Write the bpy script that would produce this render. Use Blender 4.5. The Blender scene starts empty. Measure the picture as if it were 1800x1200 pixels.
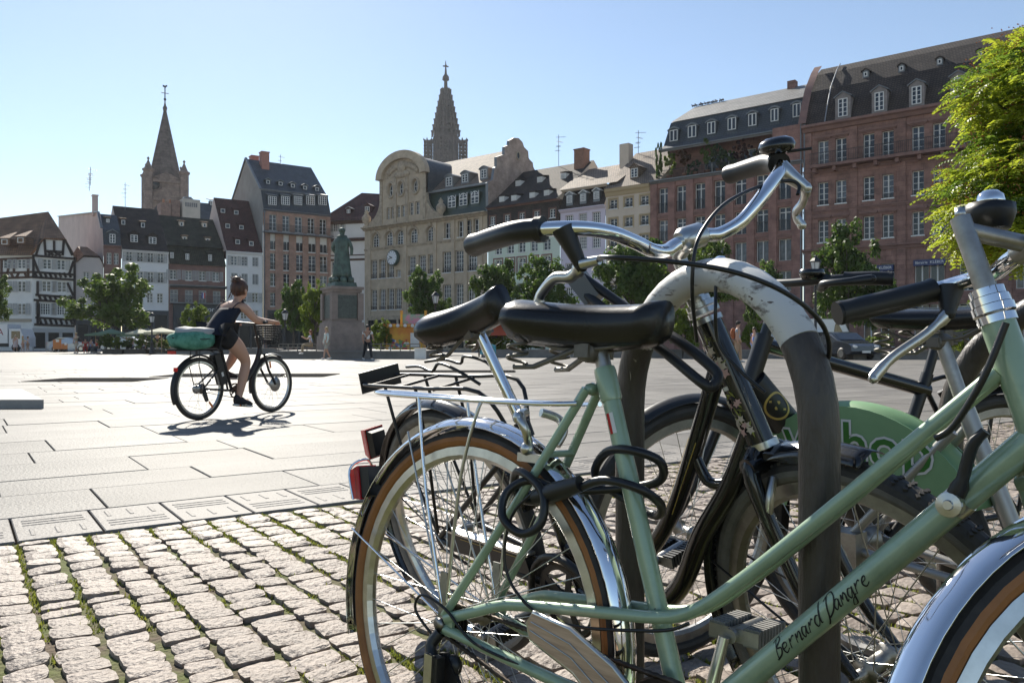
import bpy, bmesh, math, random
from math import sin, cos, pi, radians, sqrt, atan2
from mathutils import Vector, Matrix, noise
random.seed(7)
sc = bpy.context.scene
C = sc.collection
V = Vector

# ---------------------------------------------------------------- camera, sky, sun, exposure
FPX, CAMH, HOR = 1400.0, 0.837, 604.0          # focal length in photo pixels, eye height, horizon row (photo is 1800x1200)
cam_d = bpy.data.cameras.new('camera'); cam_d.lens = 28.0; cam_d.sensor_width = 36.0
cam_d.shift_y = 4.0 / 1800.0; cam_d.clip_start = 0.05; cam_d.clip_end = 5000
cam = bpy.data.objects.new('camera', cam_d); C.objects.link(cam)
cam.location = (0, 0, CAMH); cam.rotation_euler = (radians(90), 0, 0)
sc.camera = cam

SUN_EL, SUN_AZ = radians(37), radians(-20)      # azimuth measured from +Y (view axis) towards +X
sun_dir = V((sin(SUN_AZ) * cos(SUN_EL), cos(SUN_AZ) * cos(SUN_EL), sin(SUN_EL)))
world = bpy.data.worlds.new('World'); sc.world = world; world.use_nodes = True
wn = world.node_tree; bg = wn.nodes['Background']
sky = wn.nodes.new('ShaderNodeTexSky'); sky.sky_type = 'NISHITA'; sky.sun_disc = False
sky.sun_elevation = SUN_EL; sky.sun_rotation = SUN_AZ
sky.air_density = 1.0; sky.dust_density = 0.15; sky.ozone_density = 0.7; sky.altitude = 140
wn.links.new(sky.outputs[0], bg.inputs[0]); bg.inputs[1].default_value = 0.0605
sun_d = bpy.data.lights.new('sun', 'SUN'); sun_d.energy = 3.9; sun_d.angle = radians(0.53); sun_d.color = (1.0, 0.94, 0.83)
sun = bpy.data.objects.new('sun', sun_d); C.objects.link(sun); sun.location = (-8, 30, 30)
sun.rotation_euler = sun_dir.to_track_quat('Z', 'Y').to_euler()
sc.view_settings.view_transform = 'Standard'; sc.view_settings.look = 'None'
sc.view_settings.exposure = 1.22; sc.view_settings.gamma = 1.0; sc.view_settings.use_curve_mapping = False
sc.render.engine = 'CYCLES'
sc.cycles.use_denoising = True
sc.cycles.max_bounces = 6; sc.cycles.diffuse_bounces = 3; sc.cycles.glossy_bounces = 3; sc.cycles.transmission_bounces = 3
sc.cycles.transparent_max_bounces = 6
sc.cycles.caustics_reflective = False; sc.cycles.caustics_refractive = False
sc.cycles.sample_clamp_indirect = 6.0

# ---------------------------------------------------------------- helpers
def at(px, py, d):
    return V(((px - 900) / FPX * d, d, CAMH + (HOR - py) / FPX * d))
def gnd(px, d):
    return V(((px - 900) / FPX * d, d, 0))
def gdep(py):
    return FPX * CAMH / (py - HOR)

class MB:
    def __init__(s): s.v = []; s.f = []; s.m = []; s.s = []
    def add(s, vs, fs, mi=0, sm=False, M=None):
        b = len(s.v)
        s.v += [tuple(M @ V(p)) for p in vs] if M is not None else [tuple(p) for p in vs]
        for q in fs: s.f.append([b + i for i in q]); s.m.append(mi); s.s.append(sm)
        return s
    def box(s, c, z, mi=0, M=None, taper=1.0):
        x, y, h = z[0] / 2, z[1] / 2, z[2] / 2; t = taper
        vs = [(-x, -y, -h), (x, -y, -h), (x, y, -h), (-x, y, -h), (-x * t, -y * t, h), (x * t, -y * t, h), (x * t, y * t, h), (-x * t, y * t, h)]
        vs = [(p[0] + c[0], p[1] + c[1], p[2] + c[2]) for p in vs]
        return s.add(vs, [(0, 3, 2, 1), (4, 5, 6, 7), (0, 1, 5, 4), (1, 2, 6, 5), (2, 3, 7, 6), (3, 0, 4, 7)], mi, False, M)
    def bx(s, x0, x1, y0, y1, z0, z1, mi=0, M=None):
        return s.box(((x0 + x1) / 2, (y0 + y1) / 2, (z0 + z1) / 2), (x1 - x0, y1 - y0, z1 - z0), mi, M)
    def bar(s, a, b, w, h=None, mi=0, up=(0, 0, 1)):
        a, b = V(a), V(b); d = b - a; L = d.length; d.normalize(); u = V(up)
        if abs(d.dot(u)) > .98: u = V((1, 0, 0))
        r = d.cross(u).normalized(); u = r.cross(d); h = h or w
        M = Matrix(((r.x, d.x, u.x, (a.x + b.x) / 2), (r.y, d.y, u.y, (a.y + b.y) / 2), (r.z, d.z, u.z, (a.z + b.z) / 2), (0, 0, 0, 1)))
        return s.box((0, 0, 0), (w, L, h), mi, M)
    def tube(s, pts, r, n=8, closed=False, caps=True, mi=0, sm=True, flat=1.0, M=None):
        P = [V(p) for p in pts]; k = len(P); R = r if isinstance(r, (list, tuple)) else [r] * k
        T = []
        for i in range(k):
            if closed: t = P[(i + 1) % k] - P[i - 1]
            else: t = P[min(i + 1, k - 1)] - P[max(i - 1, 0)]
            T.append(t.normalized() if t.length > 1e-9 else V((0, 0, 1)))
        u = T[0].orthogonal().normalized() if abs(T[0].z) > .95 else T[0].cross(V((0, 0, 1))).normalized()
        vs = []
        for i in range(k):
            u = (u - T[i] * u.dot(T[i])); u.normalize(); w = T[i].cross(u)
            for j in range(n):
                a = 2 * pi * j / n; vs.append(P[i] + (u * cos(a) + w * sin(a) * flat) * R[i])
        fs = []
        for i in range(k if closed else k - 1):
            a, b = i * n, ((i + 1) % k) * n
            for j in range(n): fs.append((a + j, a + (j + 1) % n, b + (j + 1) % n, b + j))
        s.add(vs, fs, mi, sm, M)
        if caps and not closed:
            s.add(vs[:n], [tuple(range(n))[::-1]], mi, False, M); s.add(vs[-n:], [tuple(range(n))], mi, False, M)
        return s
    def lathe(s, prof, n=16, M=None, mi=0, sm=True, a0=0, a1=2 * pi):
        full = abs(a1 - a0 - 2 * pi) < 1e-6; k = n if full else n + 1; vs = []
        for r, z in prof:
            for j in range(k):
                a = a0 + (a1 - a0) * j / n; vs.append((r * cos(a), r * sin(a), z))
        fs = []
        for i in range(len(prof) - 1):
            for j in range(n):
                q = (j + 1) % k; fs.append((i * k + j, i * k + q, (i + 1) * k + q, (i + 1) * k + j))
        return s.add(vs, fs, mi, sm, M)
    def prism(s, poly, a, b, mi=0, M=None, sm=False):
        """poly in (x, z); extruded along y from a to b"""
        n = len(poly); vs = [(p[0], a, p[1]) for p in poly] + [(p[0], b, p[1]) for p in poly]
        fs = [tuple(range(n)), tuple(range(2 * n - 1, n - 1, -1))]
        s.add(vs, fs, mi, False, M)
        return s.add(vs, [(i, i + n, (i + 1) % n + n, (i + 1) % n) for i in range(n)], mi, sm, M)
    def loft(s, rings, mi=0, sm=True, caps=True, M=None, closed=True):
        n = len(rings[0]); vs = [p for r in rings for p in r]; fs = []
        for i in range(len(rings) - 1):
            for j in range(n if closed else n - 1):
                q = (j + 1) % n; fs.append((i * n + j, i * n + q, (i + 1) * n + q, (i + 1) * n + j))
        if caps: fs += [tuple(range(n))[::-1], tuple(range((len(rings) - 1) * n, len(rings) * n))]
        return s.add(vs, fs, mi, sm, M)
    def ball(s, c, r, n=10, mi=0, M=None):
        r = r if isinstance(r, (tuple, list)) else (r, r, r); k = n // 2 + 1; rings = []
        for i in range(k):
            a = -pi / 2 + pi * (i + .02) / (k - 1 + .04)
            rings.append([(c[0] + r[0] * cos(a) * cos(2 * pi * j / n), c[1] + r[1] * cos(a) * sin(2 * pi * j / n), c[2] + r[2] * sin(a)) for j in range(n)])
        return s.loft(rings, mi, True, True, M)
    def mesh(s, name, mats):
        me = bpy.data.meshes.new(name); me.from_pydata(s.v, [], s.f)
        for m in (mats if isinstance(mats, (list, tuple)) else [mats]): me.materials.append(m)
        me.polygons.foreach_set('material_index', s.m); me.polygons.foreach_set('use_smooth', s.s); me.update()
        return me
    def build(s, name, mats, parent=None, loc=None, rot=None):
        return obj(name, s.mesh(name, mats), parent, loc, rot)

def obj(name, data, parent=None, loc=None, rot=None):
    o = bpy.data.objects.new(name, data); C.objects.link(o)
    if parent is not None: o.parent = parent
    if loc is not None: o.location = loc
    if rot is not None: o.rotation_euler = rot
    return o
def tag(o, label=None, cat=None, group=None, kind=None):
    if label: o['label'] = label
    if cat: o['category'] = cat
    if group: o['group'] = group
    if kind: o['kind'] = kind
    return o
def thing(name, label, cat, loc=(0, 0, 0), rz=0, group=None, rot=None):
    o = obj(name, None, None, loc, rot if rot is not None else (0, 0, rz)); return tag(o, label, cat, group)
def smooth_path(pts, k=6):
    P = [V(p) for p in pts]; out = []
    for i in range(len(P) - 1):
        p0, p1, p2, p3 = P[max(i - 1, 0)], P[i], P[i + 1], P[min(i + 2, len(P) - 1)]
        for j in range(k):
            t = j / k; t2 = t * t; t3 = t2 * t
            out.append(.5 * ((2 * p1) + (p2 - p0) * t + (2 * p0 - 5 * p1 + 4 * p2 - p3) * t2 + (3 * p1 - p0 - 3 * p2 + p3) * t3))
    return out + [P[-1]]
def skin(name, joints, edges, mat, parent=None, sub=1, root=0, loc=None, rot=None):
    """joints: list of (x,y,z,r) or (x,y,z,rx,ry); one continuous skinned surface"""
    me = bpy.data.meshes.new(name); me.from_pydata([j[:3] for j in joints], edges, []); me.materials.append(mat)
    o = obj(name, me, parent, loc, rot); md = o.modifiers.new('skin', 'SKIN'); md.use_smooth_shade = True; md.branch_smoothing = .6
    lay = me.skin_vertices[0].data
    for i, j in enumerate(joints): lay[i].radius = (j[3], j[4] if len(j) > 4 else j[3]); lay[i].use_root = (i == root)
    if sub: m2 = o.modifiers.new('sub', 'SUBSURF'); m2.levels = sub; m2.render_levels = sub
    return o
def text_mesh(body, size, depth=0.0, shear=0.0, align='CENTER', bold=0.0):
    cu = bpy.data.curves.new('writing', 'FONT'); cu.body = body; cu.size = size; cu.extrude = depth; cu.shear = shear
    cu.align_x = align; cu.align_y = 'CENTER'; cu.offset = bold; cu.resolution_u = 3
    o = bpy.data.objects.new('writing', cu); C.objects.link(o)
    dg = bpy.context.evaluated_depsgraph_get(); me = bpy.data.meshes.new_from_object(o.evaluated_get(dg))
    bpy.data.objects.remove(o); bpy.data.curves.remove(cu); return me

# ---------------------------------------------------------------- materials
MATS = {}
def mat(name, col, rough=.6, metal=0., var=0., vs=5., col2=None, bump=0., bs=40., spec=.5, coat=0., rnd=0., stretch=None, trans=0., detail=4., ramp=(.35, .65), ior=None, chips=None):
    """procedural principled material: colour broken up by noise (var / col2), relief by bump, per-object shift by rnd"""
    if name in MATS: return MATS[name]
    m = bpy.data.materials.new(name); m.use_nodes = True; nt = m.node_tree; N = nt.nodes; L = nt.links
    b = N['Principled BSDF']; b.inputs['Roughness'].default_value = rough; b.inputs['Metallic'].default_value = metal
    b.inputs['Specular IOR Level'].default_value = spec; b.inputs['Coat Weight'].default_value = coat
    if ior: b.inputs['IOR'].default_value = ior
    c1 = (*col, 1); c2 = (*(col2 if col2 else [max(0, x * (1 - var)) for x in col]), 1)
    b.inputs['Base Color'].default_value = c1; out = None
    tc = N.new('ShaderNodeTexCoord'); vec = tc.outputs['Object']
    if stretch:
        mp = N.new('ShaderNodeMapping'); mp.inputs['Scale'].default_value = stretch; L.new(vec, mp.inputs[0]); vec = mp.outputs[0]
    if var or col2:
        nz = N.new('ShaderNodeTexNoise'); nz.inputs['Scale'].default_value = vs; nz.inputs['Detail'].default_value = detail; nz.inputs['Roughness'].default_value = .65
        L.new(vec, nz.inputs['Vector'])
        rp = N.new('ShaderNodeValToRGB'); rp.color_ramp.elements[0].position = ramp[0]; rp.color_ramp.elements[1].position = ramp[1]
        rp.color_ramp.elements[0].color = c2; rp.color_ramp.elements[1].color = c1
        L.new(nz.outputs['Fac'], rp.inputs[0]); out = rp.outputs[0]
    if chips:   # small worn spots: (colour, scale, threshold)
        n3 = N.new('ShaderNodeTexNoise'); n3.inputs['Scale'].default_value = chips[1]; n3.inputs['Detail'].default_value = 3; n3.inputs['Distortion'].default_value = 1.2; L.new(vec, n3.inputs['Vector'])
        r3 = N.new('ShaderNodeMapRange'); r3.inputs['From Min'].default_value = chips[2]; r3.inputs['From Max'].default_value = chips[2] + .025; L.new(n3.outputs['Fac'], r3.inputs[0])
        mx3 = N.new('ShaderNodeMix'); mx3.data_type = 'RGBA'; L.new(r3.outputs[0], mx3.inputs[0]); mx3.inputs[7].default_value = (*chips[0], 1)
        if out: L.new(out, mx3.inputs[6])
        else: mx3.inputs[6].default_value = c1
        out = mx3.outputs[2]
    if rnd:
        oi = N.new('ShaderNodeObjectInfo'); hs = N.new('ShaderNodeHueSaturation')
        mr = N.new('ShaderNodeMapRange'); mr.inputs['To Min'].default_value = 1 - rnd; mr.inputs['To Max'].default_value = 1 + rnd
        L.new(oi.outputs['Random'], mr.inputs[0]); L.new(mr.outputs[0], hs.inputs['Value'])
        if out: L.new(out, hs.inputs['Color'])
        else: hs.inputs['Color'].default_value = c1
        out = hs.outputs[0]
    if out: L.new(out, b.inputs['Base Color'])
    if bump:
        n2 = N.new('ShaderNodeTexNoise'); n2.inputs['Scale'].default_value = bs; n2.inputs['Detail'].default_value = 5
        L.new(vec, n2.inputs['Vector']); bp = N.new('ShaderNodeBump'); bp.inputs['Strength'].default_value = bump; bp.inputs['Distance'].default_value = .02
        L.new(n2.outputs['Fac'], bp.inputs['Height']); L.new(bp.outputs[0], b.inputs['Normal'])
    if trans:
        tr = N.new('ShaderNodeBsdfTranslucent'); mx = N.new('ShaderNodeMixShader'); mx.inputs[0].default_value = trans
        if out: L.new(out, tr.inputs[0])
        else: tr.inputs[0].default_value = c1
        L.new(b.outputs[0], mx.inputs[1]); L.new(tr.outputs[0], mx.inputs[2]); L.new(mx.outputs[0], N['Material Output'].inputs[0])
    MATS[name] = m; return m
def course(name, col, col2, mortar, bw, bh, rough=.85, mw=.02, bump=.4, noise_amt=.5, scale=1.0):
    """coursed material (far roof tiles, far masonry): brick texture in the local x-z plane, for surfaces too far to pick pieces apart"""
    if name in MATS: return MATS[name]
    m = bpy.data.materials.new(name); m.use_nodes = True; nt = m.node_tree; N = nt.nodes; L = nt.links; b = N['Principled BSDF']
    b.inputs['Roughness'].default_value = rough; b.inputs['Specular IOR Level'].default_value = .35
    tc = N.new('ShaderNodeTexCoord'); sp = N.new('ShaderNodeSeparateXYZ'); L.new(tc.outputs['Object'], sp.inputs[0])
    ad = N.new('ShaderNodeMath'); ad.operation = 'ADD'; L.new(sp.outputs[0], ad.inputs[0]); L.new(sp.outputs[1], ad.inputs[1])
    cb = N.new('ShaderNodeCombineXYZ'); L.new(ad.outputs[0], cb.inputs[0]); L.new(sp.outputs[2], cb.inputs[1])
    br = N.new('ShaderNodeTexBrick'); br.inputs['Scale'].default_value = scale; br.inputs['Brick Width'].default_value = bw; br.inputs['Row Height'].default_value = bh
    br.inputs['Mortar Size'].default_value = mw; br.inputs['Color1'].default_value = (*col, 1); br.inputs['Color2'].default_value = (*col2, 1); br.inputs['Mortar'].default_value = (*mortar, 1)
    L.new(cb.outputs[0], br.inputs['Vector'])
    nz = N.new('ShaderNodeTexNoise'); nz.inputs['Scale'].default_value = .9; nz.inputs['Detail'].default_value = 8; nz.inputs['Roughness'].default_value = .7; L.new(tc.outputs['Object'], nz.inputs['Vector'])
    mr = N.new('ShaderNodeMapRange'); mr.inputs['From Min'].default_value = .3; mr.inputs['From Max'].default_value = .7; mr.inputs['To Min'].default_value = 1 - noise_amt; mr.inputs['To Max'].default_value = 1 + noise_amt
    L.new(nz.outputs['Fac'], mr.inputs[0]); hs = N.new('ShaderNodeHueSaturation'); L.new(mr.outputs[0], hs.inputs['Value']); L.new(br.outputs['Color'], hs.inputs['Color'])
    L.new(hs.outputs[0], b.inputs['Base Color'])
    bp = N.new('ShaderNodeBump'); bp.inputs['Strength'].default_value = bump; bp.inputs['Distance'].default_value = .04; bp.invert = True
    L.new(br.outputs['Fac'], bp.inputs['Height']); L.new(bp.outputs[0], b.inputs['Normal'])
    MATS[name] = m; return m
# ---------------------------------------------------------------- ground: square, tactile band, cobbles
U2, V2 = V((.82, .573, 0)).normalized(), V((-.573, .82, 0)).normalized()   # paving axes on the ground
def uv(u, v, z=0): return U2 * u + V2 * v + V((0, 0, z))
def to_uv(P): return P.x * U2.x + P.y * U2.y, P.x * V2.x + P.y * V2.y
def proj(P):
    if P.y < .05: return None
    return 900 + FPX * P.x / P.y, HOR - (P.z - CAMH) * FPX / P.y
V_COB, V_TAC = 3.97, 4.51
PAV = Matrix(((U2.x, V2.x, 0, 0), (U2.y, V2.y, 0, 0), (0, 0, 1, 0), (0, 0, 0, 1)))
pav_rot = (0, 0, atan2(U2.y, U2.x))

g = MB(); g.add([(-1500, -200, -.16), (1500, -200, -.16), (1500, 2600, -.16), (-1500, 2600, -.16)], [(0, 1, 2, 3)])
tag(g.build('ground', mat('far_ground', (.22, .21, .2), .9, var=.3, vs=.2)), kind='structure')

m_joint = mat('slab_joint', (.055, .05, .047), .95, var=.5, vs=9)
m_slab = mat('granite_slab', (.195, .184, .170), .6, var=.32, vs=.8, rnd=.15, chips=((.13, .12, .11), 7.0, .70), bump=.35, bs=55, spec=.13, detail=9)
m_far = course('granite_far', (.195, .184, .17), (.177, .167, .155), (.13, .12, .11), 1.2, .7, .6, .012, .2, .12)
# the sheet of the far square, then its slabs as pieces
plaza = MB()
plaza.add([(-140, V_TAC, -.045), (140, V_TAC, -.045), (140, 30, -.045), (-140, 30, -.045)], [(0, 1, 2, 3)], 0, False)
plaza.add([(-140, 30, -.045), (140, 30, -.045), (140, 30, 0), (-140, 30, 0)], [(0, 1, 2, 3)], 0)
plaza.add([(-160, 30, 0), (160, 30, 0), (160, 130, 0), (-160, 130, 0)], [(0, 1, 2, 3)], 1)
m_far.node_tree.nodes['Principled BSDF'].inputs['Specular IOR Level'].default_value = .13
nt = m_far.node_tree  # far paving lies flat: map its courses on x-y
for l in list(nt.links):
    if l.to_node.type == 'TEX_BRICK' and l.to_socket.name == 'Vector': nt.links.remove(l)
nt.links.new(next(n for n in nt.nodes if n.type == 'TEX_COORD').outputs['Object'], next(n for n in nt.nodes if n.type == 'TEX_BRICK').inputs['Vector'])
plaza = tag(plaza.build('plaza_paving', [m_joint, m_far], None, None, pav_rot), kind='structure')

rs = random.Random(3)
def slab_mesh(M, u0, u1, v0, v1, z, b=.004):
    vs = [(u0, v0, -.045), (u1, v0, -.045), (u1, v1, -.045), (u0, v1, -.045)]
    vs += [(u0, v0, z - b), (u1, v0, z - b), (u1, v1, z - b), (u0, v1, z - b), (u0 + b, v0 + b, z), (u1 - b, v0 + b, z), (u1 - b, v1 - b, z), (u0 + b, v1 - b, z)]
    fs = [(8, 9, 10, 11)]
    for k in range(4):
        n = (k + 1) % 4; fs += [(k, n, 4 + n, 4 + k), (4 + k, 4 + n, 8 + n, 8 + k)]
    M.add(vs, fs)
slabs = []; v = V_TAC
while v < 30:
    w = rs.choice((.56, .66, .76, .84)); u = -45 + rs.random()
    while u < 60:
        l = rs.uniform(.8, 1.7); c = uv(u + l / 2, v + w / 2); p = proj(c)
        if p and -500 < p[0] < 2300: slabs.append((c.length, u, l, v, w))
        u += l
    v += w
slabs.sort(); rest = MB(); GAP = .009
for i, (d, u, l, v, w) in enumerate(slabs):
    z = rs.uniform(-.0025, .0025)
    if i < 300:
        b = MB(); slab_mesh(b, -l / 2 + GAP / 2, l / 2 - GAP / 2, -w / 2 + GAP / 2, w / 2 - GAP / 2, z); b.build('slab', m_slab, plaza, (u + l / 2, v + w / 2, 0))
    else: slab_mesh(rest, u + GAP / 2, u + l - GAP / 2, v + GAP / 2, v + w - GAP / 2, z)
tag(rest.build('far_slabs', m_slab, plaza), kind='stuff')

# tactile band: one granite slab after another, each with raised bars in two directions
m_tac = mat('tactile_granite', (.235, .219, .202), .6, var=.18, vs=2, bump=.3, bs=60, spec=.13)
band = MB(); band.add([(-30, V_COB, -.045), (40, V_COB, -.045), (40, V_TAC, -.045), (-30, V_TAC, -.045)], [(0, 1, 2, 3)])
band = tag(band.build('tactile_paving', m_joint, None, None, pav_rot), kind='structure')
tac = []
for flip in (0, 1):
    b = MB(); W_, H_ = .325, V_TAC - V_COB - .008; slab_mesh(b, -W_ / 2, W_ / 2, -H_ / 2, H_ / 2, 0); s_ = -1 if flip else 1
    def rib(x0, x1, y0, y1):
        t = .006; b.add([(x0, y0, -.001), (x1, y0, -.001), (x1, y1, -.001), (x0, y1, -.001), (x0 + t, y0 + t, .003), (x1 - t, y0 + t, .003), (x1 - t, y1 - t, .003), (x0 + t, y1 - t, .003)],
              [(4, 5, 6, 7), (0, 1, 5, 4), (1, 2, 6, 5), (2, 3, 7, 6), (3, 0, 4, 7)])
    for k in range(3):
        y = s_ * (.05 + .055 * k); rib(-.13, .13, y - .011, y + .011)
        x = -.1 + .1 * k; rib(x - .012, x + .012, *sorted((s_ * -.05, s_ * -.19)))
    tac.append(b.mesh('tactile_slab', m_tac))
k = 0; u = -9.
while u < 14:
    obj('tactile_slab', tac[k % 2], band, (u, (V_COB + V_TAC) / 2, 0)); u += .335; k += 1

# cobbled strip: earth and moss between, each sett a piece
m_earth = mat('earth_joint', (.10, .072, .045), .95, col2=(.085, .10, .02), vs=4.5, bump=.6, bs=60, ramp=(.42, .6))
cob = MB(); cob.add([(-30, -4, -.014), (45, -4, -.014), (45, V_COB, -.014), (-30, V_COB, -.014)], [(0, 1, 2, 3)])
cob = tag(cob.build('cobbled_pavement', m_earth, None, None, pav_rot), kind='structure')
m_cob = mat('cobble_stone', (.33, .277, .235), .6, col2=(.215, .177, .15), vs=14, bump=.6, bs=55, rnd=.14, spec=.25)
def cobble_verts(w, l, r, n=6):
    """worn sett: domed, chipped top on rough sides; n x n grid"""
    ox, oy = r.random() * 50, r.random() * 50; vs = []; tl = (r.uniform(-.0035, .0035), r.uniform(-.0035, .0035))
    cs = [(r.uniform(-.13, .02) * w, r.uniform(-.13, .02) * l) for _ in range(4)]
    for j in range(n):
        for i in range(n):
            a, b = -1 + 2 * i / (n - 1), -1 + 2 * j / (n - 1)
            e = max(abs(a), abs(b)); q = (a * a) * (b * b)
            x, y = a * w / 2 * (1 - .05 * q), b * l / 2 * (1 - .05 * q)
            k = (0 if a < 0 else 1) + (0 if b < 0 else 2); f_ = abs(a * b)
            x += cs[k][0] * f_ * (1 if a > 0 else -1) * .6; y += cs[k][1] * f_ * (1 if b > 0 else -1) * .6
            z = .0018 * (1 - e ** 2) + .0032 * noise.noise((x * 3.2 + ox, y * 3.2 + oy, 1)) + tl[0] * a + tl[1] * b
            if e > .99: z -= .0035 + .002 * noise.noise((x * 6 + ox, y * 6, 7)); x += .03 * noise.noise((y * 4 + oy, ox, 3)); y += .035 * noise.noise((x * 4 + ox, oy, 5))
            elif e > .65: z -= .0004
            vs.append((x, y, z))
    m = n * n; rim = [i for i in range(n)] + [n * j + n - 1 for j in range(1, n)] + [n * (n - 1) + i for i in range(n - 2, -1, -1)] + [n * j for j in range(n - 2, 0, -1)]
    fs = [(j * n + i, j * n + i + 1, (j + 1) * n + i + 1, (j + 1) * n + i) for j in range(n - 1) for i in range(n - 1)]
    for i in rim: vs.append((vs[i][0] * 1.02, vs[i][1] * 1.02, -.05))
    k = len(rim); fs += [(m + i, m + (i + 1) % k, rim[(i + 1) % k], rim[i]) for i in range(k)]
    return vs, fs
rs = random.Random(11)
variants = []
for i in range(14):
    vs, fs = cobble_verts(1, 1, rs); variants.append((vs, fs))
cob_mesh = {}
setts = []; u = -4.2
while u < 9.5:
    wcol = rs.uniform(.100, .128); v = .35 + rs.random() * .1
    while v < V_COB - .03:
        l = rs.uniform(.074, .106)
        if v + l > V_COB - .004: break
        c = uv(u + wcol / 2, v + l / 2); p = proj(c)
        if p and -60 < p[0] < 1860 and p[1] < 1260: setts.append((c.length, u, wcol, v, l))
        v += l + rs.uniform(.003, .009)
    u += wcol + rs.uniform(.010, .020)
setts.sort(key=lambda q: q[0])
# the 300 that show largest (nearest of the open part left of the bicycles), the others joined
open_part = sorted(setts, key=lambda q: (0 if proj(uv(q[1], q[3]))[0] < 1250 else 1, q[0])); near = set(open_part[:300]); rest = MB()
for q in setts:
    d, u, w, v, l = q; k = rs.randrange(14); dz = rs.uniform(-.004, .005); rz = rs.uniform(-.05, .05); du = rs.uniform(-.006, .006)
    if q in near:
        key = (k, round(w, 2), round(l, 2))
        if key not in cob_mesh:
            b = MB(); b.add([(p[0] * key[1], p[1] * key[2], p[2]) for p in variants[k][0]], variants[k][1]); cob_mesh[key] = b.mesh('cobble', m_cob)
        obj('cobble', cob_mesh[key], cob, (u + w / 2 + du, v + l / 2, dz), (0, 0, rz))
    else:
        ca, sa = cos(rz), sin(rz)
        rest.add([(u + w / 2 + du + (p[0] * w) * ca - (p[1] * l) * sa, v + l / 2 + (p[0] * w) * sa + (p[1] * l) * ca, p[2] + dz) for p in variants[k][0]], variants[k][1])
m_cob2 = mat('cobble_stone_far', (.33, .277, .235), .6, col2=(.205, .168, .143), vs=5.5, bump=.45, bs=38, spec=.25)
tag(rest.build('far_cobbles', m_cob2, cob), kind='stuff')
# moss and small weeds in the joints
m_moss = mat('moss', (.20, .25, .03), .9, col2=(.30, .30, .06), vs=30, trans=.35)
mo = MB()
def blade(M, P, h, w, lean, a):
    d = V((cos(a), sin(a), 0)); s_ = V((-sin(a), cos(a), 0)) * w; t = P + d * lean + V((0, 0, h))
    M.add([P - s_, P + s_, t], [(0, 1, 2)])
for q in setts:
    d, u, w, v, l = q
    for side in range(2):
        dens = noise.noise((u * 1.7, v * 1.7, 3.3)) + .35 * noise.noise((u * 9, v * 9, 1.3))
        if dens < -.08: continue
        nb = int((dens + .22) * (64 if side == 0 else 14) * min(1, 3.4 / d + .1))
        for _ in range(nb):
            if side == 0: P = V((u + w + rs.uniform(.000, .02), v + rs.random() * l, -.013))
            else: P = V((u + rs.random() * w, v + l + rs.uniform(0, .01), -.013))
            blade(mo, P, rs.uniform(.006, .018), rs.uniform(.002, .0045), rs.uniform(0, .014), rs.random() * 6.3)
tag(mo.build('moss', m_moss, None, None, pav_rot), 'green moss and tiny weeds growing between the cobbles', 'moss', kind='stuff')
# ---------------------------------------------------------------- facades: wall planes seen from the square
class Wall:
    """vertical plane; x runs left to right along it, y into the house, z up"""
    def __init__(s, px, d, t):
        s.o = gnd(px, d); s.t = V((*t, 0)).normalized(); s.n = V((-s.t.y, s.t.x, 0)); s.rz = atan2(s.t.y, s.t.x)
    def loc(s, px, py, y=0.):
        r = V(((px - 900) / FPX, 1, (HOR - py) / FPX)); c = V((0, 0, CAMH)); k = (s.o + s.n * y - c).dot(s.n) / r.dot(s.n); P = c + r * k
        return (P - s.o).dot(s.t), P.z
    def end(s, px, py, x):
        r = V(((px - 900) / FPX, 1, (HOR - py) / FPX)); c = V((0, 0, CAMH)); k = (s.o + s.t * x - c).dot(s.t) / r.dot(s.t); P = c + r * k
        return (P - s.o).dot(s.n), P.z
WR = Wall(640, 111.2, (.781, -.625))       # right-hand row
WL = Wall(57, 95.0, (.81, .586))           # left-hand row

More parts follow.
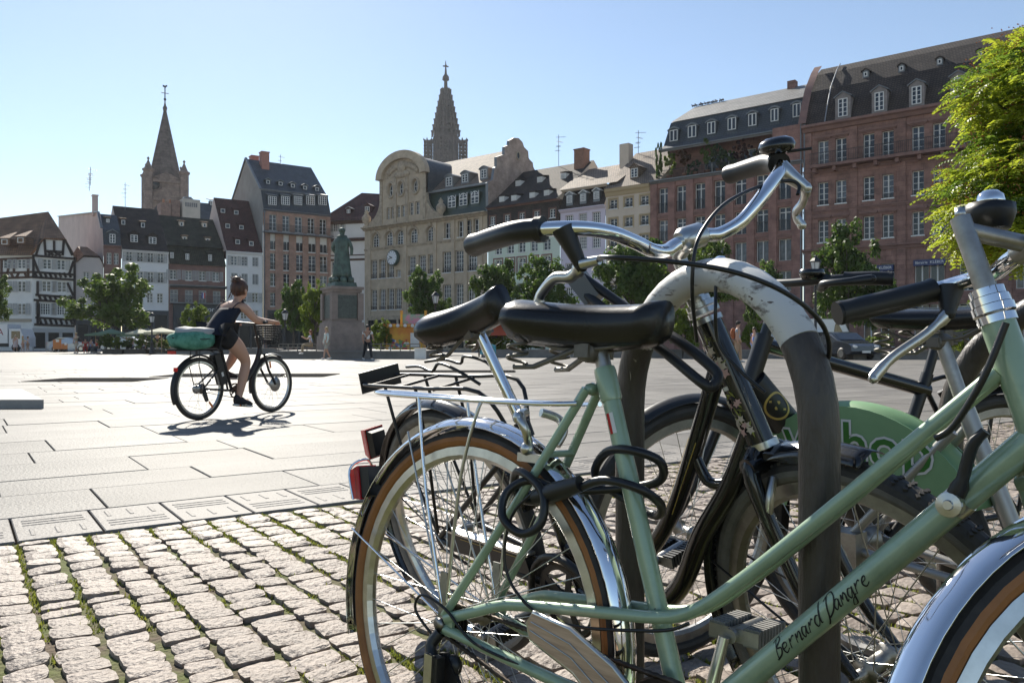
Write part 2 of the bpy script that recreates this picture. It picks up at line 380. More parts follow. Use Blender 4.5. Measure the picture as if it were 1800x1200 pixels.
m_frame = mat('white_window_paint', (.78, .77, .74), .5, var=.15, vs=3)
m_glass = mat('window_glass', (.018, .026, .04), .06, spec=.6, rnd=.5)
m_glass2 = mat('curtained_glass', (.13, .15, .18), .12, var=.7, vs=1.6, spec=.6, rnd=.45)
m_iron = mat('black_iron', (.02, .02, .022), .5)
m_shut = mat('grey_shutter_paint', (.46, .46, .45), .6, var=.15, vs=4)
m_lead = mat('zinc_sheet', (.2, .21, .22), .45, metal=.4, var=.2, vs=2)
m_gutter = mat('zinc_gutter', (.17, .18, .2), .5, metal=.5)
WIN = {}
def win_mesh(w, h, style):
    key = (round(w * 20), round(h * 20), style)
    if key in WIN: return WIN[key]
    w, h = key[0] / 20, key[1] / 20; F = MB(); G = MB(); b = .07
    arch = style.startswith('arch'); oval = style == 'oval'
    if oval:
        k = 18; ring = lambda s_, y: [((w / 2 - s_) * cos(2 * pi * i / k), y, h / 2 + (h / 2 - s_) * sin(2 * pi * i / k)) for i in range(k)]
        F.loft([ring(0, .0), ring(.09, .0), ring(.09, .06)], caps=False, sm=False); F.bx(-.04, .04, .0, .05, 0, h); F.bx(-w / 2, w / 2, .0, .05, h / 2 - .04, h / 2 + .04)
        G.add(ring(.05, .04), [tuple(range(k))])
    else:
        F.bx(-w / 2, -w / 2 + b, 0, .08, 0, h); F.bx(w / 2 - b, w / 2, 0, .08, 0, h); F.bx(-w / 2 + b, w / 2 - b, 0, .08, 0, b)
        ht = h
        if not arch: F.bx(-w / 2 + b, w / 2 - b, 0, .08, h - b, h)
        else:
            r = w / 2; k = 12; ring = lambda s_, y: [((r - s_) * cos(pi * i / k), y, h - r + (r - s_) * sin(pi * i / k)) for i in range(k + 1)]
            F.loft([ring(0, 0), ring(.09, 0), ring(.09, .08)], caps=False, sm=False, closed=False); F.bx(-r, r, .01, .07, h - r - .05, h - r + .05)
        nv, nh = {'case': (1, 2), 'grid': (3, 4), 'french': (1, 3), 'plain': (1, 0), 'arch': (1, 3), 'archgrid': (2, 4), 'tall': (1, 0), 'one': (0, 0), 'wide': (3, 3), 'roll': (1, 0)}[style]
        for i in range(nv):
            x = -w / 2 + w * (i + 1) / (nv + 1); t = .055 if nv == 1 else (.045 if w > .9 else .03); F.bx(x - t, x + t, -.005, .07, b, h - .02)
        for i in range(nh):
            z = h * (i + 1) / (nh + 1); F.bx(-w / 2 + b, w / 2 - b, .01, .06, z - .022, z + .022)
        if style == 'tall': F.bx(-w / 2 + b, w / 2 - b, -.01, .07, h * .76, h * .76 + .09)
        G.add([(-w / 2 + b, .045, b), (w / 2 - b, .045, b), (w / 2 - b, .045, h - b), (-w / 2 + b, .045, h - b)], [(0, 1, 2, 3)])
        if style == 'roll': F.bx(-w / 2 + b, w / 2 - b, -.03, 0, h * .55, h - .02)
    WIN[key] = (F.mesh('window', m_frame), G.mesh('pane', m_glass), G.mesh('pane', m_glass2)); return WIN[key]
SHT = {}
def shut_mesh(w, h):
    key = (round(w * 20), round(h * 20))
    if key not in SHT:
        w, h = key[0] / 20, key[1] / 20; S = MB(); S.bx(0, .06, 0, .045, 0, h); S.bx(w - .06, w, 0, .045, 0, h)
        for z in (0, h / 2 - .04, h - .08): S.bx(.06, w - .06, 0, .045, z, z + .08)
        n = max(4, int(h / .13))
        for i in range(n): z = h * (i + .5) / n; S.add([(.06, .0, z - .05), (w - .06, .0, z - .05), (w - .06, .04, z + .03), (.06, .04, z + .03)], [(0, 1, 2, 3)])
        SHT[key] = S.mesh('shutter', m_shut)
    return SHT[key]
RAIL = {}
def rail_mesh(w, h, gap=.12):
    key = (round(w * 20), round(h * 20), gap)
    if key not in RAIL:
        w, h = key[0] / 20, key[1] / 20; S = MB(); S.bx(-w / 2, w / 2, -.02, .02, h - .04, h); S.bx(-w / 2, w / 2, -.015, .015, .06, .09); n = int(w / gap)
        for i in range(n + 1): x = -w / 2 + w * i / n; S.bx(x - .011, x + .011, -.011, .011, .0 if i % 8 == 0 else .07, h - .03)
        RAIL[key] = S.mesh('balcony_railing', m_iron)
    return RAIL[key]
rw = random.Random(5)
class House:
    def __init__(s, name, label, W, pxa, pxb, pyg=None, cat='building', xa=None, xb=None):
        s.W = W; s.x0 = W.loc(pxa, 600)[0] if xa is None else xa; s.x1 = W.loc(pxb, 600)[0] if xb is None else xb; s.w = s.x1 - s.x0
        s.e = thing(name, label, cat, W.o + W.t * s.x0, W.rz); s.open = []
    def l(s, px, py, y=0.): x, z = s.W.loc(px, py, y); return x - s.x0, z
    def z(s, px, py, y=0.): return s.W.loc(px, py, y)[1]
    def end(s, px, py, right=True): return s.W.end(px, py, s.x1 if right else s.x0)
    def row(s, pxs, yt, yb, wpx=None, w=None, style='case', ref=0, **k):
        """windows of one storey: px centres, top and bottom rows of the ref window; spacing follows the photograph in the wall plane"""
        X = [s.l(p, yt)[0] for p in pxs]; zt = s.z(pxs[ref], yt); zb = s.z(pxs[ref], yb)
        if w is None: p = pxs[ref]; w = s.l(p + wpx / 2, yt)[0] - s.l(p - wpx / 2, yt)[0]
        for x in X: s.open.append(dict(x=x, w=w, z0=zb, z1=zt, style=style, **k))
    def even(s, n, pxa, pxb, yt, yb, wpx=None, w=None, style='case', **k):
        xa, xb = s.l(pxa, yt)[0], s.l(pxb, yt)[0]; zt, zb = s.z(pxa, yt), s.z(pxa, yb)
        if w is None: w = s.l(pxa + wpx / 2, yt)[0] - s.l(pxa - wpx / 2, yt)[0]
        for i in range(n): s.open.append(dict(x=xa + (xb - xa) * i / max(1, n - 1), w=w, z0=zb, z1=zt, style=style, **k))
    def wall(s, z0, z1, m, x0=0., x1=None, depth=.22, name='wall', y=0., back=None):
        x1 = s.w if x1 is None else x1; ops = [o for o in s.open if o['z0'] > z0 and o['z1'] < z1 and o['x'] - o['w'] / 2 > x0 - .01 and o['x'] + o['w'] / 2 < x1 + .01 and not o.get('done')]
        xs = sorted({x0, x1, *[round(o['x'] + s_ * o['w'] / 2, 3) for o in ops for s_ in (-1, 1)]}); zs = sorted({z0, z1, *[round(o[k], 3) for o in ops for k in ('z0', 'z1')]})
        M = MB()
        def inside(xm, zm): return any(abs(xm - o['x']) < o['w'] / 2 and o['z0'] < zm < o['z1'] for o in ops)
        for j in range(len(zs) - 1):
            i = 0
            while i < len(xs) - 1:
                if inside((xs[i] + xs[i + 1]) / 2, (zs[j] + zs[j + 1]) / 2): i += 1; continue
                k = i
                while k + 1 < len(xs) - 1 and not inside((xs[k + 1] + xs[k + 2]) / 2, (zs[j] + zs[j + 1]) / 2): k += 1
                M.add([(xs[i], y, zs[j]), (xs[k + 1], y, zs[j]), (xs[k + 1], y, zs[j + 1]), (xs[i], y, zs[j + 1])], [(0, 1, 2, 3)]); i = k + 1
        for o in ops:
            o['done'] = True; a, b, c, d = o['x'] - o['w'] / 2, o['x'] + o['w'] / 2, o['z0'], o['z1']; q = y + depth + .1
            M.add([(a, y, c), (b, y, c), (b, y, d), (a, y, d), (a, q, c), (b, q, c), (b, q, d), (a, q, d)], [(0, 4, 5, 1), (1, 5, 6, 2), (2, 6, 7, 3), (3, 7, 4, 0)])
            if o['style'].startswith('arch'):
                r = o['w'] / 2; cz = d - r; k = 8
                for sg in (-1, 1):
                    pts = [(o['x'] + sg * r, d)] + [(o['x'] + sg * r * cos(pi / 2 * i / k), cz + r * sin(pi / 2 * i / k)) for i in range(k, -1, -1)]
                    if sg < 0: pts = pts[::-1]
                    M.prism(pts, y, q)
            if o['style'] == 'oval':
                k = 6; r1, r2 = o['w'] / 2, (d - c) / 2; cz = (c + d) / 2
                for sx in (-1, 1):
                    for sz in (-1, 1):
                        pts = [(o['x'] + sx * r1, cz + sz * r2)] + [(o['x'] + sx * r1 * cos(pi / 2 * i / k), cz + sz * r2 * sin(pi / 2 * i / k)) for i in range(k, -1, -1)]
                        if sx * sz < 0: pts = pts[::-1]
                        M.prism(pts, y, q)
        if back:   # side and rear walls close the body
            M.add([(x0, y, z0), (x0, y + back, z0), (x0, y + back, z1), (x0, y, z1)], [(0, 3, 2, 1)]); M.add([(x1, y, z0), (x1, y + back, z0), (x1, y + back, z1), (x1, y, z1)], [(0, 1, 2, 3)])
            M.add([(x0, y + back, z0), (x1, y + back, z0), (x1, y + back, z1), (x0, y + back, z1)], [(0, 3, 2, 1)])
        wl = M.build(name, m, s.e)
        for o in ops: s.window(o, y, depth)
        return wl
    def window(s, o, y, depth, parent=None):
        f_, g1, g2 = win_mesh(o['w'], o['z1'] - o['z0'], o['style']); wo = obj('window', f_, parent or s.e, (o['x'], y + depth, o['z0']))
        wo.scale = (o['w'] / (round(o['w'] * 20) / 20), 1, (o['z1'] - o['z0']) / (round((o['z1'] - o['z0']) * 20) / 20))
        obj('pane', g2 if rw.random() < o.get('curtain', .25) else g1, wo)
        if o.get('sill', True): 
            S = MB(); S.bx(-o['w'] / 2 - .08, o['w'] / 2 + .08, -depth - .07, 0, -.11, -.005); S.build('sill', o.get('sillmat', m_frame), wo)
        if o.get('surround'):
            t = .16; S = MB(); w2, h = o['w'] / 2, o['z1'] - o['z0']; S.bx(-w2 - t, -w2, -depth - .05, -depth + .02, -.1, h + t); S.bx(w2, w2 + t, -depth - .05, -depth + .02, -.1, h + t); S.bx(-w2, w2, -depth - .05, -depth + .02, h, h + t)
            S.build('surround', o['surround'], wo)
        if o.get('lintel'):
            S = MB(); w2, h = o['w'] / 2, o['z1'] - o['z0']; S.bx(-w2 - .3, w2 + .3, -depth - .18, -depth - .003, h + .22, h + .38); S.bx(-w2 - .2, w2 + .2, -depth - .1, -depth - .003, h + .12, h + .219); S.build('lintel', o['lintel'], wo)
        if o.get('rail'): obj('balcony_railing', rail_mesh(o['w'] - .02, o['rail']), wo, (0, -depth + .05, .02))
        if o.get('shut') == 'open':
            m_ = shut_mesh(o['w'] / 2 + .04, o['z1'] - o['z0']); k = o['w'] / 2 + .04
            obj('shutter', m_, wo, (-o['w'] / 2 - k - .02, -depth - .06, 0)); obj('shutter', m_, wo, (o['w'] / 2 + .02, -depth - .06, 0))
        if o.get('shut') == 'closed':
            m_ = shut_mesh(o['w'] / 2, o['z1'] - o['z0']); obj('shutter', m_, wo, (-o['w'] / 2, -depth + .03, 0)); obj('shutter', m_, wo, (.0, -depth + .03, 0))
        return wo
    def roof(s, prof, m, x0=0., x1=None, mg=None, name='roof', hipl=None, hipr=None, over=.0):
        """prof: (y, z) from front eave over the ridge to the back; hipl/hipr: inset of each profile point at the ends"""
        x1 = s.w if x1 is None else x1; n = len(prof); hl = hipl or [0] * n; hr = hipr or [0] * n; M = MB()
        L_ = [(x0 - over + hl[i], *prof[i]) for i in range(n)]; R_ = [(x1 + over - hr[i], *prof[i]) for i in range(n)]
        M.add(L_ + R_, [(i, n + i, n + i + 1, i + 1) for i in range(n - 1)])
        mi = 1 if mg else 0
        M.add(L_, [tuple(range(n))], 0 if hipl else mi); M.add(R_, [tuple(range(n))[::-1]], 0 if hipr else mi)
        s.prof = prof
        return M.build(name, [m, mg] if mg else m, s.e)
    def yslope(s, z):
        for (ya, za), (yb, zb) in zip(s.prof, s.prof[1:]):
            if zb > za and za <= z <= zb: return ya + (yb - ya) * (z - za) / (zb - za)
        return None
    def band(s, z0, z1, m, out=.2, x0=0., x1=None, name='cornice', y=0.):
        x1 = s.w if x1 is None else x1; M = MB(); h = z1 - z0
        M.prism([(-out * .35 - .003, z0), (-.003, z0), (-.003, z1), (-out, z1), (-out, z1 - h * .35), (-out * .6, z0 + h * .45)], 0, 1, 0)
        M.v = [(x0 - .0 + (x1 - x0) * p[1], p[0] + y, p[2]) for p in M.v]; M.f = [q[::-1] for q in M.f]; return M.build(name, m, s.e)
    def dormer(s, px, yt, yb, wpx, mw, mr, style='case', top='gable', yguess=1.5, pane=True, ov=.12, hood=.0, window_h=.78, wfrac=.74, wstyle=None):
        y = yguess
        for _ in range(12):
            x, zb = s.l(px, yb, y); q = s.yslope(zb); y = y * .5 + .5 * (q if q is not None else y)
        x, zb = s.l(px, yb, y); zt = s.z(px, yt, y); w = s.l(px + wpx / 2, yb, y)[0] - s.l(px - wpx / 2, yb, y)[0]; h = zt - zb; y -= .06
        yb_ = s.yslope(min(zt + .05, max(p[1] for p in s.prof) - .05)) or (y + h); dpt = max(.4, yb_ - y + .35)
        D = MB(); k = w / 2; D.bx(-k, k, 0, dpt, -.25, h)
        do = D.build('dormer', mw, s.e, (x, y, zb)); R = MB()
        if top == 'gable':
            g_ = w * .34 + hood
            for sg in (-1, 1): R.add([(0, -ov, h + g_), (sg * (k + ov), -ov, h - .03), (sg * (k + ov), dpt + g_, h - .03), (0, dpt + g_, h + g_), (0, -ov, h + g_ + .1), (sg * (k + ov), -ov, h + .07), (sg * (k + ov), dpt + g_, h + .07), (0, dpt + g_, h + g_ + .1)],
                                     [(0, 1, 2, 3), (4, 7, 6, 5), (0, 4, 5, 1), (1, 5, 6, 2)] if sg > 0 else [(3, 2, 1, 0), (5, 6, 7, 4), (1, 5, 4, 0), (2, 6, 5, 1)])
            R.add([(-k, -.01, h), (k, -.01, h), (0, -.01, h + g_)], [(0, 1, 2)], 1)
        elif top == 'shed':
            zz = h + .08; R.add([(-k - ov, -ov, zz - .02), (k + ov, -ov, zz - .02), (k + ov, dpt + h * 1.2, zz + h * .5), (-k - ov, dpt + h * 1.2, zz + h * .5), (-k - ov, -ov, zz + .1), (k + ov, -ov, zz + .1), (k + ov, dpt + h * 1.2, zz + h * .5 + .1), (-k - ov, dpt + h * 1.2, zz + h * .5 + .1)],
                                [(0, 3, 2, 1), (4, 5, 6, 7), (0, 1, 5, 4), (1, 2, 6, 5), (3, 0, 4, 7)])
        elif top == 'arc':
            n = 8; pts = [(-(k + ov) + 2 * (k + ov) * i / n, h + .02 + w * .24 * sin(pi * i / n)) for i in range(n + 1)] + [((k + ov) - 2 * (k + ov) * i / n, h - .02 + w * .24 * sin(pi * i / n) - .1) for i in range(n + 1)]
            R.prism(pts[::-1], -ov, dpt + .3); R.add([(p[0], -.01, p[1] - .06) for p in pts[:n + 1]], [tuple(range(n + 1))[::-1]], 1)
        R.build('dormer_roof', [mr, mw], do)
        ww, wh = w * wfrac, h * window_h
        F_, g1, g2 = win_mesh(ww, wh, wstyle or style); wo = obj('window', F_, do, (0, -.05, h * .1)); gl = g1 if rw.random() < .6 else g2
        G = MB(); G.add([(-ww / 2 + .05, -.012, h * .1 + .05), (ww / 2 - .05, -.012, h * .1 + .05), (ww / 2 - .05, -.012, h * .1 + wh - .05), (-ww / 2 + .05, -.012, h * .1 + wh - .05)], [(0, 1, 2, 3)]); G.build('pane', m_glass, do)
        return do
    def chimney(s, px, yt, wpx, m, y, zb, dy=.9, pots=2):
        x, zt = s.l(px, yt, y); w = s.l(px + wpx / 2, yt, y)[0] - s.l(px - wpx / 2, yt, y)[0]
        M = MB(); M.bx(x - w / 2, x + w / 2, y, y + dy, zb, zt); M.bx(x - w / 2 - .07, x + w / 2 + .07, y - .07, y + dy + .07, zt + .002, zt + .14)
        c = M.build('chimney', m, s.e); P = MB()
        return c
    def antenna(s, px, yt, y, zb):
        zb -= 1.2; x, zt = s.l(px, yt, y); M = MB(); M.tube([(x, y, zb), (x, y, max(zt, zb + 2.4))], .035, 5); zt = max(zt, zb + 2.4)
        for k in range(4):
            z = zt - .3 - k * .55; L_ = .9 - .12 * k; a = .5 + .9 * k; d = V((cos(a), sin(a), 0)) * L_; M.tube([V((x, y, z)) - d * .4, V((x, y, z)) + d], .022, 4)
            for j in range(4): q = V((x, y, z)) + d * (j * .3 - .2); e = V((-sin(a), cos(a), 0)) * .28; M.tube([q - e, q + e], .013, 4)
        return tag(M.build('roof_antenna', m_gutter, None, s.e.location, (0, 0, s.W.rz)), None, 'antenna', 'television antennas on the roofs')
    def pipe(s, px, yt, m=None, r=.07):
        x, zt = s.l(px, yt); M = MB(); M.tube([(x, -.12, .1), (x, -.12, zt)], r, 6); M.box((x, -.13, zt), (.28, .2, .22)); M.build('drain_pipe', m or m_gutter, s.e)
    def sign(s, px0, px1, yt, yb, m, body=None, mt=None, size=.7, out=.12, shear=0.):
        xa, za = s.l(px0, yt); xb, _ = s.l(px1, yt); zb = s.z(px0, yb); M = MB(); M.bx(xa, xb, -out, -.004, zb, za); so = M.build('shop_sign', m, s.e)
        if body: tx = obj('lettering', text_mesh(body, (za - zb) * size, .01, shear), so, ((xa + xb) / 2, -out - .012, (za + zb) / 2), (pi / 2, 0, 0)); tx.data.materials.append(mt)
        return so

# ---- shared facade materials
t_dark = course('roof_tile_dark', (.075, .055, .048), (.055, .042, .038), (.02, .018, .016), .24, .2, .8, .03, .6, .45)
t_red = course('roof_tile_red', (.13, .05, .045), (.10, .042, .04), (.03, .02, .02), .24, .2, .8, .03, .6, .35)
t_brown = course('roof_tile_brown', (.30, .175, .105), (.24, .14, .09), (.08, .055, .04), .26, .22, .8, .03, .6, .4)
t_moss = course('roof_tile_mossy', (.065, .06, .045), (.05, .055, .035), (.02, .02, .016), .24, .2, .9, .03, .6, .55)
t_lit = course('roof_tile_sunlit', (.30, .22, .16), (.24, .18, .14), (.09, .07, .055), .24, .2, .75, .03, .6, .4)  # lighter tile copy: the grazing sun on these roofs is put into its colour
t_slate = course('roof_slate', (.07, .085, .10), (.06, .07, .085), (.03, .035, .04), .3, .22, .55, .02, .4, .3)
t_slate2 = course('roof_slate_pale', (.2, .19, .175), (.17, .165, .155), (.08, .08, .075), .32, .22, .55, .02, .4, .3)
p_white = mat('white_render', (.82, .81, .80), .85, var=.1, vs=.5, detail=8)
p_pink = mat('pink_render', (.62, .50, .45), .9, col2=(.5, .4, .36), vs=.35, detail=9)
p_palepink = mat('pale_pink_render', (.55, .49, .46), .9, var=.12, vs=.5)
p_grey = mat('grey_cement_render', (.33, .31, .28), .95, col2=(.26, .24, .22), vs=.45, detail=10, bump=.5, bs=6)
p_lilac = mat('lilac_render', (.68, .61, .70), .85, var=.08, vs=.6)
p_beige = mat('beige_render', (.66, .55, .44), .85, var=.1, vs=.6)
p_mint = mat('mint_render', (.66, .74, .62), .85, var=.08, vs=.6)
p_ochre = mat('ochre_surround', (.44, .33, .19), .8)
s_red = course('red_sandstone', (.31, .17, .14), (.26, .145, .12), (.2, .11, .095), 1.1, .45, .9, .012, .25, .42)
s_dark = course('dark_red_sandstone', (.29, .165, .135), (.235, .135, .11), (.165, .095, .082), 1.0, .42, .9, .015, .3, .5)
s_redtrim = mat('red_sandstone_trim', (.27, .155, .13), .9, col2=(.185, .11, .095), vs=1.2)
s_stone = mat('yellow_grey_stone', (.56, .455, .33), .9, col2=(.40, .32, .235), vs=.8, detail=9, bump=.4, bs=9)
s_stone2 = mat('carved_stone', (.52, .42, .305), .92, col2=(.29, .235, .18), vs=2.2, detail=9, bump=.9, bs=7)
b_brick = course('brown_brick', (.43, .24, .175), (.35, .19, .14), (.36, .27, .22), .5, .16, .9, .03, .25, .35)
b_gable = course('gable_brick', (.52, .38, .31), (.42, .31, .25), (.38, .29, .24), .45, .14, .9, .04, .4, .35)
d_timber = mat('dark_timber', (.035, .024, .02), .8, var=.3, vs=3)
d_timber2 = mat('brown_timber', (.11, .06, .04), .8, var=.3, vs=3)
m_shopdark = mat('dark_shopfront', (.035, .037, .042), .4, var=.2, vs=1)
m_shopglass = mat('shop_glass', (.016, .018, .021), .25, spec=.25)
m_anthra = mat('anthracite_cladding', (.045, .055, .065), .5, var=.15, vs=.8)
m_white_letter = mat('white_lettering', (.8, .8, .8), .6)
def shopfront(H, px0, px1, z1, n, m=m_shopdark, y=-.05):
    """ground-floor shop: piers, fascia, glazing bays"""
    x0, x1 = H.l(px0, 600)[0], H.l(px1, 600)[0]; f_ = MB(); f_.bx(x0, x1, y - .12, -.004, z1 - .55, z1)
    for i in range(n + 1): x = x0 + (x1 - x0) * i / n; f_.bx(max(x0, x - .16), min(x1, x + .16), y - .06, -.004, 0, z1 - .552)
    so = f_.build('shopfront', m, H.e)
    for i in range(n):
        a, b = x0 + (x1 - x0) * i / n + .17, x0 + (x1 - x0) * (i + 1) / n - .17; G = MB(); G.bx(a, b, y + .01, y + .03, .3, z1 - .56); G.build('pane', m_shopglass, so)

# ================================================================= left row
# half-timbered house at the corner
H = House('half_timbered_house', 'white half-timbered house with black beams and brown hipped tile roof', WL, 57, 131)
m_plaster = mat('white_plaster', (.80, .78, .74), .9, var=.12, vs=.6)
z2 = H.z(57, 487); zE = H.z(57, 449); zg = H.z(57, 570)
# gable facade storeys
H.row([83, 107.5], 455.5, 473, 15, style='case', shut='open', sill=False); H.row([82, 109], 494, 512.5, 16, style='case', shut='open', sill=False); H.row([80, 109], 533, 553, 17, style='wide', shut='open', sill=False)
H.row([88.5, 101], 424, 440.5, 9, style='case', sill=False)
zc = H.z(57, 449); H.wall(0, zg, m_plaster, name='base_wall'); H.wall(zg + .001, zc, m_plaster, depth=.12)
# gable triangle above with jerkin-head roof
ztop = H.z(80, 421); xl, xr = H.l(63, 449)[0], H.l(129, 449)[0]; xa_, xb_ = H.l(78, 421)[0], H.l(112, 421)[0]
def poly_wall(H, poly, holes, m, y=0., name='gable_wall'):
    M = MB(); M.prism(poly[::-1], y, y + .3); return M.build(name, m, H.e)
poly_wall(H, [(0, zc), (H.w, zc), (xb_, ztop), (xa_, ztop)], [], m_plaster)
for o in H.open:
    if not o.get('done'): H.window(o, -.12, .08)
def beams(H, segs, m, w=.3, y=-.1):
    for a, b in segs:
        pa, pb = H.l(*a), H.l(*b); B = MB(); B.bar((pa[0], y, pa[1]), (pb[0], y, pb[1]), w, .14, up=(0, 1, 0)); B.build('timber_beam', m, H.e)
segs = [((57, 449), (131, 455)), ((57, 487), (131, 492)), ((57, 478), (131, 483)), ((59, 527), (131, 532)), ((62, 518), (131, 523)), ((60, 570), (131, 573)), ((62, 558), (131, 562)), ((131, 452), (131, 572)), ((58.5, 449), (58.5, 487)), ((66, 527), (66, 570)),
        ((72, 419), (63, 449)), ((78, 421), (80, 449)), ((112, 421), (110, 449)), ((114, 421), (127, 449)), ((95, 423), (95, 441)), ((80, 441), (112, 443)), ((84, 442), (94, 449)), ((94, 442), (84, 449)), ((96, 443), (107, 450)), ((107, 443), (96, 450)),
        ((59, 456), (68, 478)), ((129, 459), (122, 480)), ((66, 494), (66, 518)), ((118, 497), (129, 520)), ((129, 535), (122, 560)), ((68, 533), (68, 556))]
segs += [((61 + i * 8.5, 479), (65 + i * 8.5, 488)) for i in range(8)] + [((68 + i * 9, 519), (72 + i * 9, 528)) for i in range(7)] + [((69 + i * 9, 559), (73 + i * 9, 570)) for i in range(7)]
beams(H, segs, d_timber, .26)
shopfront(H, 57, 131, H.z(57, 576), 3, mat('pale_shop_fascia', (.5, .48, .45), .8))
# long side, turned to the left
WS = Wall(-70, 92.0, (1, .11)); WS.o = H.W.o - V((1, .02, 0)).normalized() * 14; WS = WS
S = House('x', 'x', WS, 0, 57, xa=0, xb=14.0); bpy.data.objects.remove(S.e); S.e = obj('side_wing', None, H.e); S.e.matrix_world = Matrix.LocRotScale(WS.o, Matrix.Rotation(atan2(.02, 1), 3, 'Z'), None)
S.e.matrix_parent_inverse = (Matrix.Translation(H.e.location) @ Matrix.Rotation(H.W.rz, 4, 'Z')).inverted()
WS.t = V((1, .02, 0)).normalized(); WS.n = V((-WS.t.y, WS.t.x, 0)); WS.rz = atan2(WS.t.y, WS.t.x); S.w = 14.0
M = MB(); zs2 = zE - 3.0; M.add([(0, 0, 0), (14, 0, 0), (14, 0, zE), (0, 0, zE)], [(0, 1, 2, 3)]); M.build('side_wall', m_plaster, S.e)
for px in (7, 39):
    for yt, yb in ((456, 472), (494, 513), (533, 553)):
        x, zt = S.l(px, yt); zb = S.z(px, yb)
        if 0 < x < 14: S.window(dict(x=x, w=.95, z0=zb, z1=zt, style='case', shut='open', sill=False), -.12, .06)
for a, b in [((0, 456), (57, 453)), ((0, 489), (57, 487)), ((0, 480), (57, 478)), ((3, 457), (3, 489)), ((18, 456), (12, 489)), ((25, 456), (25, 480)), ((50, 455), (50, 488)), ((33, 480), (29, 489)), ((44, 480), (48, 488)), ((20, 480), (24, 489))]:
    pa, pb = S.l(*a), S.l(*b); B = MB(); B.bar((pa[0], -.06, pa[1]), (pb[0], -.06, pb[1]), .26, .1, up=(0, 1, 0)); B.build('timber_beam', d_timber2, S.e)
B = MB(); zb = S.z(57, 560); B.bx(0, 13.9, -.14, -.003, zb - .35, zb); B.build('string_course', mat('sand_band', (.42, .35, .27), .9), S.e)
# roof over both wings (world space points)
hw = H.W; P0 = hw.o; e = zE
def wp(px, py, d): return at(px, py, d)
A = WS.o + V((0, -.4, e)); B_ = P0 + V((-.1, -.45, e)); Cc = P0 + hw.t * (H.w + .4) - hw.n * .3 + V((0, 0, e - .4))
hip0 = P0 + hw.t * H.l(76, 421)[0] - hw.n * .5; hip0.z = H.z(76, 420); hip1 = P0 + hw.t * H.l(114, 421)[0] - hw.n * .5; hip1.z = H.z(114, 420)
rdg = at(85, 372, 99.5); rl = at(-60, 391, 99.5); back = P0 + hw.t * (H.w + .4) + hw.n * 12; back.z = e
R = MB(); R.add([A, B_, hip0, rdg, rl, hip1, Cc, back, V((rl.x, rl.y + 8, e))], [(0, 1, 2, 3, 4), (2, 5, 3), (5, 6, 7, 3), (4, 3, 7, 8)])
ro = R.build('roof', t_brown, H.e); ro.matrix_parent_inverse = (Matrix.Translation(H.e.location) @ Matrix.Rotation(H.W.rz, 4, 'Z')).inverted()
for px, py in ((10, 430), (38, 427)):
    q = at(px, py, 94.2); D = MB(); D.box((0, .6, .3), (1.1, 1.6, .8)); D.add([(-.7, -.35, .75), (.7, -.35, .75), (0, 2.6, 2.0)], [(0, 1, 2)]); dm = D.build('dormer', t_brown, H.e); dm.matrix_parent_inverse = ro.matrix_parent_inverse; dm.location = q
    F_, g1, _ = win_mesh(.7, .6, 'one'); obj('window', F_, dm, (0, -.26, 0))

# small pink house
H = House('small_gabled_house', 'low pinkish house with red-brown hipped roof between timbered house and tall pink wall', WL, 133, 181)
H.row([152, 167.5], 478, 490, 11, style='case'); H.row([164.5], 453, 461, 7, style='one'); H.row([146, 165], 520, 540, 10, style='case')
zE = H.z(140, 463); H.wall(0, zE, p_palepink, back=8); zr = H.z(150, 434, 3)
M = MB(); xm0, xm1 = H.l(152, 452)[0], H.l(170, 452)[0]; zt = H.z(152, 452); M.prism([(0, zE), (H.w, zE), (xm1 + .3, zt), (xm0 - .3, zt)][::-1], 0, .3); M.build('gable_wall', p_palepink, H.e)
M = MB(); M.add([(-.3, -.3, zE - .3), (xm0 - .3, -.3, zt + .2), (xm1 + .3, -.3, zt + .2), (H.w + .2, -.3, zE - .3), (xm0 - .6, 3, zr), (H.w * .55, 3, zr), (-.3, 9, zE), (H.w + .2, 9, zE)], [(0, 1, 4, 6), (1, 2, 5, 4), (2, 3, 7, 5), (4, 5, 7, 6)]); M.build('roof', t_brown, H.e)
shopfront(H, 134, 180, H.z(140, 562), 2)

# narrow slate-fronted house with its tall blind pink party wall
H = House('narrow_slate_house', 'narrow house with blue slate attic storey and big blind pink side wall', WL, 182, 213)
H.row([192, 204.5], 444, 464.5, 8.5, style='case', sillmat=s_redtrim); H.row([192, 204.5], 480, 500, 8.5, style='case'); H.row([192, 204.5], 514, 533, 8.5)
zA = H.z(182, 432); zB = H.z(182, 401); H.wall(0, zA, s_redtrim, back=None)
H.prof = [(0, zA), (.7, zB), (3.2, H.z(182, 378, 4)), (4.5, H.z(182, 376, 4)), (13, zA)]
H.roof(H.prof, t_slate, mg=p_pink); H.band(zA - .2, zA + .1, s_redtrim, .25)
H.dormer(197.5, 409, 429, 17, t_slate, m_lead, top='gable', yguess=.3, wfrac=.6)
H.dormer(189.5, 384, 392, 8, t_slate, t_brown, top='shed', yguess=1.8)
M = MB(); y1, z1 = H.end(103, 381, False); yb_, zb_ = H.end(103, 470, False)
z182 = H.end(170, 376, False)[1]; M.add([(-.02, 0, 0), (-.02, y1, 0), (-.02, y1, z1), (-.02, 3.4, H.prof[2][1] + .2), (-.02, 2.2, H.prof[2][1] - .2), (-.02, .7, zB), (-.02, 0, zA)], [(0, 1, 2, 3, 4, 5, 6)]); M.add([(-.02, 0, 0), (.2, 0, 0), (.2, y1, z1), (-.02, y1, z1)], [(0, 1, 2, 3)]); M.build('party_wall', p_pink, H.e)
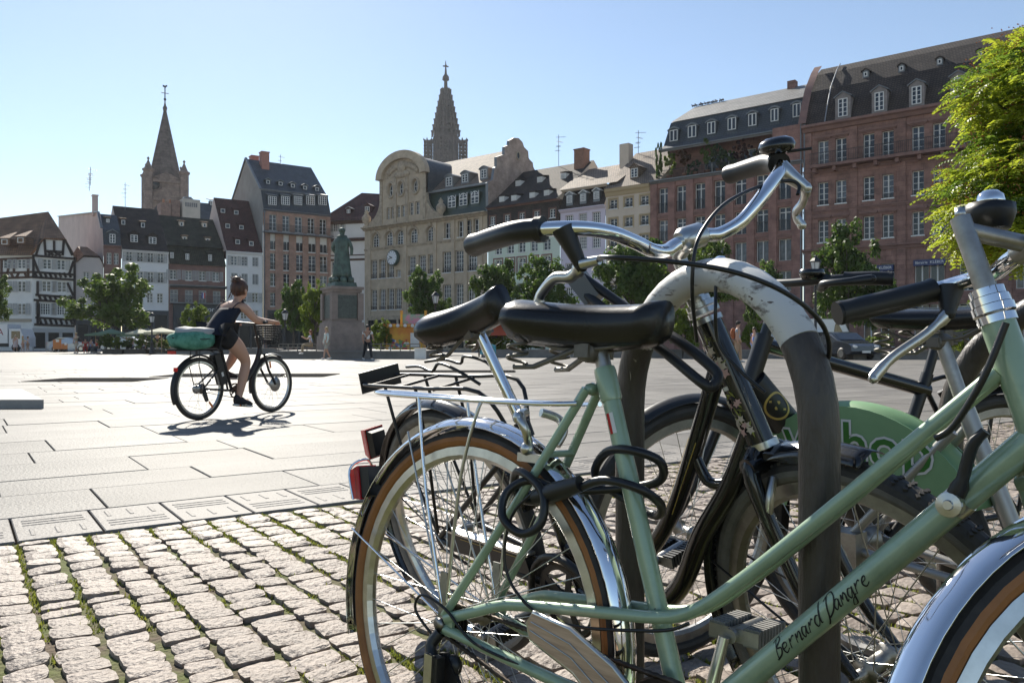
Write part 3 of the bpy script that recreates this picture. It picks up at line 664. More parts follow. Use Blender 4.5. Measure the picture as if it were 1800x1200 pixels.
M = MB(); M.bar((-.1, 3.3, H.prof[2][1] + .25), (-.1, y1, z1 + .05), .3, .12); M.bar((-.1, 3.3, H.prof[2][1] + .25), (-.1, .7, zB + .1), .3, .12); M.build('wall_coping', m_lead, H.e)
H.antenna(157, 329, 9, z1); H.antenna(159, 327, 5, z1)
shopfront(H, 183, 212, H.z(190, 545), 2)

# white house with four shuttered windows
H = House('white_shuttered_house', 'white house with rows of grey shutters under a dark brown dormered roof', WL, 214, 296)
for yt, yb in ((441, 459), (476, 495)): H.row([227.5, 246.7, 265, 282.7], yt, yb, 11, style='case', shut='open', rail=.5)
H.row([227.5, 246.7, 264, 281.5], 514, 531, 11, style='case')
zE = H.z(214, 437); H.wall(0, zE, p_white); zr = H.z(171, 353, 6.5); zr2 = H.z(283, 375, 6.5)
H.roof([(-.35, zE - .1), (.4, zE + .5), (6.5, (zr + zr2) / 2), (13, zE)], t_dark, mg=p_palepink); H.band(zE - .4, zE - .11, p_white, .3)
for px, yt, yb in ((235.5, 411, 427), (268, 415, 430)): H.dormer(px, yt, yb, 16, t_dark, t_dark, top='gable', yguess=1, wfrac=.8)
for px, yt, yb in ((216.5, 386, 396), (251, 391, 401)): H.dormer(px, yt, yb, 8, t_dark, t_brown, top='shed', yguess=3, wfrac=.8, wstyle='one')
H.chimney(168, 344, 9, p_pink, 6.2, zr - 2); shopfront(H, 214, 296, H.z(240, 545), 3, m_anthra); H.antenna(220, 321, 6, zr - .5)
H.sign(246, 262, 575, 584, m_shopdark, 'cueillette', m_white_letter, .8)

# red-brown house with mossy roof and dark shop
H = House('mossy_roofed_house', 'reddish house with long mossy two-step roof above a dark shop front', WL, 297, 396.5)
H.row([305, 332, 356, 380], 474, 491, 12, style='case', shut='open'); H.row([306, 332, 356, 381], 509, 531, 14, style='case', shut='closed')
zE = H.z(297, 463.5); H.wall(0, zE, s_redtrim); zb = H.z(297, 430.5, 1.0); zr = H.z(290, 378.5, 6)
H.roof([(-.3, zE), (1.3, zb - .1), (.9, zb), (6.2, zr), (12.5, zE)], t_moss, mg=p_palepink)
H.prof = [(-.3, zE), (1.3, zb - .1), (6.2, zr)]
for px, yt, yb in ((319, 390, 398), (359.5, 392, 400), (324.5, 416, 424), (365, 419, 426)): H.dormer(px, yt, yb, 9, p_beige, t_brown, top='shed', yguess=2.5, wfrac=.5, wstyle='one')
for px, yt, yb in ((302, 442, 455), (329, 444, 458), (369, 446, 460)): H.dormer(px, yt, yb, 9, t_moss, t_moss, top='shed', yguess=.4, wfrac=.7)
z1 = H.z(300, 500); H.band(z1 - .35, z1, m_lead, .8); rl_ = rail_mesh(H.w - .2, .9, .14); obj('balcony_railing', rl_, H.e, (H.w / 2, -.7, H.z(300, 531)))
S_ = MB(); S_.bx(.05, H.w - .05, -.8, -.003, H.z(300, 531) - .15, H.z(300, 531)); S_.build('balcony_slab', m_lead, H.e)
M = MB(); xa, za = H.l(304, 533.5); xb = H.l(392, 533.5)[0]; M.bx(xa, xb, -.25, -.004, 0, za); M.build('shop_cladding', m_anthra, H.e)
H.sign(327, 372, 537, 549, m_anthra, 'weber cor', m_white_letter, 1.0, .3); shopfront(H, 310, 390, H.z(320, 560), 3, m_shopdark, -.3)

# white narrow house with tall red roof
H = House('red_roofed_house', 'narrow white house with tall dark-red roof carrying six small dormers', WL, 397.5, 461)
for yt, yb in ((450, 466), (480, 498.5)): H.row([412, 430, 449], yt, yb, 11, style='case', shut='closed')
H.open[0]['shut'] = 'open'; H.row([429, 449], 514, 531, 11, style='case', shut='open'); H.row([429, 449], 545, 560, 11)
zE = H.z(398, 439.5); H.wall(0, zE, p_white); zr = H.z(379, 347.5, 6)
H.roof([(-.3, zE - .1), (1.2, zE + 1.6), (6, zr), (12, zE)], t_red, mg=p_pink); H.band(zE - .45, zE - .11, p_white, .3)
for px, yt, yb in ((391.5, 366, 375), (415, 369, 378), (400, 392, 402), (424, 395, 404), (417.5, 420, 430), (441.5, 423, 433)): H.dormer(px, yt, yb, 9.5, t_red, t_red, top='shed', yguess=3, wfrac=.8, wstyle='one')
shopfront(H, 398, 461, H.z(420, 565), 3)

# tall brick house with slate mansard
H = House('tall_brick_house', 'tall brown brick building with slate mansard and grey blind gable wall', WL, 462.5, 581)
cx = [480, 503, 525, 547, 568]
H.row(cx, 377, 405, 13, style='french', rail=None)
H.row([482, 505, 527.5, 549, 569], 411, 439, 14, style='roll', rail=.9); H.row([482, 505, 527.5, 549, 569], 445, 474, 14, style='french', rail=.9, curtain=.7); H.row([482, 505, 527.5, 549, 569], 480, 503, 14, style='case'); H.row([482, 505, 527.5, 549, 569], 514, 538, 14, style='french', rail=.9); H.row([482, 505, 527.5, 549, 569], 551, 571, 14)
zE = H.z(463, 367); z1 = H.z(462, 335, 1.6); zr = H.z(441, 280.5, 7.5)
H.wall(0, zE, b_brick); H.roof([(-.15, zE), (1.0, z1), (7.5, zr), (14.5, z1), (15, zE)], t_slate, mg=p_grey)
M = MB(); M.add([(-.02, 0, 0), (-.02, 15, 0), (-.02, 15, zE), (-.02, 0, zE)], [(0, 1, 2, 3)]); M.build('party_wall', p_grey, H.e)
M = MB(); M.bar((-.05, 0.9, z1 + .1), (-.05, 7.5, zr + .15), .3, .15); M.bar((-.05, 7.5, zr + .15), (-.05, 15, z1 - .3), .3, .15); M.build('wall_coping', m_lead, H.e)
H.prof = [(-.15, zE), (1.0, z1)]
for px in cx: H.dormer(px - 1.5, 344.5, 362, 17, t_slate, m_lead, top='shed', yguess=.4, wfrac=.85, window_h=.85, ov=.1, wstyle='wide')
H.prof = [(1.0, z1), (7.5, zr)]
for px, yb in ((471, 324), (493, 327), (514.5, 330.5), (536, 334), (557, 336.5)): H.dormer(px, yb - 7.5, yb, 9, t_slate, m_lead, top='gable', yguess=2, wfrac=.7, wstyle='one')
H.band(z1 - .1, z1 + .15, m_lead, .15, y=1.0); H.band(zE - .25, zE + .02, m_gutter, .3); m_pinkbrick = mat('pink_brick_chimney', (.42, .2, .16), .9, var=.15, vs=2)
H.chimney(467, 268, 13, m_pinkbrick, 5.6, zr - 3, 1.2); H.chimney(449, 275, 13, m_pinkbrick, 8.2, zr - 2, 1.2); H.antenna(493, 272, 7.3, zr - .3)
zb = H.z(463, 406.5); S_ = MB(); S_.bx(-.1, H.w + .1, -1.0, -.004, zb - .18, zb); S_.build('balcony_slab', m_gutter, H.e); obj('balcony_railing', rail_mesh(H.w, 1.0, .13), H.e, (H.w / 2, -.95, zb))
H.pipe(464.5, 372); shopfront(H, 470, 578, H.z(480, 545), 4)
for i in range(6): x = H.w * (i / 5); M = MB(); M.bx(max(0, x - .3), min(H.w, x + .3), -.1, -.004, 3.2, zb - .25); M.build('pilaster', b_brick, H.e)
# pale block and slate roof rising behind the left row
WB = Wall(282, 130, (.81, .586)); H = House('pale_roof_block', 'pale concrete roof block with vents behind the mossy roof', WB, 321, 352)
z0, z1 = H.z(325, 400), H.z(325, 349); M = MB(); M.bx(0, H.w, 0, 6, z0 - 8, z1); M.build('wall', mat('pale_concrete', (.5, .48, .43), .9, var=.15, vs=.7), H.e)
M = MB()
for k in range(6): M.bx(.4 + k * (H.w - .8) / 6, .55 + k * (H.w - .8) / 6 + .1, -.03, .1, z1 - 1.3, z1 - .6)
M.box((1.2, 2, z1 + .3), (1.2, 1.2, .6)); M.box((H.w - 1, 2.5, z1 + .25), (.8, .8, .5)); M.build('vent', m_lead, H.e)
H2 = House('brick_chimney_block', 'weathered brick chimney stack block behind the mossy roof', WB, 283, 318); M = MB(); z1 = H2.z(290, 356); M.bx(0, H2.w * .5, 0, 3, z1 - 9, z1); M.bx(H2.w * .55, H2.w, .5, 4, z1 - 9, z1 + .6); M.build('wall', mat('weathered_brick', (.28, .2, .17), .95, var=.4, vs=2), H2.e)
M = MB()
for k in range(4): M.tube([(.6 + k * 1.0, 1, z1), (.6 + k * 1.0, 1, z1 + .7)], .18, 6)
M.build('chimney_pot', mat('terracotta_pot', (.35, .17, .1), .8), H2.e)
H = House('slate_roofed_house_behind', 'dark slate roof slope seen between concrete block and red roof', WB, 350, 384); z0, z1 = H.z(352, 388), H.z(352, 349); H.prof = [(0, z0), (4, z1), (9, z0)]; H.roof(H.prof, t_slate, mg=p_grey); M = MB(); M.bx(.1, H.w - .1, .1, 8, z0 - 9, z0 - .01); M.build('wall', p_beige, H.e); H.dormer(373, 353, 362, 9, t_slate, t_red, top='shed', yguess=2)

# white hipped house closing the corner
WG = Wall(572, 119, (.97, -.25)); H = House('white_corner_house', 'white house with brown cornices and red hipped roof in the corner of the square', WG, 572, 668)
H.row([578, 588, 600], 393, 407, 6.5, style='case', shut='open'); H.row([577, 586, 604], 424, 443, 7, style='case', shut='open'); H.row([577, 586, 604], 460, 481, 7, style='case'); H.row([578, 590, 606], 495, 515, 7, style='case')
zE = H.z(572, 387); H.wall(0, zE, p_white, back=9); rx = H.l(636, 339, 4.5)[0]; zr = H.z(636, 339, 4.5)
M = MB(); M.add([(-.9, -.9, zE - .3), (H.w + .5, -.9, zE - .3), (H.w + .5, 9.5, zE - .3), (-.9, 9.5, zE - .3), (rx, 4.5, zr), (H.w, 4.5, zr - .5)], [(0, 1, 5, 4), (3, 0, 4), (2, 3, 4, 5), (1, 2, 5)]); M.build('roof', t_red, H.e)
H.prof = [(-.9, zE - .3), (4.5, zr)]; H.dormer(613, 367, 376, 8, t_red, m_lead, top='gable', yguess=1.5); H.dormer(646, 362, 374, 11, t_red, t_red, top='gable', yguess=1.5)
H.band(zE - .7, zE - .31, d_timber2, .7); z1 = H.z(572, 421); H.band(z1 - .4, z1, t_red, .8); z1 = H.z(572, 456); H.band(z1 - .3, z1, d_timber2, .15); z1 = H.z(572, 449); H.band(z1 - .15, z1, d_timber2, .1)

# ================================================================= right row
# stone building with arched gable
H = House('stone_gabled_building', 'ornate grey-yellow stone building with arched gable, clock and stepped brick end wall', WR, 641, 857)
gx = [657, 672, 686.5]
H.row(gx + [700], 509, 545, 11, style='grid', rail=.5); H.row([724, 742, 759], 506, 541, 13, style='grid', rail=.5); H.row([786, 808, 830], 500, 538, 16, style='grid')
H.row(gx, 457, 490, 11, style='grid', rail=.6); H.row([700], 474, 487, 9, style='grid'); H.row([724, 742, 759], 450, 484, 13, style='grid', rail=.6); H.row([786, 808, 830], 442, 479, 17, style='grid', rail=.6)
H.row([660, 684, 703, 727, 757], 410, 434, 14, style='archgrid', sillmat=s_stone2, w=1.55); H.row([786, 810, 823, 838], 391, 419, 11, style='case')
zc = H.z(640, 402.5); H.wall(0, zc - 1.9, s_stone, depth=.35, name='wall') if False else H.wall(0, zc - .35, s_stone, depth=.35)
m_arcade = m_shopdark
H.band(zc - .35, zc + .1, s_stone2, .75); z1 = H.z(640, 440); H.band(z1 - .2, z1 + .1, s_stone2, .15)
# gable bay rising above the cornice: outline with scrolled shoulders and segmental head
xL, xR = H.l(668, 318)[0], H.l(749, 302)[0]; zs = H.z(668, 318); ztop = H.z(703, 270.5); xm = (xL + xR) / 2; r = (xR - xL) / 2
xsl, xsr = H.l(646, 398)[0], H.l(775, 383)[0]
H.row([682, 689.5], 365, 385.5, 5.5, style='case', sill=False); H.row([700, 708.5], 361.5, 382, 6.5, style='case', sill=False); H.row([723, 733.5], 355.5, 378, 8, style='case', sill=False)
H.row([687, 705, 730], 323.5, 345.5, 8.2, style='oval', sill=False, w=1.05)
H.wall(zc + .1, zs, s_stone, x0=xL, x1=xR, depth=.3, name='gable_wall')
n = 18; arc = [(xm + r * cos(pi * i / n), zs + (ztop - zs) * sin(pi * i / n)) for i in range(n + 1)]
M = MB(); M.prism(arc[::-1], -.05, .5); M.build('pediment', s_stone2, H.e)
M = MB(); o_ = [(xm + (r + .35) * cos(pi * i / n), zs + (ztop - zs + .3) * sin(pi * i / n)) for i in range(n + 1)]; i_ = [(xm + (r - .75) * cos(pi * i / n), zs + (ztop - zs - .75) * sin(pi * i / n)) for i in range(n + 1)]
for k in range(n): M.prism([i_[k], o_[k], o_[k + 1], i_[k + 1]][::-1], -.55, .3)
M.build('arched_cornice', s_stone, H.e)
M = MB(); i2 = [(xm + (r - 1.5) * cos(pi * i / n), zs + (ztop - zs - 1.6) * sin(pi * i / n)) for i in range(n + 1)]
for k in range(2, n - 2): M.ball((i2[k][0], -.12, i2[k][1]), (.45, .2, .42), 8)
M.ball((xm, -.15, ztop - 1.9), (.8, .3, .9), 10); M.ball((xm, -.1, zs + .3), (1.6, .25, .5), 10); M.build('carved_relief', s_stone2, H.e)
for sg, xe, xo in ((-1, xL, xsl), (1, xR, xsr)):
    zsh = H.z(668 if sg < 0 else 750, 345 if sg < 0 else 338); pts = [(xe, zc + .1), (xe, zsh)]; k = 8
    for i in range(1, k + 1): a = pi / 2 * i / k; pts.append((xe + (xo - xe) * (1 - cos(a)), zsh + (zc + .8 - zsh) * sin(a)))
    pts.append((xo, zc + .1)); M = MB(); M.prism(pts if sg < 0 else pts[::-1], .0, .45); M.build('scrolled_shoulder', s_stone2, H.e)
    M = MB(); xu = xo + sg * .1; M.lathe([(.35, 0), (.5, .15), (.3, .3), (.3, .5), (.6, .9), (.65, 1.4), (.45, 1.7), (.25, 1.9), (.35, 2.1), (.0, 2.6)], 10, Matrix.Translation((xu, -.1, zc + .1))); M.build('stone_urn', s_stone2, H.e)
for x in [H.l(p, 470)[0] for p in (650, 713, 765, 797, 819, 846)]: M = MB(); M.bx(x - .28, x + .28, -.14, -.004, 4.6, zc - .36); M.build('pilaster', s_stone, H.e)
for x in (xL + .25, xR - .25, H.l(695, 360)[0], H.l(715.5, 360)[0]): M = MB(); M.bx(x - .25, x + .25, -.12, -.004, zc + .12, zs); M.build('pilaster', s_stone2, H.e)
for o in [o for o in H.open if o['style'] in ('archgrid', 'oval')]:
    M = MB(); k = 14; w2, hh = o['w'] / 2, o['z1'] - o['z0']
    if o['style'] == 'oval': pa = [(o['x'] + (w2 + .2) * cos(2 * pi * i / k), -.05, (o['z0'] + o['z1']) / 2 + (hh / 2 + .2) * sin(2 * pi * i / k)) for i in range(k)]; M.tube(pa, .16, 6, closed=True)
    else: pa = [(o['x'] + (w2 + .14) * cos(pi * i / k), -.05, o['z1'] - w2 + (w2 + .14) * sin(pi * i / k)) for i in range(k + 1)]; M.tube(pa, .14, 6); M.ball((o['x'], -.15, o['z1'] + .25), (.25, .2, .35), 6)
    M.build('moulding', s_stone2, H.e)
# curved lead roof of the bay and the tiled main roof
x1 = H.w; zgm = H.z(775, 381) ; ym = 1.2
rv = MB(); rings = []
for y in (.45, 8.0): rings.append([(xm + (r - .1) * cos(pi * i / n), y, zs + (ztop - zs - .15) * sin(pi * i / n)) for i in range(n + 1)])
rv.loft(rings, closed=False, caps=False); rv.bx(xR - .25, xR - .12, .5, 7, zc, zs + .2, 0); rv.build('bay_roof', t_slate, H.e)
z_m0 = H.z(800, 377); z_m1 = H.z(760 + 16, 336.5, 1.2); zr = H.z(771, 288, 7.5); m_green = mat('green_glazed_tile', (.028, .052, .036), .35, var=.4, vs=6)
xg = xR - .3
M = MB(); M.add([(xg, .1, zc + .1), (x1 - .3, .1, zc + .1), (x1 - .3, 1.1, z_m1), (xg, 1.1, z_m1)], [(0, 1, 2, 3)]); M.build('mansard', m_green, H.e)
H.prof = [(.1, zc + .1), (1.1, z_m1)]
for px, yt, yb in ((795, 345, 367), (815, 341, 363.5), (835.5, 337, 360)): H.dormer(px, yt, yb, 14.5, m_green, m_green, style='arch', top='none', yguess=.4, wfrac=.95, window_h=.95, wstyle='arch')
H.roof([(.9, z_m1), (7.5, zr), (14, z_m1 - 1)], t_lit, x0=xL, x1=x1 - .3); H.prof = [(.9, z_m1), (7.5, zr)]
for px, yt, yb in ((790, 310, 329), (818, 304, 322), (851, 296, 315)): H.dormer(px, yt, yb, 14, m_lead, m_lead, top='arc', yguess=1.8, wfrac=.7, wstyle='case')
M = MB(); M.bx(xg, x1 - .3, .6, .9, z_m1 - .15, z_m1 + .12); M.build('gutter', m_lead, H.e)
# stepped end gable: outline read on the end plane (y into the house, z)
pts = [H.end(*p) for p in ((858, 380), (846, 318), (866, 316), (869, 295), (872.5, 293), (872.5, 276), (886, 271.5), (886.5, 258), (894, 255), (895, 247), (903, 242.5), (911, 243), (918, 250), (921, 259), (928, 266), (929, 279), (936, 286), (938, 300), (945, 322), (950, 380))]
pts = [(max(0.02, p[0]), p[1]) for p in pts]; yz = [pts[0]] + [(p[0], p[1]) for p in pts[1:]]
def rounded(P):
    out = []
    for i in range(len(P)):
        out.append(P[i])
    return out
M = MB(); poly = [(p[0], p[1]) for p in yz]; nP = len(poly); vs = [(x1 - .35, a, b) for a, b in poly] + [(x1 + .05, a, b) for a, b in poly]
M.add(vs, [tuple(range(nP)), tuple(range(2 * nP - 1, nP - 1, -1))]); M.add(vs, [(i, i + nP, (i + 1) % nP + nP, (i + 1) % nP) for i in range(nP)], 1); M.build('stepped_gable', [b_gable, m_lead], H.e)
M = MB(); yo, zo = H.end(910, 274); M.tube([(x1 + .08, yo + .35 * cos(2 * pi * i / 14), zo + .5 * sin(2 * pi * i / 14)) for i in range(14)], .09, 6, closed=True); M.add([(x1 + .07, yo + .33 * cos(2 * pi * i / 14), zo + .47 * sin(2 * pi * i / 14)) for i in range(14)], [tuple(range(14))], 1); M.build('oval_opening', [s_stone2, m_shopdark], H.e)
# clock on its bracket
cx_, cz_ = H.l(694, 453.5); ck = MB(); Mx = Matrix.Translation((cx_, -.55, cz_)) @ Matrix.Rotation(pi / 2, 4, 'X') @ Matrix.Rotation(radians(0), 4, 'Y')
ck.lathe([(0, -.5), (1.05, -.5), (1.1, -.42), (1.1, -.08), (1.02, 0), (.93, .02)], 28, Mx); ck.box((cx_, -.02, cz_), (.5, .9, .5)); co = ck.build('clock', mat('clock_green_case', (.03, .06, .05), .4), H.e)
dl = MB(); dl.lathe([(0, .012), (.93, .012)], 28, Mx); dl.build('dial', mat('clock_dial', (.75, .76, .78), .4), co)
hd = MB()
for k in range(12): a = 2 * pi * k / 12; hd.bar((cx_ + .72 * sin(a), -.58, cz_ + .72 * cos(a)), (cx_ + .86 * sin(a), -.58, cz_ + .86 * cos(a)), .06, .02, up=(0, 1, 0))
for a, l_, w_ in ((radians(293), .5, .12), (radians(253), .78, .08)): hd.bar((cx_ - .12 * sin(a), -.6, cz_ - .12 * cos(a)), (cx_ + l_ * sin(a), -.6, cz_ + l_ * cos(a)), w_, .02, up=(0, 1, 0))
hd.build('hands', m_iron, co); shopfront(H, 646, 850, H.z(646, 556), 7, s_stone2, -.02)

# dark tile-hung house
H = House('tile_hung_house', 'mint house with dark tile-hung storey and steep roof of tiny white dormers', WR, 858, 984.5)
H.row([867.6, 893, 919, 945, 972.6], 381, 395.5, 9, style='case', surround=mat('rust_trim', (.17, .09, .07), .8)); zb = H.z(845, 407); zE = H.z(858, 365.5)
H.row([876, 897, 917, 938.5, 961], 456, 481, 14, style='arch', curtain=.1, surround=s_redtrim); H.row([876, 897, 917, 938.5, 961], 428, 447, 12); H.row([876, 897, 917, 938.5, 961], 500, 530, 14)
H.wall(0, zb, p_mint); H.wall(zb + .001, zE, t_dark, depth=.1, name='tile_hung_wall', y=-.15); H.band(zb - .25, zb, d_timber2, .45); H.band(zE - .3, zE, s_redtrim, .4)
zr = H.z(906, 305, 7); H.roof([(-.75, zE - .15), (1.2, zE + 1.1), (7, zr), (14, zE)], t_dark, mg=p_beige)
m_wf = mat('white_dormer_front', (.7, .68, .64), .8)
for cxx, cyy in ((212, 600), (318, 590), (478, 565), (605, 545), (355, 460), (545, 428), (752, 395)): px, py = 840 + .2 * cxx, 230 + .2 * cyy; H.dormer(px, py - 4.5, py + 4.5, 9, m_wf, t_dark, top='shed', yguess=3, wfrac=.5, wstyle='oval', window_h=.6, ov=.03)
H.chimney(1017.5, 263, 17, mat('chimney_brick', (.30, .16, .11), .9, var=.25, vs=2), 5.5, zr - 4, 1.3); H.antenna(982, 237, 7, zr - .3)
# lilac house
H = House('lilac_house', 'lilac house with dark mansard of three dormers and hipped tile roof', WR, 985, 1064.5)
for yt, yb in ((378, 397), (418, 439.5), (463, 485), (505, 530)): H.row([1000.6, 1024.4, 1048], yt, yb, 14, style='wide')
zE = H.z(985, 370); z1 = H.z(985, 333.5, .8); H.wall(0, zE, p_lilac); zr = H.z(1028, 299, 6); xr = H.l(1028, 299, 6)[0]
H.roof([(-.25, zE), (.9, z1 - .3)], t_dark); H.prof = [(-.25, zE), (.9, z1)]
for px, yt, yb in ((1001.6, 342.5, 358.5), (1025.5, 339.5, 355.5), (1049, 335.5, 351.5)): H.dormer(px, yt, yb, 11.5, m_lead, m_frame, top='gable', yguess=.4, wfrac=.8, wstyle='wide')
M = MB(); M.add([(-.3, .1, z1 - .2), (H.w + 1.4, .1, z1 - .2), (H.w + 1.4, 6, zr), (xr, 6, zr), (-.3, 12, z1)], [(0, 1, 2, 3), (0, 3, 4)]); M.build('roof', t_lit, H.e); H.band(zE - .3, zE, p_lilac, .4); H.band(z1 - .45, z1 - .22, p_beige, .5, y=.5)
shopfront(H, 986, 1063, H.z(1000, 545), 3)
# beige house
H = House('beige_house', 'beige house with ochre window surrounds and pale sunlit tile roof', WR, 1065, 1143)
for yt, yb in ((350.5, 367), (384, 401), (417, 434), (455, 474), (500, 525)): H.row([1078, 1105, 1133], yt, yb, 14, style='case', surround=p_ochre, rail=.35)
zE = H.z(1065, 333.5); H.wall(0, zE, p_beige); zr = H.z(1105, 272, 6.5); H.roof([(-.4, zE), (6.5, zr), (12, zE)], t_lit, x1=H.w + 1.2, mg=p_beige); H.band(zE - .8, zE - .02, p_ochre, .35)
H.dormer(1115.6, 294, 314, 15, t_lit, t_lit, top='gable', yguess=2, wfrac=.75); M = MB(); M.bx(-1.0, .2, 4.5, 5.5, zr - 3, zr + .8); M.build('chimney', p_beige, H.e); H.antenna(1122, 229, 6.3, zr - .3); shopfront(H, 1066, 1142, H.z(1080, 545), 3)
# red sandstone building with roof terrace
H = House('terrace_sandstone_building', 'red sandstone building with leafy roof terrace under a slate dormered mansard', WR, 1143.5, 1411)
cx = [1166, 1197.5, 1230, 1264.6, 1301.4, 1339.5, 1379]
H.row(cx, 330, 374.5, 18, style='tall', rail=1.0, sill=False); H.row(cx, 386.5, 424, 18, style='tall', rail=1.0, sill=False); H.row(cx, 437, 472, 19, style='plain', curtain=.9, sill=False); H.row(cx, 488, 520, 19, style='plain', sill=False)
zT = H.z(1143, 320.5); H.wall(0, zT, s_red, depth=.35); H.band(zT - .25, zT + .08, m_lead, .35)
for px in (1150, 1181, 1213, 1247, 1283, 1320, 1359, 1401): x = H.l(px, 350)[0]; M = MB(); M.bx(max(.02, x - .38), min(H.w - .02, x + .38), -.16, -.004, .2, zT - .3); M.build('pilaster', s_red, H.e)
for py in (378, 429): z = H.z(1166, py); H.band(z - .35, z, s_redtrim, .12)
# recessed terrace storey
YT = 2.6; zM = H.z(1158, 264.5, YT - 1.6)
for px in (1250, 1280, 1315, 1352, 1391): x = H.l(px, 300, YT)[0]; H.open.append(dict(x=x, w=1.6, z0=zT + .3, z1=zT + 2.5, style='plain', sill=False))
H.wall(zT + .1, zM + .3, s_red, y=YT, depth=.2, name='terrace_wall', x0=.8, back=None); M = MB(); M.bx(0.01, H.w - .01, .3, YT, zT - .1, zT + .09); M.build('terrace_floor', m_lead, H.e)
obj('balcony_railing', rail_mesh(H.w - .3, 1.0, .14), H.e, (H.w / 2, .15, zT + .06))
M = MB(); M.bx(H.w * .82, H.w - .02, .02, YT, zT + .1, zM - .02); M.build('terrace_pier', s_red, H.e)
z1 = H.z(1170, 222, YT + .3); zr = H.z(1207, 192, YT + 5); za = zM
H.roof([(YT - 1.9, za - .05), (YT - 1.2, za + .5), (YT - .4, z1), (YT + 5, zr), (YT + 11, z1)], t_slate, x0=.7, mg=s_red, hipl=[0, .1, .5, max(.6, H.l(1207, 192, YT + 5)[0] - .7), .5], hipr=[0] * 5)
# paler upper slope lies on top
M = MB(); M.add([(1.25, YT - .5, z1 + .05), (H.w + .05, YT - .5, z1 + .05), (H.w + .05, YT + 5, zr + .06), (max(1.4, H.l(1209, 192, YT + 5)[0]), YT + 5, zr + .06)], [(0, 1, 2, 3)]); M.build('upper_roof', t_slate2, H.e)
H.prof = [(YT - 1.2, za + .5), (YT - .4, z1)]
for px, yt, yb in ((1184.7, 228, 250.5), (1217, 221, 244), (1251, 214, 238), (1287, 207, 231), (1323, 199, 224), (1362, 191, 216), (1401, 182, 208.5)): H.dormer(px, yt, yb, 17, t_slate, m_lead, top='arc', yguess=YT - 1, wfrac=.82, window_h=.88, wstyle='plain')
H.band(za - .35, za - .06, m_lead, .25, x0=.7, y=YT - 1.9); H.pipe(1408.5, 216)
TERR = H; TERR_Z = zT + .09
PIGEON = (H, zr + .06, YT + 5)
M = MB(); x, z = H.l(1393, 150, YT + 4.8); M.bx(x - .4, x + .4, YT + 4.4, YT + 5.2, zr - .5, zr + .6); M.build('chimney', s_dark, H.e)
# dark red sandstone block with bookshop
H = House('bookshop_sandstone_block', 'dark red sandstone block with long iron balcony, big dormered roof and bookshop', WR, 1412.5, 1900)
cx = [1446.7, 1478, 1526.8, 1560.5, 1613.4, 1650.6, 1705, 1745, 1805, 1850]
H.row(cx, 247, 291.5, 19, style='french', sill=False, lintel=s_redtrim); H.row(cx, 320, 360, 18.5, style='french', rail=.35); H.row(cx, 387, 426, 18.5, style='french', lintel=s_redtrim)
gx = [1440, 1475, 1530, 1560, 1620, 1647, 1700, 1738, 1800, 1850]; H.row(gx, 470, 520, 22, style='plain', curtain=.2, sill=False); H.row(gx, 540, 610, 24, style='plain', curtain=.1, sill=False)
zE = H.z(1413, 226); H.wall(0, zE, s_dark, depth=.3); H.band(zE - .5, zE + .1, s_redtrim, .7); z1 = H.z(1420, 440); H.band(z1 - .4, z1 + .05, s_redtrim, .35); z1 = H.z(1420, 303); H.band(z1 - .3, z1 + .05, s_redtrim, .2); z1 = H.z(1420, 372); H.band(z1 - .25, z1, s_redtrim, .15)
for px in (1417, 1500, 1585, 1672, 1770): x = max(.4, H.l(px, 300)[0]); M = MB(); M.bx(x - .35, x + .35, -.12, -.004, .3, zE - .55); M.build('pilaster', s_dark, H.e)
zb = H.z(1432, 294); xa, xb = H.l(1430, 294)[0], H.w - .3; M = MB(); M.bx(xa, xb, -1.0, -.006, zb - .25, zb); M.build('balcony_slab', s_redtrim, H.e); obj('balcony_railing', rail_mesh(xb - xa, 1.05, .15), H.e, ((xa + xb) / 2, -.95, zb))
for i in range(12): x = xa + .3 + (xb - xa - .6) * i / 11; M = MB(); M.bx(x - .14, x + .14, -.8, -.006, zb - .65, zb - .26); M.build('bracket', s_redtrim, H.e)
za = zE + .1; zk = H.z(1451, 121, 4.4); zr = H.z(1545, 109, 6.8)
prof = [(-.2, za), (.5, za + 1.6), (1.6, za + 3.6), (3.4, (za + 3.6 + zk) / 2 + .6), (4.4, zk), (6.8, zr), (14, za)]
H.roof(prof, t_dark, hipl=[0, 0, 0, 0, 0.2, 5.5, 5.5], hipr=[0] * 7); H.prof = prof[:6]
M = MB(); M.loft([[(x, y - .25, z + .25) for y, z in prof[:5]] for x in (-.35, .35)], closed=False, caps=False); M.build('fire_wall_coping', s_redtrim, H.e); M = MB(); M.tube([(2.0 + .0 * i, p[0] - .12, p[1] + .12) for i, p in enumerate(prof[:5])], .055, 6); M.build('zinc_flashing', mat('bright_zinc', (.3, .31, .33), .5, metal=.3), H.e)
for px, yt, yb in ((1482, 171, 209), (1546, 160, 199), (1611.5, 149, 187.5), (1684, 134, 175), (1770, 120, 160)): H.dormer(px, yt, yb, 27, mat('grey_dormer_stone', (.28, .25, .24), .85, var=.3, vs=2), m_lead, style='french', top='gable', yguess=.4, wfrac=.62, window_h=.82, wstyle='french')
for px, py in ((1522, 131), (1585, 121), (1652, 109), (1723, 95)): H.dormer(px, py - 5, py + 5, 11, m_lead, t_dark, top='gable', yguess=3.2, wfrac=.6, wstyle='one')
m_blue = mat('blue_enamel', (.02, .035, .13), .3)
H.sign(1606, 1663, 457.5, 468, m_blue, 'librairie  KLÉBER', m_white_letter, .62, .15); H.sign(1519, 1571, 468, 478, m_blue, 'librairie  KLÉBER', m_white_letter, .62, .15)
H.pipe(1414.5, 222)
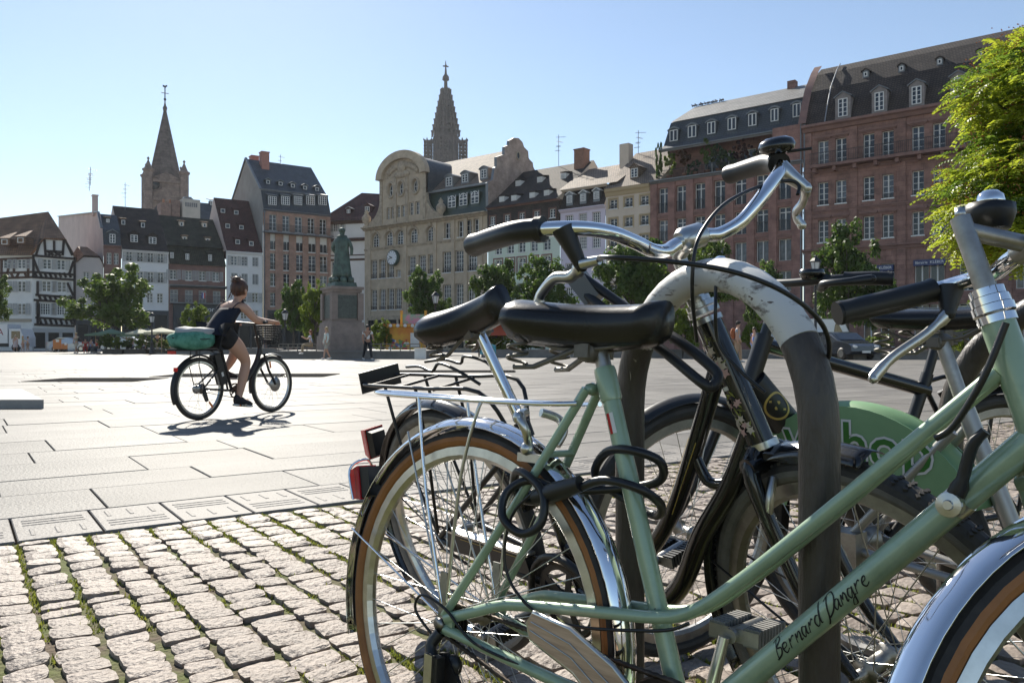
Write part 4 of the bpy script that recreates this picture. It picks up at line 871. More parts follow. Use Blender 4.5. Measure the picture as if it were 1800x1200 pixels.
# label each antenna by the roof it stands on
names = ['roof antenna above the rear of the blind pink wall', 'roof antenna over the front of the blind pink wall', 'roof antenna on the dark brown roof of the white shuttered house', 'roof antenna beside the pink chimneys of the tall brick house', 'tall roof antenna on the steep roof with tiny white dormers', 'tall roof antenna on the pale sunlit tile roof of the beige house']
for o, l_ in zip([o for o in C.objects if o.name.startswith('roof_antenna')], names): o['label'] = l_

# ---------------------------------------------------------------- church tower and cathedral spire
m_tower = course('church_sandstone', (.24, .19, .165), (.205, .16, .14), (.155, .125, .11), 1.0, .5, .95, .02, .3, .4)
m_spire = course('church_spire_stone', (.135, .112, .104), (.115, .097, .09), (.085, .073, .068), 1.2, .6, .95, .02, .3, .4)
D = 175.0; s = D / FPX; bx_ = (290 - 900) * s; ch = thing('church_tower', 'old sandstone church tower with tall stone spire, corner turrets and weathercock', 'church tower', (bx_, D, 0), radians(28))
zz = lambda py: CAMH + (HOR - py) * s
hw_ = 28.5 * s; z_b = zz(318)
M = MB(); M.box((0, 0, z_b / 2), (2 * hw_, 2 * hw_, z_b)); M.build('tower_body', m_tower, ch)
for zc_ in (zz(324), zz(356)): M = MB(); M.box((0, 0, zc_), (2 * hw_ + .7, 2 * hw_ + .7, .6)); M.build('cornice', m_tower, ch)
M = MB(); M.lathe([(28 * s, z_b - 1), (25.5 * s, zz(303)), (.35, zz(196)), (.5, zz(190)), (.25, zz(186)), (.12, zz(180))], 8, Matrix.Rotation(radians(22.5), 4, 'Z'), sm=False); sp = M.build('spire', m_spire, ch)
for a in range(4):
    an_ = pi / 2 * a; R_ = Matrix.Rotation(an_, 4, 'Z'); M = MB(); g_ = hw_ * .75; M.add([(-g_, -hw_ - .05, z_b), (g_, -hw_ - .05, z_b), (0, -hw_ - .05, z_b + hw_ * .35), (0, 0, z_b + hw_ * .35)], [(0, 1, 2), (1, 3, 2), (0, 2, 3)], 0, False, R_); M.build('gable', m_tower, ch)
    M = MB(); Mt = R_ @ Matrix.Translation((-hw_, -hw_, 0)); M.lathe([(.95, z_b - 7), (.95, z_b + 1.0), (1.2, z_b + 1.2), (1.2, z_b + 1.6), (.8, z_b + 1.8), (.12, zz(290)), (.3, zz(287)), (0, zz(284))], 8, Mt, sm=False); M.build('turret', m_tower, ch)
    M = MB(); k = 16; M.lathe([(0, .05), (1.1, .05), (1.1, -.1), (1.5, -.12), (1.5, .2)], k, R_ @ Matrix.Translation((2.4 if a % 2 else -2.4, -hw_ - .1, z_b - 1.6)) @ Matrix.Rotation(pi / 2, 4, 'X'), 0); M.build('round_opening', m_shopdark, ch)
    for x in (-3.2, -1.1, 1.1, 3.2) if False else (-2.6, 2.6):
        for q in (-.75, .75):
            M = MB(); pts = [(-.5, 0), (.5, 0), (.5, 5.2), (.0, 6.1), (-.5, 5.2)]; M.prism([(p[0] + x + q, p[1] + z_b - 12) for p in pts][::-1], -hw_ - .04, -hw_ + .2, 0, R_); M.build('lancet', m_shopdark, ch)
        M = MB(); M.tube([(x + 1.6 * cos(pi * i / 10), -hw_ - .1, z_b - 6.8 + 2.0 * sin(pi * i / 10)) for i in range(11)], .22, 5, M=R_); M.tube([(x - 1.6, -hw_ - .1, z_b - 12), (x - 1.6, -hw_ - .1, z_b - 6.8)], .2, 5, M=R_); M.tube([(x + 1.6, -hw_ - .1, z_b - 12), (x + 1.6, -hw_ - .1, z_b - 6.8)], .2, 5, M=R_); M.build('arch_moulding', m_tower, ch)
for z_, y_ in ((zz(265), .0),):
    for a in range(4):
        for q in (-.5, .5): M = MB(); ri = lambda zq: (25.5 * s * (zz(196) - zq) / (zz(196) - zz(303))) * .924 + .03; R9 = Matrix.Rotation(pi / 2 * a, 4, 'Z'); M.bar(R9 @ V((q, -ri(z_), z_)), R9 @ V((q, -ri(z_ + 2.4), z_ + 2.4)), .22, .05); M.build('slit', m_shopdark, sp)
M = MB(); M.tube([(0, 0, zz(186)), (0, 0, zz(152))], .12, 6); M.tube([(-.75, 0, zz(164)), (.75, 0, zz(164))], .09, 5); M.ball((0, 0, zz(175)), .3, 8); M.add([(-.5, .03, zz(153)), (.1, .03, zz(154.5)), (.55, .03, zz(151)), (.35, .03, zz(149)), (0, .03, zz(151)), (-.4, .03, zz(149.5))], [(0, 1, 2, 3, 4, 5)]); M.build('cross', m_iron, ch)
# cathedral: octagonal tower, stair turrets, stepped openwork spire
D = 390.0; s = D / FPX; ca = thing('cathedral_spire', 'tall openwork gothic cathedral spire of dark sandstone far behind the roofs', 'cathedral', ((783.5 - 900) * s, D, 0), radians(20)); zz = lambda py: CAMH + (HOR - py) * s
m_cath = mat('cathedral_sandstone', (.075, .06, .058), .95, col2=(.05, .042, .042), vs=.25, bump=.6, bs=1.2); R8 = Matrix.Rotation(radians(22.5), 4, 'Z')
w0 = 20.5 * s
M = MB(); M.lathe([(w0 * 1.03, 0), (w0 * 1.03, zz(300)), (w0 * 1.0, zz(248)), (w0, zz(240))], 8, R8, sm=False); M.build('octagon', m_cath, ca)
for i in range(8):
    a = 2 * pi * (i + .5) / 8; M = MB(); Rm = Matrix.Rotation(2 * pi * i / 8, 4, 'Z'); d_ = w0 * .925
    M.prism([(-1.5, zz(284)), (1.5, zz(284)), (1.5, zz(256)), (0, zz(248)), (-1.5, zz(256))][::-1], -d_ - .05, -d_ + .5, 0, Rm); M.build('lancet', mat('dark_tracery', (.03, .025, .03), .9), ca)
    M = MB(); q = V((cos(a + 2 * pi * .0), sin(a), 0)) * (w0 * 1.0); M.tube([(q.x, q.y, zz(320)), (q.x, q.y, zz(243)), (q.x * 1.0, q.y * 1.0, zz(237))], [.7, .6, .05], 5); M.build('pinnacle', m_cath, ca)
for a in range(4):
    an_ = pi / 2 * a - radians(20); q = V((cos(an_), sin(an_), 0)) * (w0 * 1.5); M = MB()
    for k in range(6): b_ = 2 * pi * k / 6; M.tube([(q.x + 1.9 * cos(b_), q.y + 1.9 * sin(b_), zz(310)), (q.x + 1.9 * cos(b_), q.y + 1.9 * sin(b_), zz(246))], .38, 4)
    for k in range(9): z_ = zz(303 - k * 6.6); M.lathe([(1.35, z_), (2.3, z_), (2.3, z_ + .7), (1.35, z_ + .7)], 6, Matrix.Translation((q.x, q.y, 0)), sm=False)
    M.lathe([(.7, zz(310)), (.7, zz(248))], 6, Matrix.Translation((q.x, q.y, 0)), sm=False)
    for k in range(6): b_ = 2 * pi * k / 6; M.tube([(q.x + 2.2 * cos(b_), q.y + 2.2 * sin(b_), zz(247)), (q.x + 2.2 * cos(b_), q.y + 2.2 * sin(b_), zz(243.5))], [.5, .1], 4)
    M.bar((q.x * .7, q.y * .7, zz(250)), (q.x, q.y, zz(250)), 1.0, 1.4); M.build('stair_turret', m_cath, ca)
# spire: eight tiers of small turrets stepping in
M = MB(); tiers = 8; zA, zB_ = zz(240), zz(157)
for k in range(tiers):
    f0 = k / tiers; z_ = zA + (zB_ - zA) * f0; z2_ = zA + (zB_ - zA) * (k + 1) / tiers; rr = w0 * (1 - .80 * f0) ; r2 = w0 * (1 - .80 * (k + 1) / tiers)
    M.lathe([(rr * .56, z_), (r2 * .60, z2_), (r2 * .5, z2_)], 8, R8, sm=False); M.lathe([(rr * .6, z_ - .5), (rr * 1.0, z_ - .4), (rr * 1.0, z_ + .3), (rr * .6, z_ + .3)], 8, R8, sm=False)
    for i in range(8):
        a = 2 * pi * (i + .5) / 8; q = V((cos(a), sin(a), 0)) * (rr * .97 + .25); t_ = 1.15 - .55 * f0
        for c_ in range(4): b_ = pi / 4 + pi / 2 * c_; M.tube([(q.x + t_ * cos(b_), q.y + t_ * sin(b_), z_ - .3), (q.x + t_ * cos(b_), q.y + t_ * sin(b_), z2_ - .1)], .36, 4)
        M.lathe([(t_ * 1.3, z2_ - .7), (t_ * 1.5, z2_ - .1), (t_ * .35, z2_), (.05, z2_ + .9)], 6, Matrix.Translation((q.x, q.y, 0)), sm=False)
M.build('openwork_spire', m_cath, ca)
M = MB(); M.lathe([(w0 * .17, zz(160)), (w0 * .14, zz(143)), (w0 * .30, zz(141)), (w0 * .27, zz(135)), (w0 * .12, zz(131)), (w0 * .1, zz(129)), (.55, zz(128)), (.3, zz(118)), (.8, zz(116)), (.3, zz(114)), (.12, zz(107))], 8, R8, sm=False); M.bar((-1.4, 0, zz(117)), (1.4, 0, zz(117)), .5); M.build('finial', m_cath, ca)
# ---------------------------------------------------------------- bicycles
m_chrome = mat('chrome', (.82, .83, .85), .07, metal=1.0)
m_alu = mat('brushed_aluminium', (.6, .6, .58), .28, metal=1.0, var=.2, vs=30)
m_alu_d = mat('dull_aluminium', (.42, .41, .39), .42, metal=1.0, var=.3, vs=25)
m_rubber = mat('black_rubber', (.018, .017, .016), .55, var=.4, vs=60, col2=(.03, .027, .024))
m_tread = mat('dusty_tyre', (.028, .026, .025), .7, col2=(.07, .062, .055), vs=14)
m_tan = mat('tan_sidewall', (.36, .145, .045), .6, var=.25, vs=20)
m_greywall = mat('grey_sidewall', (.2, .19, .175), .7, var=.4, vs=18)
m_green = mat('mint_green_lacquer', (.315, .425, .29), .3, vs=22, col2=(.22, .315, .215), coat=.6, metal=.12, ramp=(.25, .55), detail=9, chips=((.10, .09, .07), 42, .735))
m_blackp = mat('black_gloss_paint', (.009, .009, .01), .2, coat=.5, chips=((.12, .11, .10), 36, .74))
m_blackm = mat('black_satin', (.016, .016, .017), .38)
m_black_pl = mat('black_plastic', (.014, .014, .015), .45)
m_leather = mat('black_vinyl', (.015, .014, .014), .27, bump=.06, bs=300, spec=.5, chips=((.06, .055, .05), 22, .72))
m_red = mat('red_reflector', (.72, .014, .016), .2, coat=.5, trans=.3)
m_orange = mat('orange_reflector', (.7, .16, .01), .2)
m_cable = mat('black_cable_housing', (.012, .012, .013), .35)
m_rust = mat('greasy_steel', (.09, .07, .055), .5, metal=.7, var=.5, vs=40)
m_grey_st = mat('grey_painted_steel', (.20, .18, .155), .5, metal=.3, var=.35, vs=20)
m_gold = mat('gold_paint', (.55, .38, .10), .4)
m_ink = mat('black_marker', (.008, .008, .008), .6)
m_pedal = mat('grey_pedal_rubber', (.26, .255, .24), .7, var=.3, vs=40)
m_wood = mat('grained_wood_board', (.66, .46, .31), .5, col2=(.40, .26, .17), vs=7, stretch=(1.2, 8, 14), detail=8)
m_grey_pl = mat('grey_plastic', (.2, .2, .19), .5)
YR = Matrix.Rotation(pi / 2, 4, 'X')

def bike(name, label, X, Y, yaw, lean):
    """empty at the rear contact point; local x forward, y left, z up; lean > 0 leans to the right"""
    F = V((cos(yaw), sin(yaw), 0)); R0 = V((F.y, -F.x, 0)); U_ = V((0, 0, 1)); Rr = R0 * cos(lean) - U_ * sin(lean); Up = U_ * cos(lean) + R0 * sin(lean); Lf = -Rr
    M = Matrix(((F.x, Lf.x, Up.x, X), (F.y, Lf.y, Up.y, Y), (F.z, Lf.z, Up.z, 0), (0, 0, 0, 1)))
    o = thing(name, label, 'bicycle'); o.matrix_world = M; o.location = (X, Y, 0); o['_m'] = 0; del o['_m']; return o, M
def steer_matrix(p, head_deg, ang):
    """rotation by ang about the steering axis through p (x, z)"""
    ax = V((-cos(radians(head_deg)), 0, sin(radians(head_deg)))); P = V((p[0], 0, p[1]))
    return Matrix.Translation(P) @ Matrix.Rotation(ang, 4, ax) @ Matrix.Translation(-P)
def wheel(par, c, R, S=None, tw=.035, walls=None, tread=None, rim=None, nsp=36, hub_w=.05, knob=False, spin=0., rimw=.012, brown=.004, hub_r=.022):
    walls = walls or m_rubber; tread = tread or m_rubber; rim = rim or m_alu; Mw = (S or Matrix()) @ Matrix.Translation(c); r0 = R - tw * .5; n = 56
    rb = R - tw - .001
    M = MB(); pr = [(rb + .004, -.011), (rb - rimw, -.012), (rb - rimw - .008, -.004), (rb - rimw - .008, .004), (rb - rimw, .012), (rb + .004, .011)]
    M.lathe(pr, n, YR, sm=False); w = M.build('wheel', rim, par); w.matrix_local = Mw
    T = MB(); k = 14; t2 = tw / 2; prof = [(r0 + t2 * cos(a), t2 * 1.02 * sin(a)) for a in [pi - 2 * pi * j / k for j in range(k + 1)]]
    for j in range(k):
        seg = [prof[j], prof[j + 1]]; mid = (prof[j][0] + prof[j + 1][0]) / 2; T.lathe(seg, n, YR, 0 if mid > r0 + t2 * .42 else 1)
    if knob:
        for i in range(110):
            a = 2 * pi * i / 110
            for q in (-.011, -.004, .004, .011):
                T.box((0, 0, 0), (.005, .005, .006), 0, Matrix.Rotation(-a, 4, 'Y') @ Matrix.Translation((R - abs(q) * .25, q, 0)) @ Matrix.Rotation((.6 if (i + int(q * 1000)) % 2 else -.6), 4, 'X'))
    T.build('tyre', [tread, walls], w)
    H_ = MB(); hw = hub_w / 2; H_.lathe([(.006, -hw - .028), (.009, -hw - .012), (.009, -hw), (hub_r, -hw), (hub_r, -hw + .004), (hub_r * .62, -hw + .006), (hub_r * .62, hw - .006), (hub_r, hw - .004), (hub_r, hw), (.009, hw), (.009, hw + .012), (.006, hw + .028), (0, hw + .028)], 12, YR); H_.build('hub', m_alu_d, w)
    S_ = MB()
    for i in range(nsp):
        sd = 1 if i % 2 else -1; a = 2 * pi * i / nsp + spin; cr = .9 * (1 if (i // 2) % 2 else -1); p0 = V((hub_r * .95 * cos(a + cr), sd * hw, hub_r * .95 * sin(a + cr))); p1 = V(((rb - rimw - .006) * cos(a), sd * .002, (rb - rimw - .006) * sin(a)))
        S_.tube([p0, p1], .00105, 4, caps=False)
    S_.build('spokes', m_alu, w)
    return w
def arc_pts(c, r, a0, a1, n, y=0.): return [V((c[0] + r * cos(a0 + (a1 - a0) * i / n), y, c[2] + r * sin(a0 + (a1 - a0) * i / n))) for i in range(n + 1)]
def mudguard(par, c, R, a0, a1, w, m, S=None, n=40, depth=.014, ridge=True, name='mudguard'):
    """curved blade over the wheel, a0..a1 in radians counted from straight ahead towards the top"""
    M = MB(); k = 8; rings = []
    for i in range(n + 1):
        a = a0 + (a1 - a0) * i / n; rg = []
        for lay, off in ((0, .0), (1, -.0016)):
            js = range(k + 1) if lay == 0 else range(k, -1, -1)
            for j in js:
                b = -1 + 2 * j / k; rr = R + off - depth * abs(b) ** 2.2 + (.0025 if ridge and abs(b) < .2 else 0); rg.append((c[0] + rr * cos(a), b * w / 2, c[2] + rr * sin(a)))
        rings.append(rg)
    M.loft(rings, sm=True); M.v = [tuple((S @ V(p))) if S else p for p in M.v]
    return M.build(name, m, par)
def pipe(par, name, pts, r, m, n=10, S=None, k=0, caps=True, flat=1.0):
    P = smooth_path(pts, k) if k else [V(p) for p in pts]
    if S: P = [S @ p for p in P]
    if isinstance(r, (list, tuple)) and len(r) != len(P):
        r = [r[0] + (r[-1] - r[0]) * i / (len(P) - 1) for i in range(len(P))]
    M = MB(); M.tube(P, r, n, caps=caps, flat=flat); return M.build(name, m, par)
def saddle(par, M4, L=.27, wb=.2, wn=.05, th=.06, m=None, spring=True, dip=.004):
    """padded saddle, origin at the clamp, x forward; cover, skirt and rails"""
    m = m or m_leather; M = MB(); rings = []; n = 18; st = 16
    for i in range(st + 1):
        t = i / st; x = -L * .55 + L * t; w = wn + (wb - wn) * (1 / (1 + math.exp((t - .42) * 11))) ; e = min(1, sqrt(max(.0, t * 14)) * .55 + .2) if t < .07 else (1 if t < .93 else .55 + .45 * sqrt(max(0, (1 - t) / .07)))
        w *= e; top = .055 + .012 * (1 - t) ** 2 - dip * sin(pi * t) + (.004 if t > .9 else 0); h_ = th * (.95 - .15 * t) * (.72 + .28 * e)
        rg = []
        for j in range(n):
            a = 2 * pi * j / n; cx, cz = cos(a), sin(a); ex = abs(cx) ** .75 * (1 if cx > 0 else -1); ez = abs(cz) ** .8 * (1 if cz > 0 else -1)
            zc = top - h_ * .5 + ez * h_ * .5 * (1 if cz > 0 else .9); yy = ex * w / 2 * (1 if cz > -.3 else .9); rg.append((x, yy, zc))
        rings.append(rg)
    M.loft(rings); s = M.build('saddle', m, par); s.matrix_local = M4
    Rl = MB()
    for sg in (-1, 1):
        Rl.tube(smooth_path([(L * .36, sg * .012, .012), (L * .2, sg * .02, -.012), (-.02, sg * .022, -.02), (-L * .25, sg * .03, -.015), (-L * .42, sg * .045, .012)], 5), .0035, 6)
        if spring:
            pts = [V((-L * .40 + .017 * cos(a), sg * .055 + .017 * sin(a), -.05 + .055 * a / (2 * pi * 3.0))) for a in [2 * pi * 3.0 * i / 40 for i in range(41)]]; Rl.tube(pts, .0032, 5)
            Rl.tube([(-.02, sg * .022, -.02), (-L * .30, sg * .045, -.052), (-L * .42, sg * .055, -.054)], .005, 6)
    Rl.build('rails', m_grey_st, s)
    Cl = MB(); Cl.lathe([(.0, -.028), (.017, -.028), (.019, -.02), (.019, .02), (.017, .028), (0, .028)], 12, Matrix.Translation((0, 0, -.022)) @ YR); Cl.box((0, 0, -.022), (.028, .07, .022)); Cl.build('clamp', m_grey_st, s)
    return s
def grip(par, pts, r, m, S=None, name='grip', ring=None):
    P = smooth_path(pts, 5); P = [S @ p for p in P] if S else P; M = MB(); k = len(P); rr = []
    for i in range(k): t = i / (k - 1); rr.append(r * (1.10 if t < .08 or t > .93 else 1.0 + .05 * sin(pi * t)))
    M.tube(P, rr, 14); d = (P[-1] - P[-2]).normalized(); M.tube([P[-1], P[-1] + d * .004], r * 1.04, 14)
    if ring: 
        for q in (.06, .12): i = int(q * k); M.tube([P[i], P[i] + (P[i + 1] - P[i]).normalized() * .006], r * 1.16, 14)
    return M.build(name, m, par)
def lever(par, pivot, tip_pts, S=None, m=None, body=None, clamp_at=None, r=.007):
    """brake lever: bracket hugging the bar, blade curving to its tip"""
    M = MB(); P = smooth_path([pivot] + tip_pts, 5); P = [S @ p for p in P] if S else P; k = len(P); M.tube(P, [r * 1.15 if i < 3 else (r * (.85 if i < k - 4 else 1.0)) for i in range(k)], 8, flat=1.5)
    M.ball(tuple(P[-1]), r * 1.25, 8); lo = M.build('brake_lever', m or m_alu, par)
    if clamp_at is not None:
        B = MB(); a = S @ V(clamp_at) if S else V(clamp_at); b = P[0]; B.tube([a, a + (b - a) * .5, b], [.019, .014, .010], 10); B.ball(tuple(b), .011, 8); B.build('bracket', body or m_black_pl, lo)
    return lo
def pedal(par, c, m=None, w=.09, l=.085, name='pedal'):
    M = MB(); x, y, z = c
    for sg in (-1, 1):
        M.box((x + sg * l * .33, y, z), (l * .26, w, .019), 0)
        for q in range(9): M.box((x + sg * l * .33, y - w / 2 + w * (q + .5) / 9, z), (l * .30, w * .065, .026), 0)
    M.tube([(x, y - w / 2 - .012, z), (x, y + w / 2, z)], .011, 10, mi=1)
    for q in (-1, 1): M.box((x, y + q * w * .48, z), (l * .95, .004, .02), 1)
    return M.build(name, [m or m_pedal, m_alu_d], par)
def chainring(par, c, r, m, n=40, arms=5):
    M = MB(); T = Matrix.Translation(c) @ YR; M.lathe([(r - .014, -.0015), (r, -.0015), (r + .003, 0), (r, .0015), (r - .014, .0015), (r - .014, -.0015)], n, T, sm=False)
    for i in range(arms): a = 2 * pi * i / arms; M.bar((c[0], c[1], c[2]), (c[0] + (r - .01) * cos(a), c[1], c[2] + (r - .01) * sin(a)), .016, .004, up=(0, 1, 0))
    return M.build('chainring', m, par)
def chain(par, a, ra, b, rb, y, m):
    M = MB(); A_, B_ = V((a[0], y, a[1])), V((b[0], y, b[1])); loop = [A_ + V((ra * cos(t), 0, ra * sin(t))) for t in [radians(-90 + 180 * i / 12) for i in range(13)]]
    loop += [B_ + V((rb * cos(t), 0, rb * sin(t))) for t in [radians(90 + 180 * i / 8) for i in range(9)]]; k = len(loop); fine = []
    for i in range(k):
        p, q = loop[i], loop[(i + 1) % k]; n = max(1, int((q - p).length / .0064)); fine += [p + (q - p) * (j / n) for j in range(n)]
    M.tube(fine, [.0034 if i % 2 else .0048 for i in range(len(fine))], 6, closed=True)
    return M.build('chain', m, par)

# ================= green mixte bicycle (nearest)
B, BM = bike('green_bicycle', 'old mint-green ladies bicycle with tan-wall tyres and chrome mudguards, nearest the camera', -.095, 1.437, -.76, -.069)
AX, FX, BB = V((0, 0, .34)), V((1.05, 0, .34)), V((.455, 0, .285))
ST = V((.2835, 0, .80)); HT, HB = V((.836, 0, .862)), V((.884, 0, .715))
HA = math.degrees(atan2(HT.z - HB.z, HB.x - HT.x)); S1 = steer_matrix((HT.x, HT.z), HA, radians(48))
pipe(B, 'seat_tube', [BB, ST], .0148, m_green, 14)
M = MB(); d_ = (ST - BB).normalized(); M.tube([ST - d_ * .055, ST - d_ * .05, ST - d_ * .006, ST], [.0165, .0178, .0178, .0165], 14); M.ball((ST.x - .022, 0, ST.z - .035), (.011, .02, .011), 8); M.build('seat_lug', m_green, B)
pipe(B, 'down_tube', [BB + V((.01, 0, .012)), V((.872, 0, .735))], .0172, m_green, 16)
pipe(B, 'head_tube', [HB, HT], .0185, m_green, 16)
for y in (-1, 1):
    pipe(B, 'lateral_tube', [(.012, y * .066, .352), (.07, y * .062, .374), (.125, y * .054, .396), (.165, y * .046, .405), (.30, y * .033, .424), (.42, y * .024, .441), (.475, y * .0215, .463), (.53, y * .0195, .507), (.60, y * .017, .572), (.72, y * .011, .690), (.838, y * .006, .806)], .0095, m_green, 12, k=4)
    pipe(B, 'seat_stay', [(.006, y * .066, .356), (.14, y * .045, .56), (.262, y * .017, .765)], [.0078, .0078], m_green, 10, k=3)
    pipe(B, 'chain_stay', [(.010, y * .066, .333), (.2, y * .05, .312), (.43, y * .026, .288)], [.0085, .011], m_green, 10, k=4)
    M = MB(); M.prism([(-.012, .325), (.025, .322), (.03, .345), (.02, .362), (-.008, .36)], y * .062, y * .068); M.build('dropout', m_green, B)
pipe(B, 'stay_bridge', [(.20, -.033, .655), (.20, .033, .655)], .006, m_green)
for k, (z_, r_) in enumerate(((0, .0205), (.012, .0225), (.022, .021), (.032, .019))):
    d_ = (HT - HB).normalized(); p = HT + d_ * z_; pipe(B, 'headset_ring', [p, p + d_ * .009], r_, m_chrome, 18)
p = HB - (HT - HB).normalized() * .012; pipe(B, 'headset_ring', [p, HB], .0215, m_chrome, 18)
M = MB(); M.lathe([(0, -.036), (.021, -.036), (.021, .036), (0, .036)], 14, Matrix.Translation(BB) @ YR); M.build('bottom_bracket', m_green, B)
# fork
up_ = (HT - HB).normalized()
for y in (-1, 1): pipe(B, 'fork_blade', [HB - up_ * .01 + V((0, y * .02, 0)), HB - up_ * .035 + V((0, y * .043, 0)), V((.97, y * .049, .47)), V((1.0, y * .049, .40)), V((1.05, y * .05, .34))], [.0125, .007], m_green, 10, S1, 5)
pipe(B, 'fork_crown', [HB - up_ * .022 + V((0, -.045, 0)), HB - up_ * .022 + V((0, .045, 0))], .014, m_green, 10, S1)
# wheels
w1 = wheel(B, AX, .34, None, .034, m_tan, m_tread, m_alu, 36, .075, spin=.1); w2 = wheel(B, FX, .34, S1, .034, m_tan, m_tread, m_alu, 36, .06)
mudguard(B, AX, .362, radians(-22), radians(198), .052, m_chrome); mudguard(B, FX, .362, radians(28), radians(215), .052, m_chrome, S1)
for y in (-1, 1):
    pipe(B, 'mudguard_stay', [(-.004, y * .058, .345), (-.335, y * .028, .45)], .0022, m_chrome, 6); pipe(B, 'mudguard_stay', [(-.003, y * .058, .35), (-.16, y * .035, .665), ], .0022, m_alu, 6)
    pipe(B, 'mudguard_stay', [(1.05, y * .055, .345), (.72, y * .03, .42)], .0022, m_chrome, 6, S1)
# rear carrier: two chrome rails, cross wires, stays to the axle
def rk(x, y, z): return (x, y, z)
for y in (-1, 1):
    pipe(B, 'carrier_rail', [(.255, y * .030, .741), (.19, y * .05, .737), (.02, y * .058, .735), (-.17, y * .06, .735), (-.255, y * .045, .737), (-.268, 0, .738)], .0044, m_chrome, 8, k=5)
    pipe(B, 'carrier_stay', [(.0, y * .066, .37), (-.06, y * .066, .56), (-.10, y * .062, .735)], .0033, m_chrome, 8, k=3)
    pipe(B, 'carrier_stay', [(.012, y * .066, .40), (.03, y * .066, .60), (.06, y * .06, .722), (.065, y * .05, .735)], .0033, m_alu, 8, k=4)
    M = MB(); M.bx(-.008, .010, y * .066 - .002, y * .066 + .002, .345, .43); M.build('stay_eyelet', m_alu_d, B)
pipe(B, 'carrier_rail', [(.18, 0, .737), (-.262, 0, .738)], .0036, m_chrome, 8)
for x in (-.2, -.1, .02, .12): pipe(B, 'carrier_wire', [(x, -.057, .736), (x, .057, .736)], .003, m_chrome, 6)
# tail light on the mudguard
tl = MB(); Mt = Matrix.Translation((-.316, 0, .548)) @ Matrix.Rotation(radians(-14), 4, 'Y') @ Matrix.Scale(.84, 4); tl.loft([[(-.03, -.026, -.04), (-.03, .026, -.04), (-.03, .026, .04), (-.03, -.026, .04)], [(.02, -.02, -.036), (.02, .02, -.036), (.02, .02, .036), (.02, -.02, .036)]], sm=False, M=Mt); to = tl.build('tail_light', m_black_pl, B)
tl = MB(); tl.loft([[(-.062, -.020, -.034), (-.062, .020, -.034), (-.062, .020, .034), (-.062, -.020, .034)], [(-.012, -.029, -.042), (-.012, .029, -.042), (-.012, .029, .042), (-.012, -.029, .042)], [(-.0110, -.027, -.041), (-.0110, .027, -.041), (-.011, .027, .041), (-.011, -.027, .041)]] if True else [[(0, 0, 0)] * 4, [(-.0295, -.028, -.042), (-.0295, .028, -.042), (-.0295, .028, .042), (-.0295, -.028, .042)]], sm=False, M=Mt); tl.build('lens', m_red, to)
pipe(B, 'light_hoop', [(-.332, -.031, .51), (-.352, -.03, .570), (-.34, 0, .592), (-.352, .03, .570), (-.332, .031, .51)], .003, m_chrome, 8, k=5)
# saddle and post
pipe(B, 'seat_post', [ST - V((-.01, 0, .03)), ST + (ST - BB).normalized() * .065], .0127, m_alu_d, 12)
saddle(B, Matrix.Translation((.262, 0, .848)) @ Matrix.Rotation(radians(1), 4, 'Y'), .30, .2, .082, .088, None, True)
# stem, bars, levers
q0 = HT + up_ * .03; qt = HT + up_ * .128
pipe(B, 'stem', [HT, q0, HT + up_ * .10, qt, qt + up_ * .004], .0115, m_alu_d, 14, S1); M = MB(); M.lathe([(0, .012), (.006, .012), (.007, 0), (.0, 0)], 6, S1 @ Matrix.Translation(qt + up_ * .004)); M.build('stem_bolt', m_alu, B)
cl = qt + V((.085, 0, -.018)); pipe(B, 'stem_extension', [qt - up_ * .012, cl], .0105, m_alu_d, 12, S1); pipe(B, 'bar_clamp', [cl + V((0, -.02, 0)), cl + V((0, .02, 0))], .0165, m_alu, 14, S1)
for y in (-1, 1):
    pts = [cl, cl + V((.004, y * .05, 0)), cl + V((.03, y * .11, .015)), cl + V((.04, y * .16, .028)), cl + V((.03, y * .20, .031)), cl + V((.004, y * .219, .023)), cl + V((-.12, y * .225, -.026))]
    pipe(B, 'handlebar', pts, .011, m_chrome, 12, S1, 6)
    grip(B, [cl + V((.008, y * .218, .025)), cl + V((-.055, y * .222, -.001)), cl + V((-.125, y * .226, -.028))], .0165, m_black_pl, S1)
    pv = cl + V((.022, y * .205, -.012)); lever(B, pv, [pv + V((-.03, y * .004, -.035)), pv + V((-.075, y * .012, -.075)), pv + V((-.10, y * .016, -.108))], S1, m_alu, m_black_pl, cl + V((.026, y * .206, .026)), .0058)
bl = MB(); bp = S1 @ (cl + V((-.035, .02, .062))); bl.lathe([(0, .014), (.009, .0125), (.014, .008), (.016, 0), (.015, -.004), (0, -.004)], 18, Matrix.Translation(bp)); bo = bl.build('bell', m_chrome, B); bl = MB(); bl.lathe([(.0, -.004), (.027, -.004), (.028, -.014), (.022, -.034), (0, -.036)], 16, Matrix.Translation(bp)); bl.build('bell_base', m_black_pl, bo)
